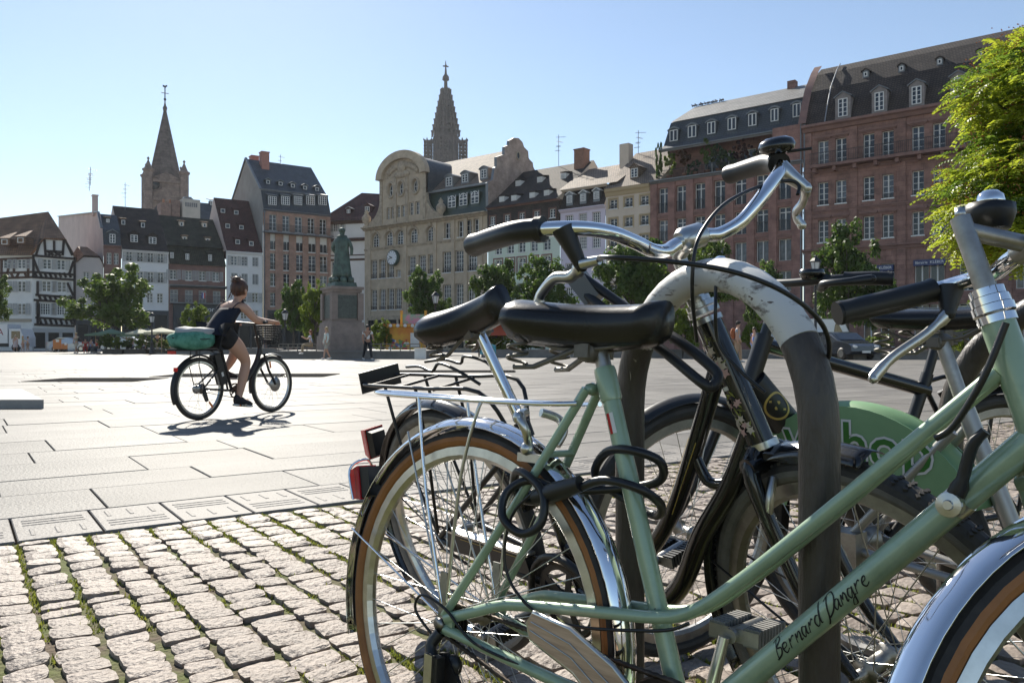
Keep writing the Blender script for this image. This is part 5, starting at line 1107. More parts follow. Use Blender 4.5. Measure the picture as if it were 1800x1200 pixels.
# brakes, cables, shifters
M = MB(); M.tube(smooth_path([(.155, -.03, .665), (.165, -.05, .69), (.150, -.052, .715), (.135, -.02, .72)], 4), .008, 8); M.tube(smooth_path([(.165, .03, .665), (.165, .048, .69), (.150, .05, .71), (.135, .02, .72)], 4), .008, 8); M.ball((.15, -.052, .712), .012, 8); M.ball((.155, -.035, .66), .012, 8); M.box((.16, -.03, .645), (.05, .012, .014)); M.tube([(.142, -.03, .715), (.12, -.045, .76)], .001, 4); M.build('rear_brake', m_alu, B)
pipe(B, 'cable', [(.20, -.055, .60), (.155, -.064, .55), (.147, -.066, .47), (.19, -.058, .415), (.27, -.047, .398), (.42, -.03, .423), (.47, -.028, .445)], .0026, m_cable, 8, k=6)
pipe(B, 'cable', [(-.012, -.075, .318), (-.05, -.085, .355), (-.035, -.085, .385), (.02, -.078, .372), (.09, -.072, .33), (.2, -.055, .315)], .0026, m_cable, 8, k=6)
pipe(B, 'cable', [V((.85, -.03, .86)), V((.83, -.032, .80)), V((.80, -.026, .745)), V((.78, -.024, .728))], .004, m_cable, 8, k=5)
sh = MB(); dd = (V((.872, 0, .735)) - BB).normalized(); sp_ = BB + dd * .505; sh.lathe([(0, .012), (.005, .012), (.006, .009), (.0135, .008), (.0145, .005), (.0145, -.006), (0, -.006)], 20, Matrix.Translation(sp_ + V((0, -.030, 0))) @ YR, sm=False); so_ = sh.build('gear_lever', m_alu, B)
sh = MB(); sh.tube(smooth_path([sp_ + V((0, -.024, 0)), sp_ + V((.012, -.03, .03)), sp_ + V((.022, -.034, .068)), sp_ + V((.035, -.034, .085))], 4), [.012] * 4 + [.008] * 6 + [.007] * 3, 8, flat=.7); sh.build('lever_arm', m_black_pl, so_)
pipe(B, 'band_clamp', [sp_ - dd * .008, sp_ + dd * .008], .0182, m_alu, 16)
# drivetrain
cr = MB(); 
chainring(B, (BB.x, -.043, BB.z), .082, m_rust); chain(B, (BB.x, BB.z), .08, (.0, .34), .032, -.043, m_rust)
M = MB()
for k in range(5): M.lathe([(.0, -.0012), (.034 - .0035 * k, -.0012), (.034 - .0035 * k, .0012), (0, .0012)], 18, Matrix.Translation((0, -.036 - .0045 * k, .34)) @ YR, sm=False)
M.build('sprockets', m_rust, B)
M = MB(); M.tube(smooth_path([(.0, -.068, .325), (-.01, -.08, .30), (.012, -.085, .272)], 4), .011, 8); M.box((.01, -.088, .262), (.035, .018, .06), 0, None); M.prism([(0, .29), (.02, .295), (.075, .225), (.06, .205), (.03, .215), (-.005, .26)], -.07, -.062); M.lathe([(0, -.006), (.018, -.006), (.018, .006), (0, .006)], 12, Matrix.Translation((.03, -.062, .275)) @ YR); M.lathe([(0, -.006), (.018, -.006), (.018, .006), (0, .006)], 12, Matrix.Translation((.06, -.062, .22)) @ YR); M.build('derailleur', m_blackm, B)
M = MB(); M.box((.008, -.098, .268), (.02, .006, .055), 0, None); M.build('derailleur_cover', m_alu, B)
M = MB(); M.lathe([(0, -.012), (.009, -.012), (.0105, -.006), (.0105, 0), (.014, .002), (0, .002)], 6, Matrix.Translation((0, -.072, .34)) @ YR); M.build('axle_nut', m_alu_d, B)
ca_ = radians(112); ce = V((BB.x + .165 * cos(ca_) * -1, 0, BB.z + .165 * sin(ca_)))
ce = V((.475, .075, .41)); pipe(B, 'crank_arm', [V((BB.x, .05, BB.z)), ce - V((0, .01, 0))], [.012, .0085], m_alu, 8); pedal(B, (ce.x + .004, ce.y + .055, ce.z + .0), None)
cn = V((.435, -.078, .16)); pipe(B, 'crank_arm', [V((BB.x, -.06, BB.z)), cn], [.012, .0085], m_alu, 8); pedal(B, (cn.x, cn.y - .055, cn.z), None)
# wooden chain guard with metal edge
M = MB(); pts = [(.215, .395), (.225, .412), (.30, .405), (.38, .372), (.44, .33), (.50, .25), (.47, .20), (.40, .285), (.31, .345), (.222, .372)]; M.prism(pts[::-1], -.082, -.074); go = M.build('chain_guard', m_wood, B)
M = MB(); M.tube([V((p[0], -.078, p[1])) for p in pts], .0045, 6, closed=True); M.build('guard_edge', m_alu, go)
M = MB()
for f_ in (.33, .66): M.tube([V((a[0] + (b[0] - a[0]) * f_, -.0828, a[1] + (b[1] - a[1]) * f_)) for a, b in zip(pts[1:5], (pts[9], pts[8], pts[7], (.44, .245)))], .0012, 5)
M.build('guard_inlay', m_alu, go)
# marks: signature on the down tube, stickers on the seat tube
def wrap_text(par, name, body, size, a, b, r, m, s0, ang0=radians(-90), shear=.25, bold=0.0):
    """lettering bent round a tube from a to b, starting s0 metres along; ang0 turns it round the tube"""
    me = text_mesh(body, size, 0, shear, 'LEFT', bold); bm_ = bmesh.new(); bm_.from_mesh(me); bmesh.ops.triangulate(bm_, faces=bm_.faces[:]); bmesh.ops.subdivide_edges(bm_, edges=[e for e in bm_.edges if e.calc_length() > .003], cuts=3, use_grid_fill=True); bm_.to_mesh(me); bm_.free(); a, b = V(a), V(b); t = (b - a).normalized(); e1 = V((0, 1, 0)); e1 = (e1 - t * e1.dot(t)).normalized(); e2 = t.cross(e1)
    for v_ in me.vertices: q = ang0 - v_.co.y / r; p = a + t * (s0 + v_.co.x) + (e1 * cos(q) + e2 * sin(q)) * (r + .0006); v_.co = p
    me.materials.append(m); return obj(name, me, par)
GL = dict(B=[[(.1, 0), (.35, 2)], [(.05, 1.8), (.6, 2.1), (.8, 1.6), (.3, 1.05), (.75, .8), (.6, .2), (0, -.05)]], e=[[(0, .5), (.45, .6), (.4, 1), (.1, .9), (0, .4), (.25, 0), (.62, .25)]], r=[[(0, 0), (.15, 1), (.2, .65), (.45, 1.05), (.62, .9)]], n=[[(0, 0), (.12, 1), (.16, .55), (.42, 1), (.55, .7), (.52, 0), (.72, .15)]],
          a=[[(.5, .9), (.2, 1), (0, .5), (.15, .03), (.45, .5), (.55, .95), (.5, .2), (.72, .08)]], d=[[(.5, .9), (.2, 1), (0, .5), (.15, .03), (.45, .4), (.78, 2.2), (.6, .3), (.78, .05)]], D=[[(.35, 2.1), (.1, 0), (-.25, -.7)], [(-.05, 1.7), (.7, 2.3), (1.15, 1.5), (.8, .4), (.1, -.1)]], g=[[(.5, .9), (.2, 1), (0, .5), (.2, .08), (.5, .6), (.56, .9), (.45, -.8), (.1, -.8), (.3, -.2), (.72, .1)]])
sig = MB(); dtA, dtB = BB, V((.872, 0, .735)); tt = (dtB - dtA).normalized(); e1 = V((0, 1, 0)); e1 = (e1 - tt * e1.dot(tt)).normalized(); e2 = tt.cross(e1); x0 = .20; sx, sy = .0148, .0108; rg_ = random.Random(6)
for ch_ in 'Bernard Dangre':
    if ch_ == ' ': x0 += sx * .6; continue
    for st_ in GL[ch_]:
        P = smooth_path([(p[0] + p[1] * .28 + rg_.uniform(-.04, .04), p[1] + rg_.uniform(-.05, .05), 0) for p in st_], 5); w = .00085; L_, R_ = [], []
        for i, p in enumerate(P):
            d = (P[min(i + 1, len(P) - 1)] - P[max(i - 1, 0)]).normalized(); nn = V((-d.y, d.x, 0)) * w * (1.25 if d.y < 0 else .75)
            for lst, q in ((L_, 1), (R_, -1)): X = x0 + p.x * sx + nn.x * q; Yq = (p.y - .7) * sy + nn.y * q; th = pi - Yq / .0172; lst.append(dtA + tt * X + (e1 * cos(th) + e2 * sin(th)) * .01775)
        sig.add(L_ + R_, [(i, i + 1, len(P) + i + 1, len(P) + i) for i in range(len(P) - 1)])
    x0 += sx * (.95 if ch_ in 'BD' else .80)
sig.build('signature', m_ink, B)
dS = (ST - BB).normalized()
M = MB(); 
for (w0_, h0, h1, mi) in ((0., .335, .368, 0), (.5, .335, .368, 1)):
    vs = []
    for j in range(2):
        for i in range(4): a_ = radians(-115 + 24 * (w0_ * 2 + i / 3)); p = BB + dS * (.10 + (h0 if j == 0 else h1)) + V((-.0153 * cos(a_) * -1 * .0, 0, 0)); e1 = V((0, 1, 0)); e2 = dS.cross(e1); vs.append(p + (e1 * sin(a_) + e2 * cos(a_)) * .0154)
    M.add(vs, [(i, i + 1, i + 5, i + 4) for i in range(3)], mi)
M.build('sticker', [m_frame, m_red], B)

# ================= black flowered bicycle leaning on the hoop
K, KM = bike('black_flowered_bicycle', 'black city bicycle with flower decals and chrome handlebar leaning on the white hoop', -.05, 2.145, -.876, .213)
AX, FX, BB = V((-.06, 0, .34)), V((1.08, 0, .34)), V((.40, 0, .285)); HT, HB = V((.833, 0, .905)), V((.912, 0, .685)); ST = V((.285, 0, .665))
HA = math.degrees(atan2(HT.z - HB.z, HB.x - HT.x)); S2 = steer_matrix((HT.x, HT.z), HA, -.217); up_ = (HT - HB).normalized()
pipe(K, 'seat_tube', [BB, ST], .0155, m_blackp, 14); pipe(K, 'seat_collar', [ST - (ST - BB).normalized() * .03, ST + (ST - BB).normalized() * .008], .0195, m_black_pl, 14)
pipe(K, 'head_tube', [HB, HT - up_ * .012], .0235, m_blackp, 18)
pipe(K, 'down_tube', [HB + up_ * .03, V((.84, 0, .60)), V((.76, 0, .49)), V((.69, 0, .37)), V((.60, 0, .295)), V((.50, 0, .275)), BB], .0195, m_blackp, 14, k=6)
pipe(K, 'top_tube', [HT - up_ * .07, V((.79, 0, .70)), V((.70, 0, .53)), V((.60, 0, .41)), V((.48, 0, .355)), V((.375, 0, .385))], .0165, m_blackp, 14, k=6)
pipe(K, 'frame_bridge', [V((.765, 0, .655)), V((.79, 0, .60)), V((.83, 0, .60))], .011, m_blackp, 10, k=4)
for y in (-1, 1):
    pipe(K, 'seat_stay', [(-.06, y * .062, .345), (.13, y * .05, .50), (.28, y * .018, .63)], .0075, m_blackm, 8, k=3); pipe(K, 'chain_stay', [(-.06, y * .062, .34), (.2, y * .05, .315), (.39, y * .028, .288)], .0095, m_blackm, 8, k=3)
    pipe(K, 'fork_blade', [HB - up_ * .01 + V((0, y * .018, 0)), HB - up_ * .05 + V((0, y * .048, 0)), V((.985, y * .052, .49)), V((1.03, y * .052, .40)), V((1.08, y * .052, .34))], [.0165, .009], m_blackp, 10, S2, 5)
pipe(K, 'fork_crown', [HB - up_ * .03 + V((0, -.05, 0)), HB - up_ * .03 + V((0, .05, 0))], .018, m_blackp, 10, S2)
for z_, r_ in ((-.012, .027), (.004, .0285), (.016, .0265), (.026, .021)): p = HT + up_ * z_; pipe(K, 'headset_ring', [p, p + up_ * .009], r_, m_alu, 18)
p = HB - up_ * .010; pipe(K, 'headset_ring', [p, p + up_ * .012], .0285, m_alu, 18)
wheel(K, AX, .34, None, .038, m_greywall, m_tread, m_alu, 36, .07); wheel(K, FX, .345, S2, .040, m_greywall, m_tread, m_alu_d, 36, .06, knob=True, rimw=.016)
mudguard(K, AX, .366, radians(20), radians(215), .058, m_blackp); mudguard(K, FX, .370, radians(82), radians(205), .060, m_blackp, S2)
for y in (-1, 1): pipe(K, 'mudguard_stay', [(-.06, y * .06, .345), (-.39, y * .03, .47)], .0025, m_blackm, 6); pipe(K, 'mudguard_stay', [(1.08, y * .06, .345), (.76, y * .03, .43)], .0025, m_blackm, 6, S2)
# carrier of black wire with plate and reflector
for y in (-1, 1):
    pipe(K, 'carrier_rail', [(.27, y * .03, .66), (.22, y * .06, .755), (.0, y * .065, .755), (-.28, y * .065, .752), (-.32, y * .05, .752)], .005, m_blackm, 8, k=4); pipe(K, 'carrier_stay', [(-.06, y * .065, .36), (-.16, y * .068, .60), (-.19, y * .065, .752)], .0045, m_blackm, 8); pipe(K, 'carrier_stay', [(-.06, y * .065, .36), (-.03, y * .068, .60), (-.04, y * .065, .752)], .0045, m_blackm, 8)
    pipe(K, 'spring_clip', [(.19, y * .03, .765), (.13, y * .045, .80), (.05, y * .04, .815), (.02, y * .045, .795), (-.04, y * .04, .805), (-.12, y * .03, .80)], .004, m_blackm, 8, k=4)
for x in (-.26, -.12, .04): pipe(K, 'carrier_wire', [(x, -.065, .753), (x, .065, .753)], .004, m_blackm, 6)
M = MB(); M.box((-.322, 0, .755), (.006, .13, .06)); M.build('carrier_plate', m_black_pl, K)
M = MB(); M.loft([[(-0.425, -.03, .51), (-0.425, .03, .51), (-0.425, .03, .60), (-0.425, -.03, .60)], [(-0.395, -.022, .52), (-0.395, .022, .52), (-0.395, .022, .59), (-0.395, -.022, .59)]], sm=False); to = M.build('tail_light', m_black_pl, K); M = MB(); M.loft([[(-0.460, -.022, .517), (-0.460, .022, .517), (-0.460, .022, .593), (-0.460, -.022, .593)], [(-0.418, -.031, .509), (-0.418, .031, .509), (-0.418, .031, .601), (-0.418, -.031, .601)]], sm=False); M.build('lens', m_red, to)
pipe(K, 'seat_post', [ST, V((.178, 0, .893))], .0135, m_chrome, 14)
saddle(K, Matrix.Translation((.172, 0, .907)) @ Matrix.Rotation(radians(-13), 4, 'Y'), .285, .2, .072, .1, m_leather, True, .006)
# chain case
M = MB(); cs = [(-.01, .385), (.12, .392), (.36, .372), (.46, .36), (.50, .30), (.48, .23), (.42, .20), (.34, .21), (.29, .26), (.05, .30), (-.02, .33)]; M.prism([(x, z) for x, z in [(-.01, .378), (.30, .372), (.31, .33), (-.01, .325)]][::-1], -.07, -.05); cco = M.build('chain_case', m_blackm, K); M = MB(); M.bx(-.01, .31, -.071, -.045, .374, .3795); M.build('case_top', m_alu, cco)
M = MB(); M.bx(.05, .29, -.0712, -.0705, .366, .3675); M.build('gold_line', m_gold, cco)
chainring(K, (BB.x, -.05, BB.z), .085, m_blackm); chain(K, (BB.x, BB.z), .083, (-.06, .34), .033, -.05, m_rust); M = MB(); M.tube([V((BB.x + .105 * cos(a), -.06, BB.z + .105 * sin(a))) for a in [2 * pi * i / 30 for i in range(30)]], .009, 6, closed=True); M.build('ring_guard', m_black_pl, K)
for sg, a in ((-1, radians(-155)), (1, radians(25))): e_ = V((BB.x + .165 * cos(a), sg * .085, BB.z + .165 * sin(a))); pipe(K, 'crank_arm', [V((BB.x, sg * .062, BB.z)), e_], [.012, .009], m_blackm, 8); pe = pedal(K, (e_.x, e_.y + sg * .055, e_.z), m_black_pl); M = MB(); M.box((e_.x - .046, e_.y + sg * .055, e_.z), (.004, .06, .016)); M.build('reflector', m_orange, pe)
# steering: stem and swept chrome bar
qt = HT + up_ * .135; cl = qt + V((.046, 0, .012)); S2w = S2; S2 = S2 @ Matrix.Translation(cl) @ Matrix.Rotation(.081, 4, 'Y') @ Matrix.Rotation(.018, 4, 'X') @ Matrix.Translation(-cl)
M = MB(); P_ = [HT + up_ * .02, HT + up_ * .07, HT + up_ * .115, cl + V((0, 0, -.005))]; M.tube([S2w @ p for p in smooth_path(P_, 5)], .0135, 14); M.build('stem', m_alu, K)
M = MB(); M.tube([S2 @ (cl + V((0, -.028, 0))), S2 @ (cl + V((0, -.02, 0))), S2 @ (cl + V((0, .02, 0))), S2 @ (cl + V((0, .028, 0)))], [.0155, .0215, .0215, .0155], 16); M.build('bar_clamp', m_alu, K)
for y in (-1, 1):
    pts = [cl, cl + V((0, y * .035, -.004)), cl + V((.004, y * .0623, -.008)), cl + V((.016, y * .10, .003)), cl + V((.0215, y * .136, .026)), cl + V((.018, y * .18, .052)), cl + V((.0, y * .2266, .069)), cl + V((-.05, y * .278, .078)), cl + V((-.10, y * .295, .074)), cl + V((-.20, y * .306, .058))]
    pipe(K, 'handlebar', pts, .0118, m_chrome, 16, S2, 7)
    grip(K, [cl + V((-.034, y * .264, .0765)), cl + V((-.078, y * .288, .077)), cl + V((-.14, y * .300, .068)), cl + V((-.205, y * .3065, .057))], .0182, m_blackm if y < 0 else m_black_pl, S2, ring=True)
# near lever
pv = cl + V((.012, -.238, .012)); lever(K, pv, [pv + V((-.03, -.004, -.018)), pv + V((-.07, -.010, -.022)), pv + V((-.11, -.018, -.05)), pv + V((-.115, -.02, -.066))], S2, m_alu, m_black_pl, cl + V((-.012, -.243, .073)), .0078)
pipe(K, 'cable_barrel', [pv + V((.004, .0, .004)), pv + V((.034, .012, .008))], [.0095, .0075], m_alu, 12, S2)
pv2 = cl + V((.03, .255, .03)); lever(K, pv2, [pv2 + V((-.02, .01, -.028)), pv2 + V((-.045, .016, -.05)), pv2 + V((-.035, .018, -.072))], S2, m_alu, m_alu, cl + V((-.01, .238, .070)), .0075)
bp = S2 @ (cl + V((-.04, .27, .108))); bl = MB(); bl.lathe([(0, .017), (.018, .016), (.03, .010), (.034, 0), (.03, -.010), (.016, -.015), (0, -.015)], 20, Matrix.Translation(bp)); bo = bl.build('bell', m_blackp, K); bl = MB(); bl.tube([bp + V((0, 0, -.012)), S2 @ (cl + V((-.05, .278, .085)))], .012, 10); bl.tube([bp + V((.02, 0, -.014)), bp + V((.06, .015, -.016))], .003, 6); bl.build('bell_clamp', m_blackm, bo)
# cables: from near lever over the hoop to the right; from far lever down behind the stem
def WK(px, py, d): return KM.inverted() @ at(px, py, d)
a0 = S2 @ (pv + V((.036, .013, .008)))
pipe(K, 'cable', [a0, WK(1065, 452, 1.02), WK(1190, 461, 1.0), WK(1300, 481, .99), WK(1390, 520, 1.0), WK(1445, 570, 1.04), WK(1458, 620, 1.08), WK(1440, 650, 1.12)], .0033, m_cable, 8, k=7)
a1 = S2 @ (pv2 + V((.03, .012, .01)))
pipe(K, 'cable', [WK(1402, 342, 1.42), WK(1404, 326, 1.43), WK(1385, 318, 1.43), WK(1335, 328, 1.40), WK(1275, 358, 1.34), WK(1235, 405, 1.29), WK(1220, 450, 1.27), WK(1217, 520, 1.28), WK(1225, 600, 1.33)], .0033, m_cable, 8, k=7)
pipe(K, 'cable', [S2 @ (cl + V((.02, .03, -.05))), WK(1258, 520, 1.22), WK(1262, 600, 1.22), WK(1300, 650, 1.2), WK(1345, 690, 1.18)], .0028, m_cable, 8, k=6)
# front roller brake arm / caliper and dynamo wire
M = MB(); q = HB - up_ * .06; M.tube([S2 @ p for p in smooth_path([q + V((.05, -.03, .02)), q + V((.06, -.055, -.01)), q + V((.055, -.058, -.06)), q + V((.05, -.04, -.085))], 4)], .008, 8); M.tube([S2 @ p for p in smooth_path([q + V((.05, .03, .02)), q + V((.06, .055, -.01)), q + V((.055, .058, -.06)), q + V((.05, .04, -.085))], 4)], .008, 8); M.build('front_brake', m_alu, K)
# lamp bracket plate ahead of the fork
M = MB(); q = HB - up_ * .012; M.box((q.x + .085, 0, q.z + .0), (.13, .07, .012)); M.build('front_bracket', m_blackp, K)
# decals: flowers and tendrils wrapped on the head tube and down tube
m_fl = mat('pale_flower_decal', (.62, .52, .44), .4); m_fl2 = mat('pink_flower_decal', (.62, .38, .36), .4); m_leaf_d = mat('olive_leaf_decal', (.27, .28, .06), .4)
rd = random.Random(4)
def on_tube(a, b, r, s_, th): 
    t = (b - a).normalized(); e1 = V((0, -1, 0)); e1 = (e1 - t * e1.dot(t)).normalized(); e2 = e1.cross(t); return a + t * s_ + (e1 * cos(th) + e2 * sin(th)) * r
def decal_patch(M, a, b, r, s_, th, pts, mi): M.add([on_tube(a, b, r + .0007, s_ + p[1], th + p[0] / r) for p in pts], [tuple(range(len(pts)))], mi)
dm = MB(); a_, b_ = HB, HT; L_ = (b_ - a_).length
for c0 in (.055, .155):
    for i in range(13):
        s_, th = c0 + rd.uniform(-.034, .034), radians(12) + rd.uniform(-.55, .5); rr = rd.uniform(.004, .0078); k = 10; mi = rd.choice((0, 0, 1))
        decal_patch(dm, a_, b_, .0235 + .0002 * i, s_, th, [(rr * (1 + .3 * cos(5 * 2 * pi * j / k)) * cos(2 * pi * j / k), rr * (1 + .3 * cos(5 * 2 * pi * j / k)) * sin(2 * pi * j / k)) for j in range(k)], mi)
    for i in range(16):
        s_, th = c0 + rd.uniform(-.042, .042), radians(12) + rd.uniform(-.7, .7); an = rd.random() * 6.3; l_, w_ = rd.uniform(.006, .013), .002
        decal_patch(dm, a_, b_, .0233, s_, th, [(l_ * cos(an), l_ * sin(an)), (w_ * -sin(an), w_ * cos(an)), (-l_ * cos(an), -l_ * sin(an)), (w_ * sin(an), -w_ * cos(an))], 2)
decal_patch(dm, a_, b_, .0236, .105, radians(12), [(-.006, -.003), (.006, -.003), (.006, .004), (-.006, .004)], 3)
for s_ in (.018, .195): decal_patch(dm, a_, b_, .0236, s_, radians(10), [(-.014, 0), (.014, 0), (.014, .0012), (-.014, .0012)], 4)
dm.build('flower_decal', [m_fl, m_fl2, m_leaf_d, m_frame, m_gold], K)
dm = MB(); a_, b_ = V((.70, 0, .53)), V((.79, 0, .70))
for j in range(2): decal_patch(dm, a_, b_, .0166, .0, radians(30 - 60 * j), [(0, 0), (.0016, 0), (.0016, .17), (0, .17)], 0)
dm.build('gold_line', [m_gold], K)
# u-lock frame tubes slung by the stem (black bars with grey block)
LK = thing('u_lock', 'black bar lock with grey block hanging between saddle and handlebar of the flowered bicycle', 'bicycle lock'); M = MB()
p = [at(1012, 478, 1.44), at(1100, 540, 1.38), at(1190, 597, 1.27), at(1245, 640, 1.22), at(1262, 662, 1.205), at(1250, 680, 1.20), at(1228, 668, 1.205), at(1160, 612, 1.27), at(1090, 562, 1.36), at(1025, 515, 1.43)]
M.tube(smooth_path(p, 5), .0085, 10); M.build('shackle', m_black_pl, LK); M = MB(); c_ = at(1025, 500, 1.44); d_ = (at(1045, 530, 1.43) - at(1000, 472, 1.45)).normalized(); M.bar(c_ - d_ * .038, c_ + d_ * .038, .042, .032); M.build('lock_body', m_grey_pl, LK)

# ================= rack hoops
def hoop(name, label, pa, pb, top, r, white, zc):
    o = thing(name, label, 'bike rack', ((pa[0] + pb[0]) / 2, (pa[1] + pb[1]) / 2, 0)); a, b = V((*pa, 0)), V((*pb, 0)); c = (a + b) / 2; d = (b - a).normalized(); h = (b - a).length / 2
    pts = [(-h, z) for z in (0, .2, .4, top - h)] + [(h * -cos(pi * i / 20), top - h + h * sin(pi * i / 20)) for i in range(1, 20)] + [(h, z) for z in (top - h, .4, .2, 0)]
    lo, hi = [p for p in pts if p[1] <= zc], [p for p in pts if p[1] > zc]
    W_ = lambda p: d * p[0] + V((0, 0, p[1]))
    def cut(sg): # point where the colour changes
        x = sg * sqrt(max(0, h * h - (zc - top + h) ** 2)) if zc > top - h else sg * h; return (x, zc)
    if white:
        M = MB(); M.tube([W_(cut(-1))] + [W_(p) for p in hi] + [W_(cut(1))], r, 20); M.build('white_arch', white, o)
        for sg in (-1, 1): M = MB(); l_ = [p for p in lo if p[0] * sg > 0]; l_ = l_ + [cut(sg)] if sg < 0 else [cut(sg)] + l_; M.tube([W_(p) for p in l_], r, 20); M.build('leg', m_hoop, o)
    else: M = MB(); M.tube([W_(p) for p in pts], r, 20); M.build('arch', m_hoop, o)
    for sg in (-1, 1): M = MB(); q = d * h * sg; M.lathe([(.0, .012), (.06, .012), (.065, 0)], 16, Matrix.Translation(q)); M.build('base_plate', m_hoop, o)
    return o
m_hoop = mat('brown_weathered_paint', (.050, .040, .034), .42, col2=(.075, .062, .054), vs=6, stretch=(6, 6, 1.2), bump=.2, bs=30, chips=((.36, .33, .28), 9, .735))
m_hoop_w = mat('scuffed_white_paint', (.68, .66, .62), .5, col2=(.16, .13, .11), vs=38, stretch=(.6, .6, 1.5), ramp=(.36, .47), detail=15, chips=((.12, .09, .07), 34, .66))
hoop('bike_hoop', 'brown steel bike hoop with scuffed white painted top between the nearest bicycles', (.222, 1.50), (.4166, 1.08), .948, .0272, m_hoop_w, .84)
hoop('bike_hoop', 'plain brown steel bike hoop further right behind the green handlebar', (1.10, 2.0), (1.50, 1.48), .95, .030, None, .84)
# coiled cable lock round the seat tube of the green bicycle
LK = thing('cable_lock', 'thick black coiled cable lock looped round the green seat tube', 'bicycle lock'); M = MB()
def w1_(x, y, z): return BM @ V((x, y, z))
p = [w1_(.235, -.03, .60), w1_(.17, -.045, .615), w1_(.135, -.07, .59), w1_(.14, -.085, .545), w1_(.185, -.08, .52), w1_(.225, -.07, .545), w1_(.215, -.06, .60), w1_(.15, -.05, .63), w1_(.115, -.03, .61), w1_(.12, -.02, .575), w1_(.18, -.03, .575), w1_(.26, -.045, .60), w1_(.33, -.05, .63), w1_(.395, -.04, .625), w1_(.41, .0, .60), w1_(.38, .035, .575), w1_(.32, .04, .59), w1_(.27, .03, .63), w1_(.30, .0, .67), w1_(.36, -.015, .68), w1_(.40, .01, .665), w1_(.38, .04, .63), w1_(.31, .035, .61), w1_(.235, -.02, .60)]
ctr = w1_(.2, -.04, .58); p = [ctr + (q - ctr) * (.86 if (q - ctr).length < .12 else .95) for q in p]; M.tube(smooth_path(p, 6), .0072, 10); M.build('cable', m_cable, LK); M = MB(); M.tube([w1_(.19, -.048, .585), w1_(.235, -.05, .60), w1_(.285, -.05, .618)], [.012, .0155, .013], 12); M.build('lock_cylinder', m_black_pl, LK)

# ================= black bicycle with gold ring, facing left
G, GM = bike('gold_ring_bicycle', 'black bicycle facing left with gold ring emblem on its thick frame', 1.47, 2.42, radians(195), -.03)
AX, FX, BB = V((0, 0, .34)), V((1.05, 0, .34)), V((.44, 0, .29)); HT, HB = V((.81, 0, .86)), V((.865, 0, .70)); up_ = (HT - HB).normalized(); S3 = steer_matrix((HT.x, HT.z), 71, radians(14)); ST = V((.27, 0, .75))
pipe(G, 'seat_tube', [BB, ST], .017, m_blackm, 12); pipe(G, 'head_tube', [HB, HT], .025, m_blackm, 16); dts, dte = HB + up_ * .035, BB; pipe(G, 'down_tube', [dts, dte], .046, m_blackm, 18); pipe(G, 'top_tube', [HT - up_ * .025, ST - V((0, 0, .05))], .020, m_blackp, 14)
for y in (-1, 1):
    pipe(G, 'seat_stay', [(0, y * .065, .345), (.25, y * .025, .70)], .008, m_blackm, 8); pipe(G, 'chain_stay', [(0, y * .065, .34), (.43, y * .03, .29)], .01, m_blackm, 8)
    pipe(G, 'fork_blade', [HB - up_ * .02 + V((0, y * .03, 0)), HB - up_ * .05 + V((0, y * .055, 0)), V((.97, y * .055, .47)), V((1.05, y * .055, .34))], [.017, .012], m_blackm, 10, S3, 4)
pipe(G, 'fork_crown', [HB - up_ * .03 + V((0, -.055, 0)), HB - up_ * .03 + V((0, .055, 0))], .017, m_blackm, 10, S3)
wheel(G, AX, .345, None, .042, m_rubber, m_tread, m_alu_d, 32, .07, rimw=.018); wheel(G, FX, .345, S3, .042, m_rubber, m_tread, m_alu_d, 32, .06, rimw=.018)
mudguard(G, AX, .368, radians(15), radians(200), .06, m_black_pl); mudguard(G, FX, .368, radians(60), radians(190), .06, m_black_pl, S3)
qt = HT + up_ * .13; cl = qt + V((.06, 0, .02)); pipe(G, 'stem', [HT, HT + up_ * .11, qt, cl], .015, m_blackm, 12, S3, 3)
for y in (-1, 1):
    pipe(G, 'handlebar', [cl, cl + V((0, y * .1, .005)), cl + V((-.02, y * .22, .02)), cl + V((-.08, y * .31, .025))], .0115, m_blackm, 10, S3, 4); grip(G, [cl + V((-.03, y * .235, .021)), cl + V((-.06, y * .29, .025)), cl + V((-.085, y * .325, .026))], .0165, m_black_pl, S3)
    pv = cl + V((.01, y * .2, -.005)); lever(G, pv, [pv + V((.03, y * .03, .012)), pv + V((.02, y * .09, .02)), pv + V((-.02, y * .13, .03))], S3, m_blackm, m_black_pl, cl + V((-.015, y * .2, .018)), .007)
bp = S3 @ (cl + V((.0, -.17, .045))); bl = MB(); bl.lathe([(0, .026), (.012, .025), (.022, .016), (.026, 0), (0, 0)], 16, Matrix.Translation(bp) @ Matrix.Rotation(.7, 4, 'Y')); bl.build('bell', m_chrome, G); bp = S3 @ (cl + V((.0, .16, .03))); bl = MB(); bl.lathe([(0, .012), (.03, .011), (.032, 0), (.024, -.014), (0, -.014)], 16, Matrix.Translation(bp)); bl.build('display', m_blackp, G)
pipe(G, 'seat_post', [ST, ST + V((-.035, 0, .11))], .0135, m_blackm, 12); saddle(G, Matrix.Translation((ST.x - .04, 0, ST.z + .14)), .27, .17, .05, .055)
for y in (-1, 1): pipe(G, 'carrier_rail', [(.24, y * .03, .70), (.16, y * .06, .735), (-.25, y * .06, .735)], .007, m_blackm, 8, k=3); pipe(G, 'carrier_stay', [(0, y * .07, .35), (-.05, y * .065, .735)], .006, m_blackm, 8)
M = MB(); M.bx(-.22, .14, -.055, .055, .738, .752); M.build('carrier_plate', m_black_pl, G)
chainring(G, (BB.x, -.045, BB.z), .085, m_blackm); chainring(G, (BB.x, .045, BB.z), .02, m_blackm)
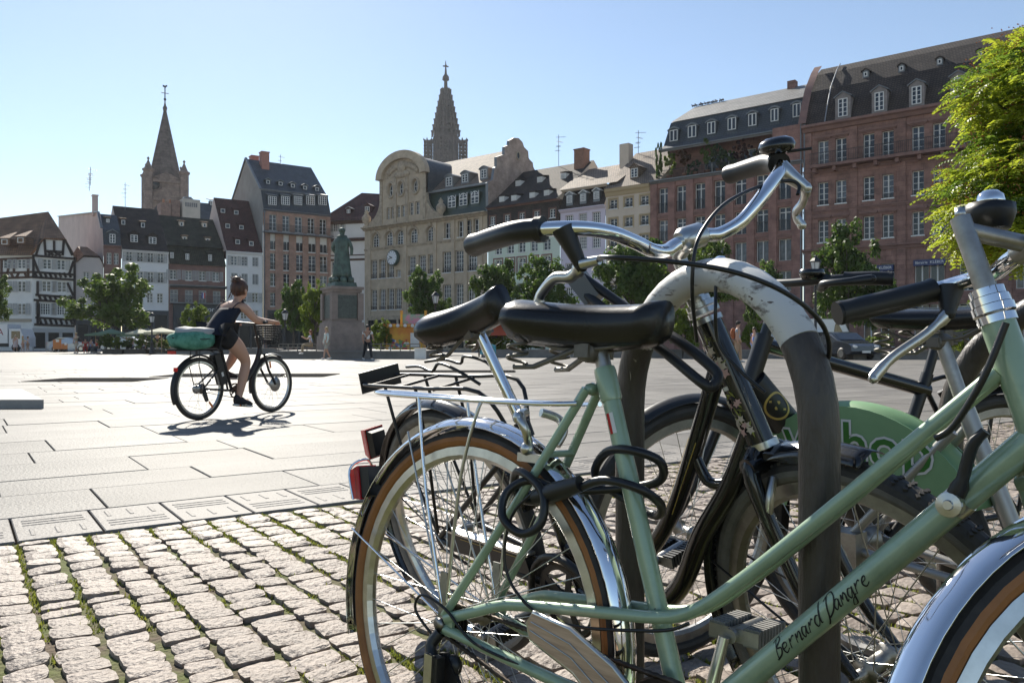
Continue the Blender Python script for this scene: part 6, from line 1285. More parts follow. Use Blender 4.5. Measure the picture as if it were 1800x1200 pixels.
for sg, a in ((-1, radians(-60)), (1, radians(120))): e_ = V((BB.x + .165 * cos(a), sg * .085, BB.z + .165 * sin(a))); pipe(G, 'crank_arm', [V((BB.x, sg * .06, BB.z)), e_], [.013, .01], m_blackm, 8); pedal(G, (e_.x, e_.y + sg * .055, e_.z), m_black_pl)
# gold ring with bolt mark on the left face of the down tube
dm = MB(); ring = []; tdir = (dte - dts).normalized()
def on2(s_, th): e1 = V((0, 1, 0)); e2 = tdir.cross(e1); return dts + tdir * s_ + (e1 * cos(th) + e2 * sin(th)) * .0466
R_ = .040; n = 36; cs_ = .085
for i in range(n):
    a, b = 2 * pi * i / n, 2 * pi * (i + 1) / n
    dm.add([on2(cs_ + rr * cos(q), rr * sin(q) / .0466) for rr, q in ((R_ - .0065, a), (R_, a), (R_, b), (R_ - .0065, b))], [(0, 1, 2, 3)])
zig = [(-.027, .012), (-.004, -.012), (.0, .012), (.024, -.012)]
for (x0, y0), (x1, y1) in zip(zig, zig[1:]): dx, dy = x1 - x0, y1 - y0; l_ = sqrt(dx * dx + dy * dy); nx, ny = -dy / l_ * .0025, dx / l_ * .0025; dm.add([on2(cs_ + p[0], p[1] / .0466) for p in ((x0 + nx, y0 + ny), (x0 - nx, y0 - ny), (x1 - nx, y1 - ny), (x1 + nx, y1 + ny))], [(0, 1, 2, 3)])
dm.build('gold_emblem', m_gold, G)

# ================= green hire bicycle behind
m_hire = mat('hire_green_plastic', (.22, .38, .19), .45, col2=(.18, .32, .155), vs=5); m_hire_d = mat('hire_dark_green', (.03, .16, .02), .4); m_silver = mat('silver_frame_paint', (.38, .37, .35), .35, metal=.6)
E_, EM = bike('green_hire_bicycle', 'green hire bicycle with large lettered rear wheel guard and silver frame', .905, 2.06, radians(-55), .05)
AX, FX, BB = V((0, 0, .33)), V((1.06, 0, .33)), V((.42, 0, .29)); HT, HB = V((.83, 0, .86)), V((.88, 0, .68)); up_ = (HT - HB).normalized(); ST = V((.27, 0, .70)); S4 = steer_matrix((HT.x, HT.z), 72, radians(-8))
pipe(E_, 'seat_tube', [BB, ST], .02, m_silver, 12); pipe(E_, 'main_tube', [HB + up_ * .06, V((.78, 0, .58)), V((.62, 0, .40)), BB], .027, m_silver, 14, k=5); pipe(E_, 'head_tube', [HB, HT], .024, m_silver, 14)
for y in (-1, 1):
    pipe(E_, 'chain_stay', [(0, y * .07, .33), (.41, y * .035, .29)], .012, m_silver, 8); pipe(E_, 'seat_stay', [(0, y * .07, .335), (.26, y * .03, .64)], .012, m_silver, 8); pipe(E_, 'fork_blade', [HB - up_ * .03 + V((0, y * .05, 0)), V((1.06, y * .055, .33))], [.016, .011], m_silver, 10, S4)
wheel(E_, AX, .33, None, .045, m_rubber, m_tread, m_alu_d, 28, .08, hub_r=.045); wheel(E_, FX, .33, S4, .045, m_rubber, m_tread, m_alu_d, 28, .07, hub_r=.035)
mudguard(E_, AX, .362, radians(24), radians(185), .085, m_hire, depth=.02, ridge=False); mudguard(E_, FX, .362, radians(30), radians(200), .07, m_hire, S4)
for y in (-1, 1):   # skirt guards
    M = MB(); n = 24; o_ = [(AX.x + .352 * cos(a), AX.z + .352 * sin(a)) for a in [radians(28 + 137 * i / n) for i in range(n + 1)]]; i_ = [(AX.x + .19 * cos(a), AX.z + .02 + .19 * sin(a)) for a in [radians(28 + 137 * i / n) for i in range(n + 1)]]
    for k in range(n): M.prism([o_[k], o_[k + 1], i_[k + 1], i_[k]], y * .043 - .002, y * .043 + .002)
    so = M.build('wheel_guard', m_hire, E_)
    me = text_mesh("vélhop", .15, .0005, 0, 'CENTER', .007); me.materials.append(m_frame); lt = obj('lettering', me, so, (.02, y * .0465, .585), (pi / 2, 0, 0) if y < 0 else (pi / 2, 0, pi))
    me = text_mesh("vélhop", .15, .0005, 0, 'CENTER', .001); me.materials.append(m_hire_d); lt = obj('lettering', me, so, (.02, y * .0475, .585), (pi / 2, 0, 0) if y < 0 else (pi / 2, 0, pi))
M = MB(); M.box((.0, -.075, .33), (.11, .05, .09)); M.build('hub_brake', m_alu_d, E_)
pipe(E_, 'seat_post', [ST, V((.225, 0, .84))], .016, m_alu_d, 12); saddle(E_, Matrix.Translation((.22, 0, .865)), .27, .2, .06, .06); qt = HT + up_ * .16
pipe(E_, 'stem', [HT, qt], .018, m_silver, 12, S4)
for y in (-1, 1): pipe(E_, 'handlebar', [qt, qt + V((.0, y * .1, .0)), qt + V((-.03, y * .24, .02)), qt + V((-.12, y * .30, .01))], .0125, m_blackm, 10, S4, 4); grip(E_, [qt + V((-.04, y * .255, .02)), qt + V((-.12, y * .30, .01))], .018, m_black_pl, S4)
chainring(E_, (BB.x, -.05, BB.z), .08, m_blackm)
for sg, a in ((-1, radians(20)), (1, radians(200))): e_ = V((BB.x + .16 * cos(a), sg * .09, BB.z + .16 * sin(a))); pipe(E_, 'crank_arm', [V((BB.x, sg * .065, BB.z)), e_], [.014, .01], m_alu_d, 8); pedal(E_, (e_.x, e_.y + sg * .055, e_.z), m_black_pl)
# ---------------------------------------------------------------- trees and shrubs
def leaf_mat(name, c, c2, tr=.5): return mat(name, c, .5, col2=c2, vs=.9, trans=tr, detail=2, rnd=.12, spec=.35)
lf_a = leaf_mat('leaf_green', (.10, .16, .025), (.06, .11, .018)); lf_b = leaf_mat('leaf_yellow_green', (.21, .27, .03), (.13, .19, .022)); lf_c = leaf_mat('leaf_mid_green', (.12, .18, .028), (.075, .12, .02)); lf_red = leaf_mat('leaf_maroon', (.09, .03, .028), (.05, .02, .02)); lf_dark = leaf_mat('leaf_dark', (.05, .095, .03), (.03, .06, .022)); lf_or = leaf_mat('leaf_orange_brown', (.17, .075, .03), (.1, .05, .025))
m_bark = mat('grey_bark', (.10, .085, .07), .9, var=.4, vs=6, bump=.6, bs=12)
def crown_mesh(seed, nclump, nleaf, ls, m, squash=1.0, gap=.3, hollow=.55):
    r = random.Random(seed); M = MB(); cl = []; lobes = []
    for k in range(11):   # main boughs: uneven lobes round the axis
        a = k * 2.4 + r.uniform(-.5, .5); z = -.55 + 1.25 * k / 10 + r.uniform(-.12, .12); q = sqrt(max(.05, 1 - z * z * .9)) * r.uniform(.42, .72); lobes.append((V((q * cos(a), q * sin(a), z)), r.uniform(.30, .46)))
    while len(cl) < nclump:
        c, lr = lobes[r.randrange(len(lobes))] if r.random() > .14 else (V((0, 0, r.uniform(-.3, .5))), .35)
        p = V((r.gauss(0, 1), r.gauss(0, 1), r.gauss(0, .8))).normalized() * lr * r.uniform(.35, 1) + c; p.z *= squash
        cl.append((p, r.uniform(.10, .19)))
    for c, cr in cl:
        for _ in range(nleaf):
            d = V((r.gauss(0, 1), r.gauss(0, 1), r.gauss(0, 1))).normalized(); p = c + d * cr * r.uniform(.45, 1.05)
            n = (d + V((r.uniform(-.7, .7), r.uniform(-.7, .7), r.uniform(-.2, .9)))).normalized(); t = n.orthogonal().normalized(); t = Matrix.Rotation(r.random() * 6.28, 3, n) @ t; s_ = n.cross(t); l = ls * r.uniform(.7, 1.3); w = l * .36
            M.add([p - t * l * .5, p + s_ * w - n * l * .08, p + t * l * .5 - n * l * .15, p - s_ * w - n * l * .08], [(0, 1, 2, 3)], 0, False)
    return M.mesh('crown', m), cl
CR = {}
for i, m_ in enumerate((lf_a, lf_c, lf_b, lf_a)): CR[i] = crown_mesh(20 + i, 190, 62, .088, m_)
def tree(label, px, d, yt, yb, hw, v=0, rz=0., px_trunk=None, group='trees round the square', cat='tree', name='tree', hue=None):
    s = d / FPX; c = at(px, (yt + yb) / 2, d); hh = (yb - yt) / 2 * s; w = hw * s; b = gnd(px_trunk or px, d); t = thing(name, label, cat, b, 0, group)
    me, cl = CR[v]; o = obj('crown', me, t, c - b, (0, 0, rz)); o.scale = (w, w * .95, hh)
    T = MB(); cc = c - b; r0 = max(.09, w * .045); lo = cc.z - hh * .55; T.tube(smooth_path([(0, 0, -.05), (cc.x * .2 + .04, .03, lo * .5), (cc.x * .6, 0, lo), (cc.x, 0, cc.z + hh * .3)], 4), [r0 * (1.15 - .07 * i) for i in range(13)], 8)
    R3 = Matrix.Rotation(rz, 3, 'Z')
    for q, _ in cl[::7]:
        e = R3 @ q; e = V((e.x * w, e.y * w * .95, e.z * hh)) + cc; T.tube([V((cc.x * .6, 0, lo * (.9 if e.z > cc.z else .8))), V((cc.x * .7, 0, lo)).lerp(e, .5) + V((0, 0, -.1)), e], [r0 * .5, r0 * .3, r0 * .12], 5)
    T.build('trunk', m_bark, t); return t
tree('broad tree with drooping crown in front of the white shuttered house', 198, 72, 474, 590, 74, 1, .3, 208)
tree('tree crown cut by the picture edge in front of the timbered house', -18, 72, 488, 572, 36, 1, 1.2)
tree('dark slim tree left of the statue, nearest the brick house', 515, 60, 492, 592, 28, 0, .5); tree('lighter slim tree touching the statue pedestal on its left', 553, 53, 500, 598, 28, 2, 2.)
tree('dark tree before the stone building, above the yellow kiosk', 752, 62, 468, 580, 42, 0, 4); tree('tree before the mint house, behind the left bicycle saddle', 872, 60, 452, 575, 46, 3, 1); tree('dark tree between mint and lilac houses', 956, 57, 446, 580, 55, 0, 3)
tree('large round tree before the beige house', 1117, 53, 416, 570, 72, 3, .8); tree('tree before the red sandstone terrace building, behind the stem', 1245, 53, 408, 570, 56, 1, 2.4); tree('dense tree before the bookshop beside the lamp', 1490, 50, 390, 600, 74, 0, 5.1)
tree('small light tree behind the cyclist', 345, 62, 536, 604, 27, 2, 1.)
tree('tree squeezed behind the white hoop arch, left of the street lamp', 1345, 60, 455, 580, 38, 0, 1.9)
def shrub(label, px, d, yt, yb, hw, v=2, rz=0.): 
    s = d / FPX; c = at(px, (yt + yb) / 2, d); b = V((c.x, d, 0)); t = thing('shrub', label, 'shrub', b, 0, 'shrubs round the square'); o = obj('foliage', CR[v][0], t, (0, 0, c.z), (0, 0, rz)); o.scale = (hw * s, hw * s, (yb - yt) / 2 * s)
    T = MB()
    for k in range(3): T.tube([(0, 0, -.02), (.2 * cos(k * 2.1), .2 * sin(k * 2.1), c.z)], .03, 5)
    T.build('stems', m_bark, t)
shrub('bright yellow-green shrub left of the yellow kiosk', 672, 52, 563, 616, 20, 2, 1); shrub('dark low shrub under the left saddle', 842, 50, 576, 618, 26, 1, 2); shrub('light shrub right of the left seat post', 880, 50, 580, 618, 24, 2, 3); shrub('dark low shrub under the springs of the green bicycle saddle', 930, 52, 585, 618, 30, 1, 4)
shrub('tall yellow-green shrub behind the flowered head tube', 1200, 46, 536, 616, 38, 2, 5); shrub('light shrub right of the man with orange backpack', 1330, 48, 566, 616, 32, 2, 6); shrub('yellow-green shrub behind the green handlebar', 1700, 40, 536, 618, 36, 2, 7); shrub('low shrub beside the white van', 1545, 44, 588, 618, 26, 2, 8)
m_trough = mat('weathered_planter_wood', (.11, .095, .08), .9, var=.3, vs=3)
for i, (px, w, v) in enumerate(((186, 14, 1), (204, 10, 2), (224, 12, 1), (247, 11, 2), (266, 10, 1), (288, 12, 2))): shrub(('leafy cafe planter shrub beside the tree trunk', 'tall pale cafe planter shrub under the striped parasol', 'low dark cafe planter shrub before the silver car', 'pale cafe planter shrub under the first cream parasol', 'dark planter shrub left of the man in beige trousers', 'pale planter shrub right of the man in beige trousers')[i], px, 66, 588 + (i % 3) * 4, 613, w, v, i)
for i, (px0, px1) in enumerate(((180, 214), (218, 256), (262, 300))): a, b = gnd(px0, 65.3), gnd(px1, 65.3); M = MB(); M.bx(0, b.x - a.x, 0, .7, 0, .32); M.bx(-.05, b.x - a.x + .05, -.05, .75, .322, .40); tag(M.build('planter_trough', m_trough, None, a), ('low wooden planter under the tree crown', 'low wooden planter under the cream parasol', 'low wooden planter by the man in beige trousers')[i], 'planter', 'cafe planters')

# big near tree entering from the right: pinnate leaves in sprays
def pinnate_mesh(seed, n=7):
    r = random.Random(seed); M = MB(); L_ = .27; M.tube([(0, 0, 0), (L_ * .5, 0, .03), (L_, 0, -.03)], .0025, 4)
    for i in range(n):
        t = (i + 1) / (n + .5); x = L_ * t; z = .03 * sin(pi * t) - .05 * t * t; l = .062 * (1 - .35 * abs(t - .4)) * r.uniform(.85, 1.1)
        for sg in (-1, 1):
            a = radians(66 + r.uniform(-9, 9)); dx, dy = l * cos(a), sg * l * sin(a); dr = -l * .25; w = .0185
            M.add([(x, 0, z), (x + dx * .5 + sg * w * sin(a), dy * .5 - w * cos(a) * sg * sg, z + .006), (x + dx, dy, z + dr * r.uniform(.3, 1.6)), (x + dx * .5 - sg * w * sin(a), dy * .5 + w * cos(a), z + .004)], [(0, 1, 2, 3)])
    return M.v, M.f
pv_ = [pinnate_mesh(i) for i in range(3)]
def spray_crown(name, centre, radii, nsp, seed, m, mflower, parent, cut=None):
    r = random.Random(seed); M = MB(); M2 = MB(); F_ = MB(); tips = []
    for _ in range(nsp):
        while True:
            p = V((r.uniform(-1, 1), r.uniform(-1, 1), r.uniform(-1, 1)))
            if .4 < p.length < 1 and noise.noise(p * 2.9 + V((seed, 1, 2))) > -.08: break
        out = p.normalized(); q = V((centre[0] + p.x * radii[0], centre[1] + p.y * radii[1], centre[2] + p.z * radii[2])); k = r.randint(4, 7); tips.append(q)
        for j in range(k):
            a = 2 * pi * j / k + r.random(); h = V((cos(a), sin(a), 0)); d = (out * .35 + h * 1.0 + V((0, 0, r.uniform(-.75, .2)))).normalized(); u = V((0, 0, 1)); s_ = d.cross(u).normalized(); u = s_.cross(d); sc_ = r.uniform(.7, 1.2); q_ = q + h * r.uniform(0, .12) + V((0, 0, r.uniform(-.1, .1))); vv, ff = pv_[r.randrange(3)]
            (M if (int(q.x * 3.1) + int(q.z * 3.7)) % 3 else M2).add([q_ + (d * x + s_ * y + u * z) * sc_ for x, y, z in vv], ff)
        if r.random() < .4:
            for _ in range(16): e = q + out * r.uniform(.02, .22) + V((r.gauss(0, .05), r.gauss(0, .05), r.gauss(.05, .05))); F_.add([e, e + V((.022, 0, .008)), e + V((.01, .015, .024))], [(0, 1, 2)])
    M.build('foliage', m, parent); M2.build('foliage', lf_near2, parent); F_.build('seed_heads', mflower, parent); return tips
lf_near = mat('ailanthus_leaf', (.42, .46, .04), .42, col2=(.24, .32, .03), vs=2.0, trans=.6, detail=3, spec=.5); lf_near2 = mat('ailanthus_leaf_dark', (.16, .24, .03), .42, col2=(.10, .17, .02), vs=2.0, trans=.55, detail=3, spec=.5); m_seed = mat('reddish_seed_heads', (.36, .13, .05), .7, trans=.3)
D = 9.0; t = thing('near_tree', 'sunlit yellow-green tree with feathery leaves entering at the right edge', 'tree', gnd(2010, D))
b = t.location; cs = [((at(1822, 175, D) - b), (.74, .9, .74), 260, 1), ((at(1870, 320, D) - b), (1.30, 1.1, .72), 420, 2), ((at(1775, 395, D - .3) - b), (.60, .6, .42), 150, 3), ((at(1850, 120, D + .4) - b), (.66, .8, .42), 150, 4), ((at(1990, 250, D) - b), (1.3, 1.3, 1.5), 260, 5)]
T = MB(); T.tube(smooth_path([(0, 0, -.05), (.05, 0, 1.0), (-.05, 0, 1.9), (-.1, 0, 3.2)], 4), [.17 - .008 * i for i in range(13)], 10); lims = []
for c, r_, n_, sd in cs:
    tips = spray_crown('foliage', c, r_, n_, sd, lf_near, m_seed, t)
    for q in tips[::6]: T.tube(smooth_path([(-.02, 0, 1.6), V((-.1, 0, 1.9)).lerp(V(c), .6), q], 3), [.035, .03, .026, .022, .016, .01, .005], 5)
T.build('trunk', m_bark, t)

# roof terrace plants in pots
m_pot = mat('terracotta', (.27, .12, .07), .85)
tp = [(1158, 252, 314, 9, lf_a, 'ivy'), (1176, 264, 300, 13, lf_b, ''), (1204, 258, 290, 14, lf_or, ''), (1222, 280, 306, 12, lf_dark, ''), (1243, 252, 290, 15, lf_c, ''), (1263, 250, 296, 12, lf_dark, ''), (1282, 266, 294, 13, lf_a, ''), (1306, 254, 286, 16, lf_red, ''), (1330, 262, 284, 10, lf_dark, ''), (1352, 243, 262, 14, lf_b, ''), (1388, 222, 260, 7, lf_dark, 'cyp')]
lab = ('ivy-covered plant at the left end of the roof terrace', 'yellow-leaved potted plant on the roof terrace', 'orange-brown potted maple on the roof terrace', 'low dark potted plant between maple and green tree on the roof terrace', 'round green potted tree mid roof terrace', 'tall dark potted plant mid roof terrace', 'green potted plant left of the maroon maple on the roof terrace', 'maroon potted maple on the roof terrace', 'small dark potted plant right of the maroon maple', 'pale green potted plant behind the black bell', 'conical cypress at the right end of the roof terrace')
mesh_of = {}
for (px, yt, yb, hw, m_, k_), l_ in zip(tp, lab):
    x, zt = TERR.l(px, yt, .7); zb = TERR.z(px, yb, .7); w = TERR.l(px + hw, yt, .7)[0] - x; base = TERR.e.matrix_basis if False else None
    if m_ not in mesh_of: mesh_of[m_] = crown_mesh(len(mesh_of) + 60, 26, 60, .2, m_)[0]
    P = TERR.W.o + TERR.W.t * (TERR.x0 + x) + TERR.W.n * .75 + V((0, 0, TERR_Z)); t = thing('potted_plant', l_, 'potted plant', P, 0, 'plants on the roof terrace')
    o = obj('foliage', mesh_of[m_], t, (0, 0, (zt + zb) / 2 - TERR_Z), (0, 0, px)); o.scale = (w * 1.25, w * 1.1, max(.3, (zt - zb) / 2) * 1.3); hz = max(.25, zb - TERR_Z); M = MB(); M.lathe([(0, 0), (.22, 0), (.3, .38), (.33, .4), (.33, .46), (0, .44)], 10); M.build('pot', m_pot, t); M = MB(); M.tube([(0, 0, .4), (0, 0, max(.5, (zt + zb) / 2 - TERR_Z))], .035, 6); M.build('stem', m_bark, t)
# pigeons on the ridge
m_pig = mat('dark_pigeon', (.03, .03, .035), .7); M = MB(); M.ball((0, 0, .12), (.17, .09, .10), 8); M.ball((.13, 0, .25), (.055, .05, .06), 6); M.bar((-.1, 0, .1), (-.3, 0, .05), .08, .03); M.bar((.17, 0, .25), (.22, 0, .24), .02); M.tube([(0, .03, .05), (0, .03, -.05)], .012, 4); M.tube([(0, -.03, .05), (0, -.03, -.05)], .012, 4); pm = M.mesh('pigeon', m_pig); Hh, zz_, yy_ = PIGEON; rg = random.Random(9)
for i in range(16):
    px = 1218 + i * 3.6 + rg.uniform(-1.5, 1.5); x = Hh.l(px, 190, yy_)[0]; P = Hh.W.o + Hh.W.t * (Hh.x0 + x) + Hh.W.n * yy_ + V((0, 0, zz_ + .04)); tag(obj('pigeon', pm, None, P, (0, 0, rg.random() * 6.3)), 'dark pigeon perched in the row on the slate ridge', 'pigeon', 'pigeons on the ridge')

# ---------------------------------------------------------------- people
SK = mat('skin', (.50, .29, .20), .55); SK2 = mat('tanned_skin', (.36, .19, .12), .55); HAIR = {c: mat('hair_' + c, v, .6, var=.3, vs=20) for c, v in dict(brown=(.055, .028, .016), blonde=(.45, .31, .15), dark=(.02, .016, .014), grey=(.3, .28, .25), red=(.2, .07, .025)).items()}
CL = {}
def cloth(c): k = 'cloth_%d_%d_%d' % tuple(int(x * 100) for x in c); return mat(k, c, .85, var=.15, vs=8)
shoe_m = mat('white_shoe', (.6, .6, .58), .6); shoe_d = mat('dark_shoe', (.03, .03, .03), .6)
def person(label, px, d, h=1.7, face=0., top=(.5, .5, .5), legs=(.1, .1, .1), hair='brown', skinm=None, stride=.12, shorts=False, skirt=False, sleeve=True, arms=(.1, .1), shoe=None, sit=False, hat=None, bag=None, z0=0., group='people in the square', bend=0., male=True):
    """standing, walking or seated figure; one skinned body, clothes and hair as children; face = heading, 0 looks along +x"""
    skinm = skinm or SK; s = h / 1.72; t = thing('person', label, 'person', gnd(px, d) + V((0, 0, z0)), face, group); sw = .20 if male else .175; J = []; E = []
    def j(x, y, z, r, r2=None): J.append((x * s, y * s, z * s, r * s, (r2 or r) * s)); return len(J) - 1
    if sit: pz = .47; pel = (-.02, 0, pz + .1)
    else: pz = .90; pel = (0, 0, .95)
    b0 = pel[2]; bx = lambda z: bend * (z - b0)
    p0 = j(*pel, .135, .11); sp = j(bx(b0 + .2), 0, b0 + .2, .115, .1); ch = j(bx(b0 + .4), 0, b0 + .4, .15, .11); nk = j(bx(b0 + .54), 0, b0 + .53, .055); hd = j(bx(b0 + .6) + .02, 0, b0 + .62, .085); ht = j(bx(b0 + .7) + .02, 0, b0 + .70, .085, .08)
    E += [(p0, sp), (sp, ch), (ch, nk), (nk, hd), (hd, ht)]; body_top = [p0, sp, ch]; limbs_a = []; limbs_l = []
    for sg, ar in ((1, arms[0]), (-1, arms[1])):
        cz = b0 + .45; sh_ = j(bx(cz), sg * sw, cz - .01, .055); el = j(bx(cz) + .28 * sin(ar * .6) - .02, sg * (sw + .05), cz - .28 * cos(ar * .6), .042); wr = j(bx(cz) + .28 * sin(ar * .6) + .25 * sin(ar * 1.6), sg * (sw + .03), cz - .28 * cos(ar * .6) - .25 * cos(ar * 1.6), .03); ha = j(J[wr][0] / s + .07 * sin(ar * 1.6) + .01, sg * (sw + .02), J[wr][2] / s - .07 * cos(ar * 1.6), .036, .02); E += [(ch, sh_), (sh_, el), (el, wr), (wr, ha)]; limbs_a.append((sh_, el, wr))
    for sg in (1, -1):
        st = stride * sg
        if sit: hp = j(.02, sg * .1, pz + .06, .095); kn = j(.42, sg * .11, pz + .04, .062); an = j(.45, sg * .11, .09, .04); to = j(.60, sg * .12, .04, .035)
        else: hp = j(.0, sg * .09, .86, .095); kn = j(st * 1.0 + .03, sg * .095, .48, .06); an = j(st * 2.0 - (.04 if st < 0 else 0), sg * .095, .08 + (.03 if st < 0 else 0), .04); to = j(st * 2.0 + .13, sg * .105, .035, .034)
        E += [(p0, hp), (hp, kn), (kn, an), (an, to)]; limbs_l.append((hp, kn, an, to))
    skin('body', J, E, skinm, t, 1)
    def shell(name, idx, edges, m, grow, cut={}):
        mp = {i: k for k, i in enumerate(idx)}; JJ = [(*J[i][:3], J[i][3] + grow, J[i][4] + grow) for i in idx]
        for i, q in cut.items(): JJ[mp[i]] = q
        return skin(name, JJ, [(mp[a], mp[b]) for a, b in edges], m, t, 1)
    mid = lambda a, b, f, g: tuple(J[a][k] + (J[b][k] - J[a][k]) * f for k in range(3)) + (J[b][3] + g, J[b][4] + g)
    idx = [p0, sp, ch] + [i for l in limbs_a for i in l[:2]]; ed = [(p0, sp), (sp, ch)] + [e for l in limbs_a for e in ((ch, l[0]), (l[0], l[1]))]; cut = {} if sleeve == 'long' else {l[1]: mid(l[0], l[1], .55, .018) for l in limbs_a}
    if sleeve == 'long': idx += [l[2] for l in limbs_a]; ed += [(l[1], l[2]) for l in limbs_a]
    if not sleeve: idx = [p0, sp, ch]; ed = [(p0, sp), (sp, ch)]; cut = {}
    shell('top', idx, ed, cloth(top), .016 * s, cut)
    if skirt:
        M = MB(); M.lathe([(.14, .3), (.16, .2), (.24, -.25), (.25, -.32), (.1, -.3)], 12, Matrix.Translation((0, 0, .80 * s)) @ Matrix.Scale(s, 4)); M.build('skirt', cloth(legs), t)
    else:
        idx = [p0] + [i for l in limbs_l for i in l[:2 if shorts else 3]]; ed = [e for l in limbs_l for e in (((p0, l[0]), (l[0], l[1])) if shorts else ((p0, l[0]), (l[0], l[1]), (l[1], l[2])))]
        shell('trousers', idx, ed, cloth(legs), .018 * s, {l[1]: mid(l[0], l[1], .85, .03) for l in limbs_l} if shorts else {})
    for l in limbs_l: M = MB(); a, b = V(J[l[2]][:3]), V(J[l[3]][:3]); M.loft([[(q.x + w * cos(u) * s, q.y + w * sin(u) * s * .8, q.z + zz * s) for u in [2 * pi * k / 8 for k in range(8)]] for q, w, zz in ((a, .045, .04), (a + V((-.02, 0, 0)), .06, -.05), (a.lerp(b, .5), .055, -.035), (b, .05, -.01))] if False else [[(q.x, q.y + w * cos(u) * s, q.z + zz * s + hh * sin(u) * s) for u in [2 * pi * k / 8 for k in range(8)]] for q, w, zz, hh in ((a + V((-.055 * s, 0, 0)), .03, -.03, .03), (a, .045, -.02, .06), (a.lerp(b, .5), .047, -.015, .045), (b, .045, 0, .035), (b + V((.035 * s, 0, 0)), .025, -.005, .02))]); M.build('shoe', shoe or shoe_m, t)
    hx, hz = J[hd][0], J[hd][2] + .045 * s; M = MB(); M.ball((hx - .022 * s, 0, hz + .025 * s), (.098 * s, .096 * s, .105 * s), 10)
    if not male: M.ball((hx - .06 * s, 0, hz - .09 * s), (.06 * s, .085 * s, .15 * s), 8)
    M.build('hair', HAIR[hair], t); M = MB(); M.ball((hx + .092 * s, 0, hz - .01 * s), (.016 * s, .012 * s, .02 * s), 6); M.build('nose', skinm, t)
    if hat: M = MB(); M.ball((hx - .005, 0, hz + .06 * s), (.105 * s, .10 * s, .075 * s), 10); M.lathe([(.0, .0), (.15 * s, -.005), (.0, .012)], 12, Matrix.Translation((hx + .02, 0, hz + .055 * s))); M.build('hat', cloth(hat), t)
    if bag == 'back' or isinstance(bag, tuple): M = MB(); cb = V((bx(b0 + .3) - .2, 0, b0 + .27)) * s; M.ball(tuple(cb), (.12 * s, .16 * s, .24 * s), 10); tag(M.build('backpack', cloth(bag if isinstance(bag, tuple) else (.02, .02, .02)), t))
    if bag == 'strap': M = MB(); M.tube([V((.09, .15, b0 + .48)) * s, V((.15, .02, b0 + .3)) * s, V((.10, -.17, b0 + .05)) * s, V((-.12, -.05, b0 + .25)) * s, V((-.1, .14, b0 + .47)) * s], .012, 5, closed=True); M.build('strap', cloth((.02, .02, .02)), t)
    return t
NAVY, WHT = (.02, .025, .045), (.72, .72, .72)
person('man in white t-shirt and black trousers walking right of the statue', 646, 41, 1.80, radians(-60), WHT, (.02, .02, .025), 'dark', SK2, .17, arms=(.5, .1), bag='strap')
person('long-haired blonde woman in pale cardigan walking before the pedestal', 574, 41.5, 1.70, radians(215), (.62, .68, .62), (.45, .42, .36), 'blonde', None, .10, shorts=True, sleeve='long', male=False, arms=(.15, .2))
person('woman in light shirt sitting on the railing left of the statue reading a phone', 546, 42.5, 1.66, radians(200), (.55, .62, .72), (.32, .24, .15), 'red', None, 0, sit=True, arms=(1.3, 1.3), male=False, z0=.28)
person('man with straw hat, backpack and beige shorts before the timbered house', 134, 68, 1.75, radians(250), (.30, .33, .22), (.55, .47, .36), 'brown', None, .1, shorts=True, hat=(.5, .36, .18), bag='back', arms=(1.2, .2))
person('man in navy top and beige trousers walking by the cafe planters', 277, 66, 1.72, radians(100), NAVY, (.5, .44, .36), 'grey', None, .09)
person('person in pale pink dress beside the white truck', 27, 80, 1.70, radians(330), (.62, .52, .52), (.6, .5, .5), 'grey', None, .04, skirt=True, male=False); person('person in olive top with yellow bag beside the white truck', 40, 80, 1.62, radians(20), (.28, .33, .2), (.5, .32, .25), 'blonde', None, .05, shorts=True, male=False, arms=(.9, .3)); person('person in pale blue shirt, rightmost of the trio by the truck', 49, 80.5, 1.58, radians(200), (.5, .56, .66), (.4, .3, .22), 'brown', None, .04, shorts=True)
person('person in red top sitting left among the cafe guests', 150, 69, 1.7, radians(300), (.55, .03, .02), (.4, .04, .03), 'dark', None, 0, sit=True); person('person in blue top sitting between two red-clad guests', 160, 69, 1.7, radians(60), (.25, .3, .5), (.06, .06, .1), 'brown', None, 0, sit=True); person('person in red vest sitting right among the cafe guests', 171, 68.5, 1.7, radians(240), (.6, .04, .02), (.1, .1, .1), 'brown', None, 0, sit=True)
person('guest in blue shirt sitting under the cream parasol', 232, 69, 1.7, radians(180), (.3, .4, .62), (.1, .1, .12), 'dark', None, 0, sit=True); person('guest in white shirt sitting behind the planters', 257, 69, 1.7, radians(200), WHT, (.1, .1, .12), 'grey', None, 0, sit=True); person('guest in pale shirt sitting right of the planters', 303, 67, 1.7, radians(170), (.6, .58, .55), (.2, .18, .15), 'brown', None, 0, sit=True)
person('man with cap and orange backpack standing behind the flowered bicycle', 1297, 36, 1.84, radians(-30), (.33, .36, .40), (.38, .26, .17), 'dark', None, .05, hat=(.05, .04, .035), bag=(.35, .11, .04)); person('woman in blue top standing behind the hoop', 1326, 38, 1.62, radians(200), (.2, .3, .65), (.3, .4, .6), 'brown', None, .03, male=False)

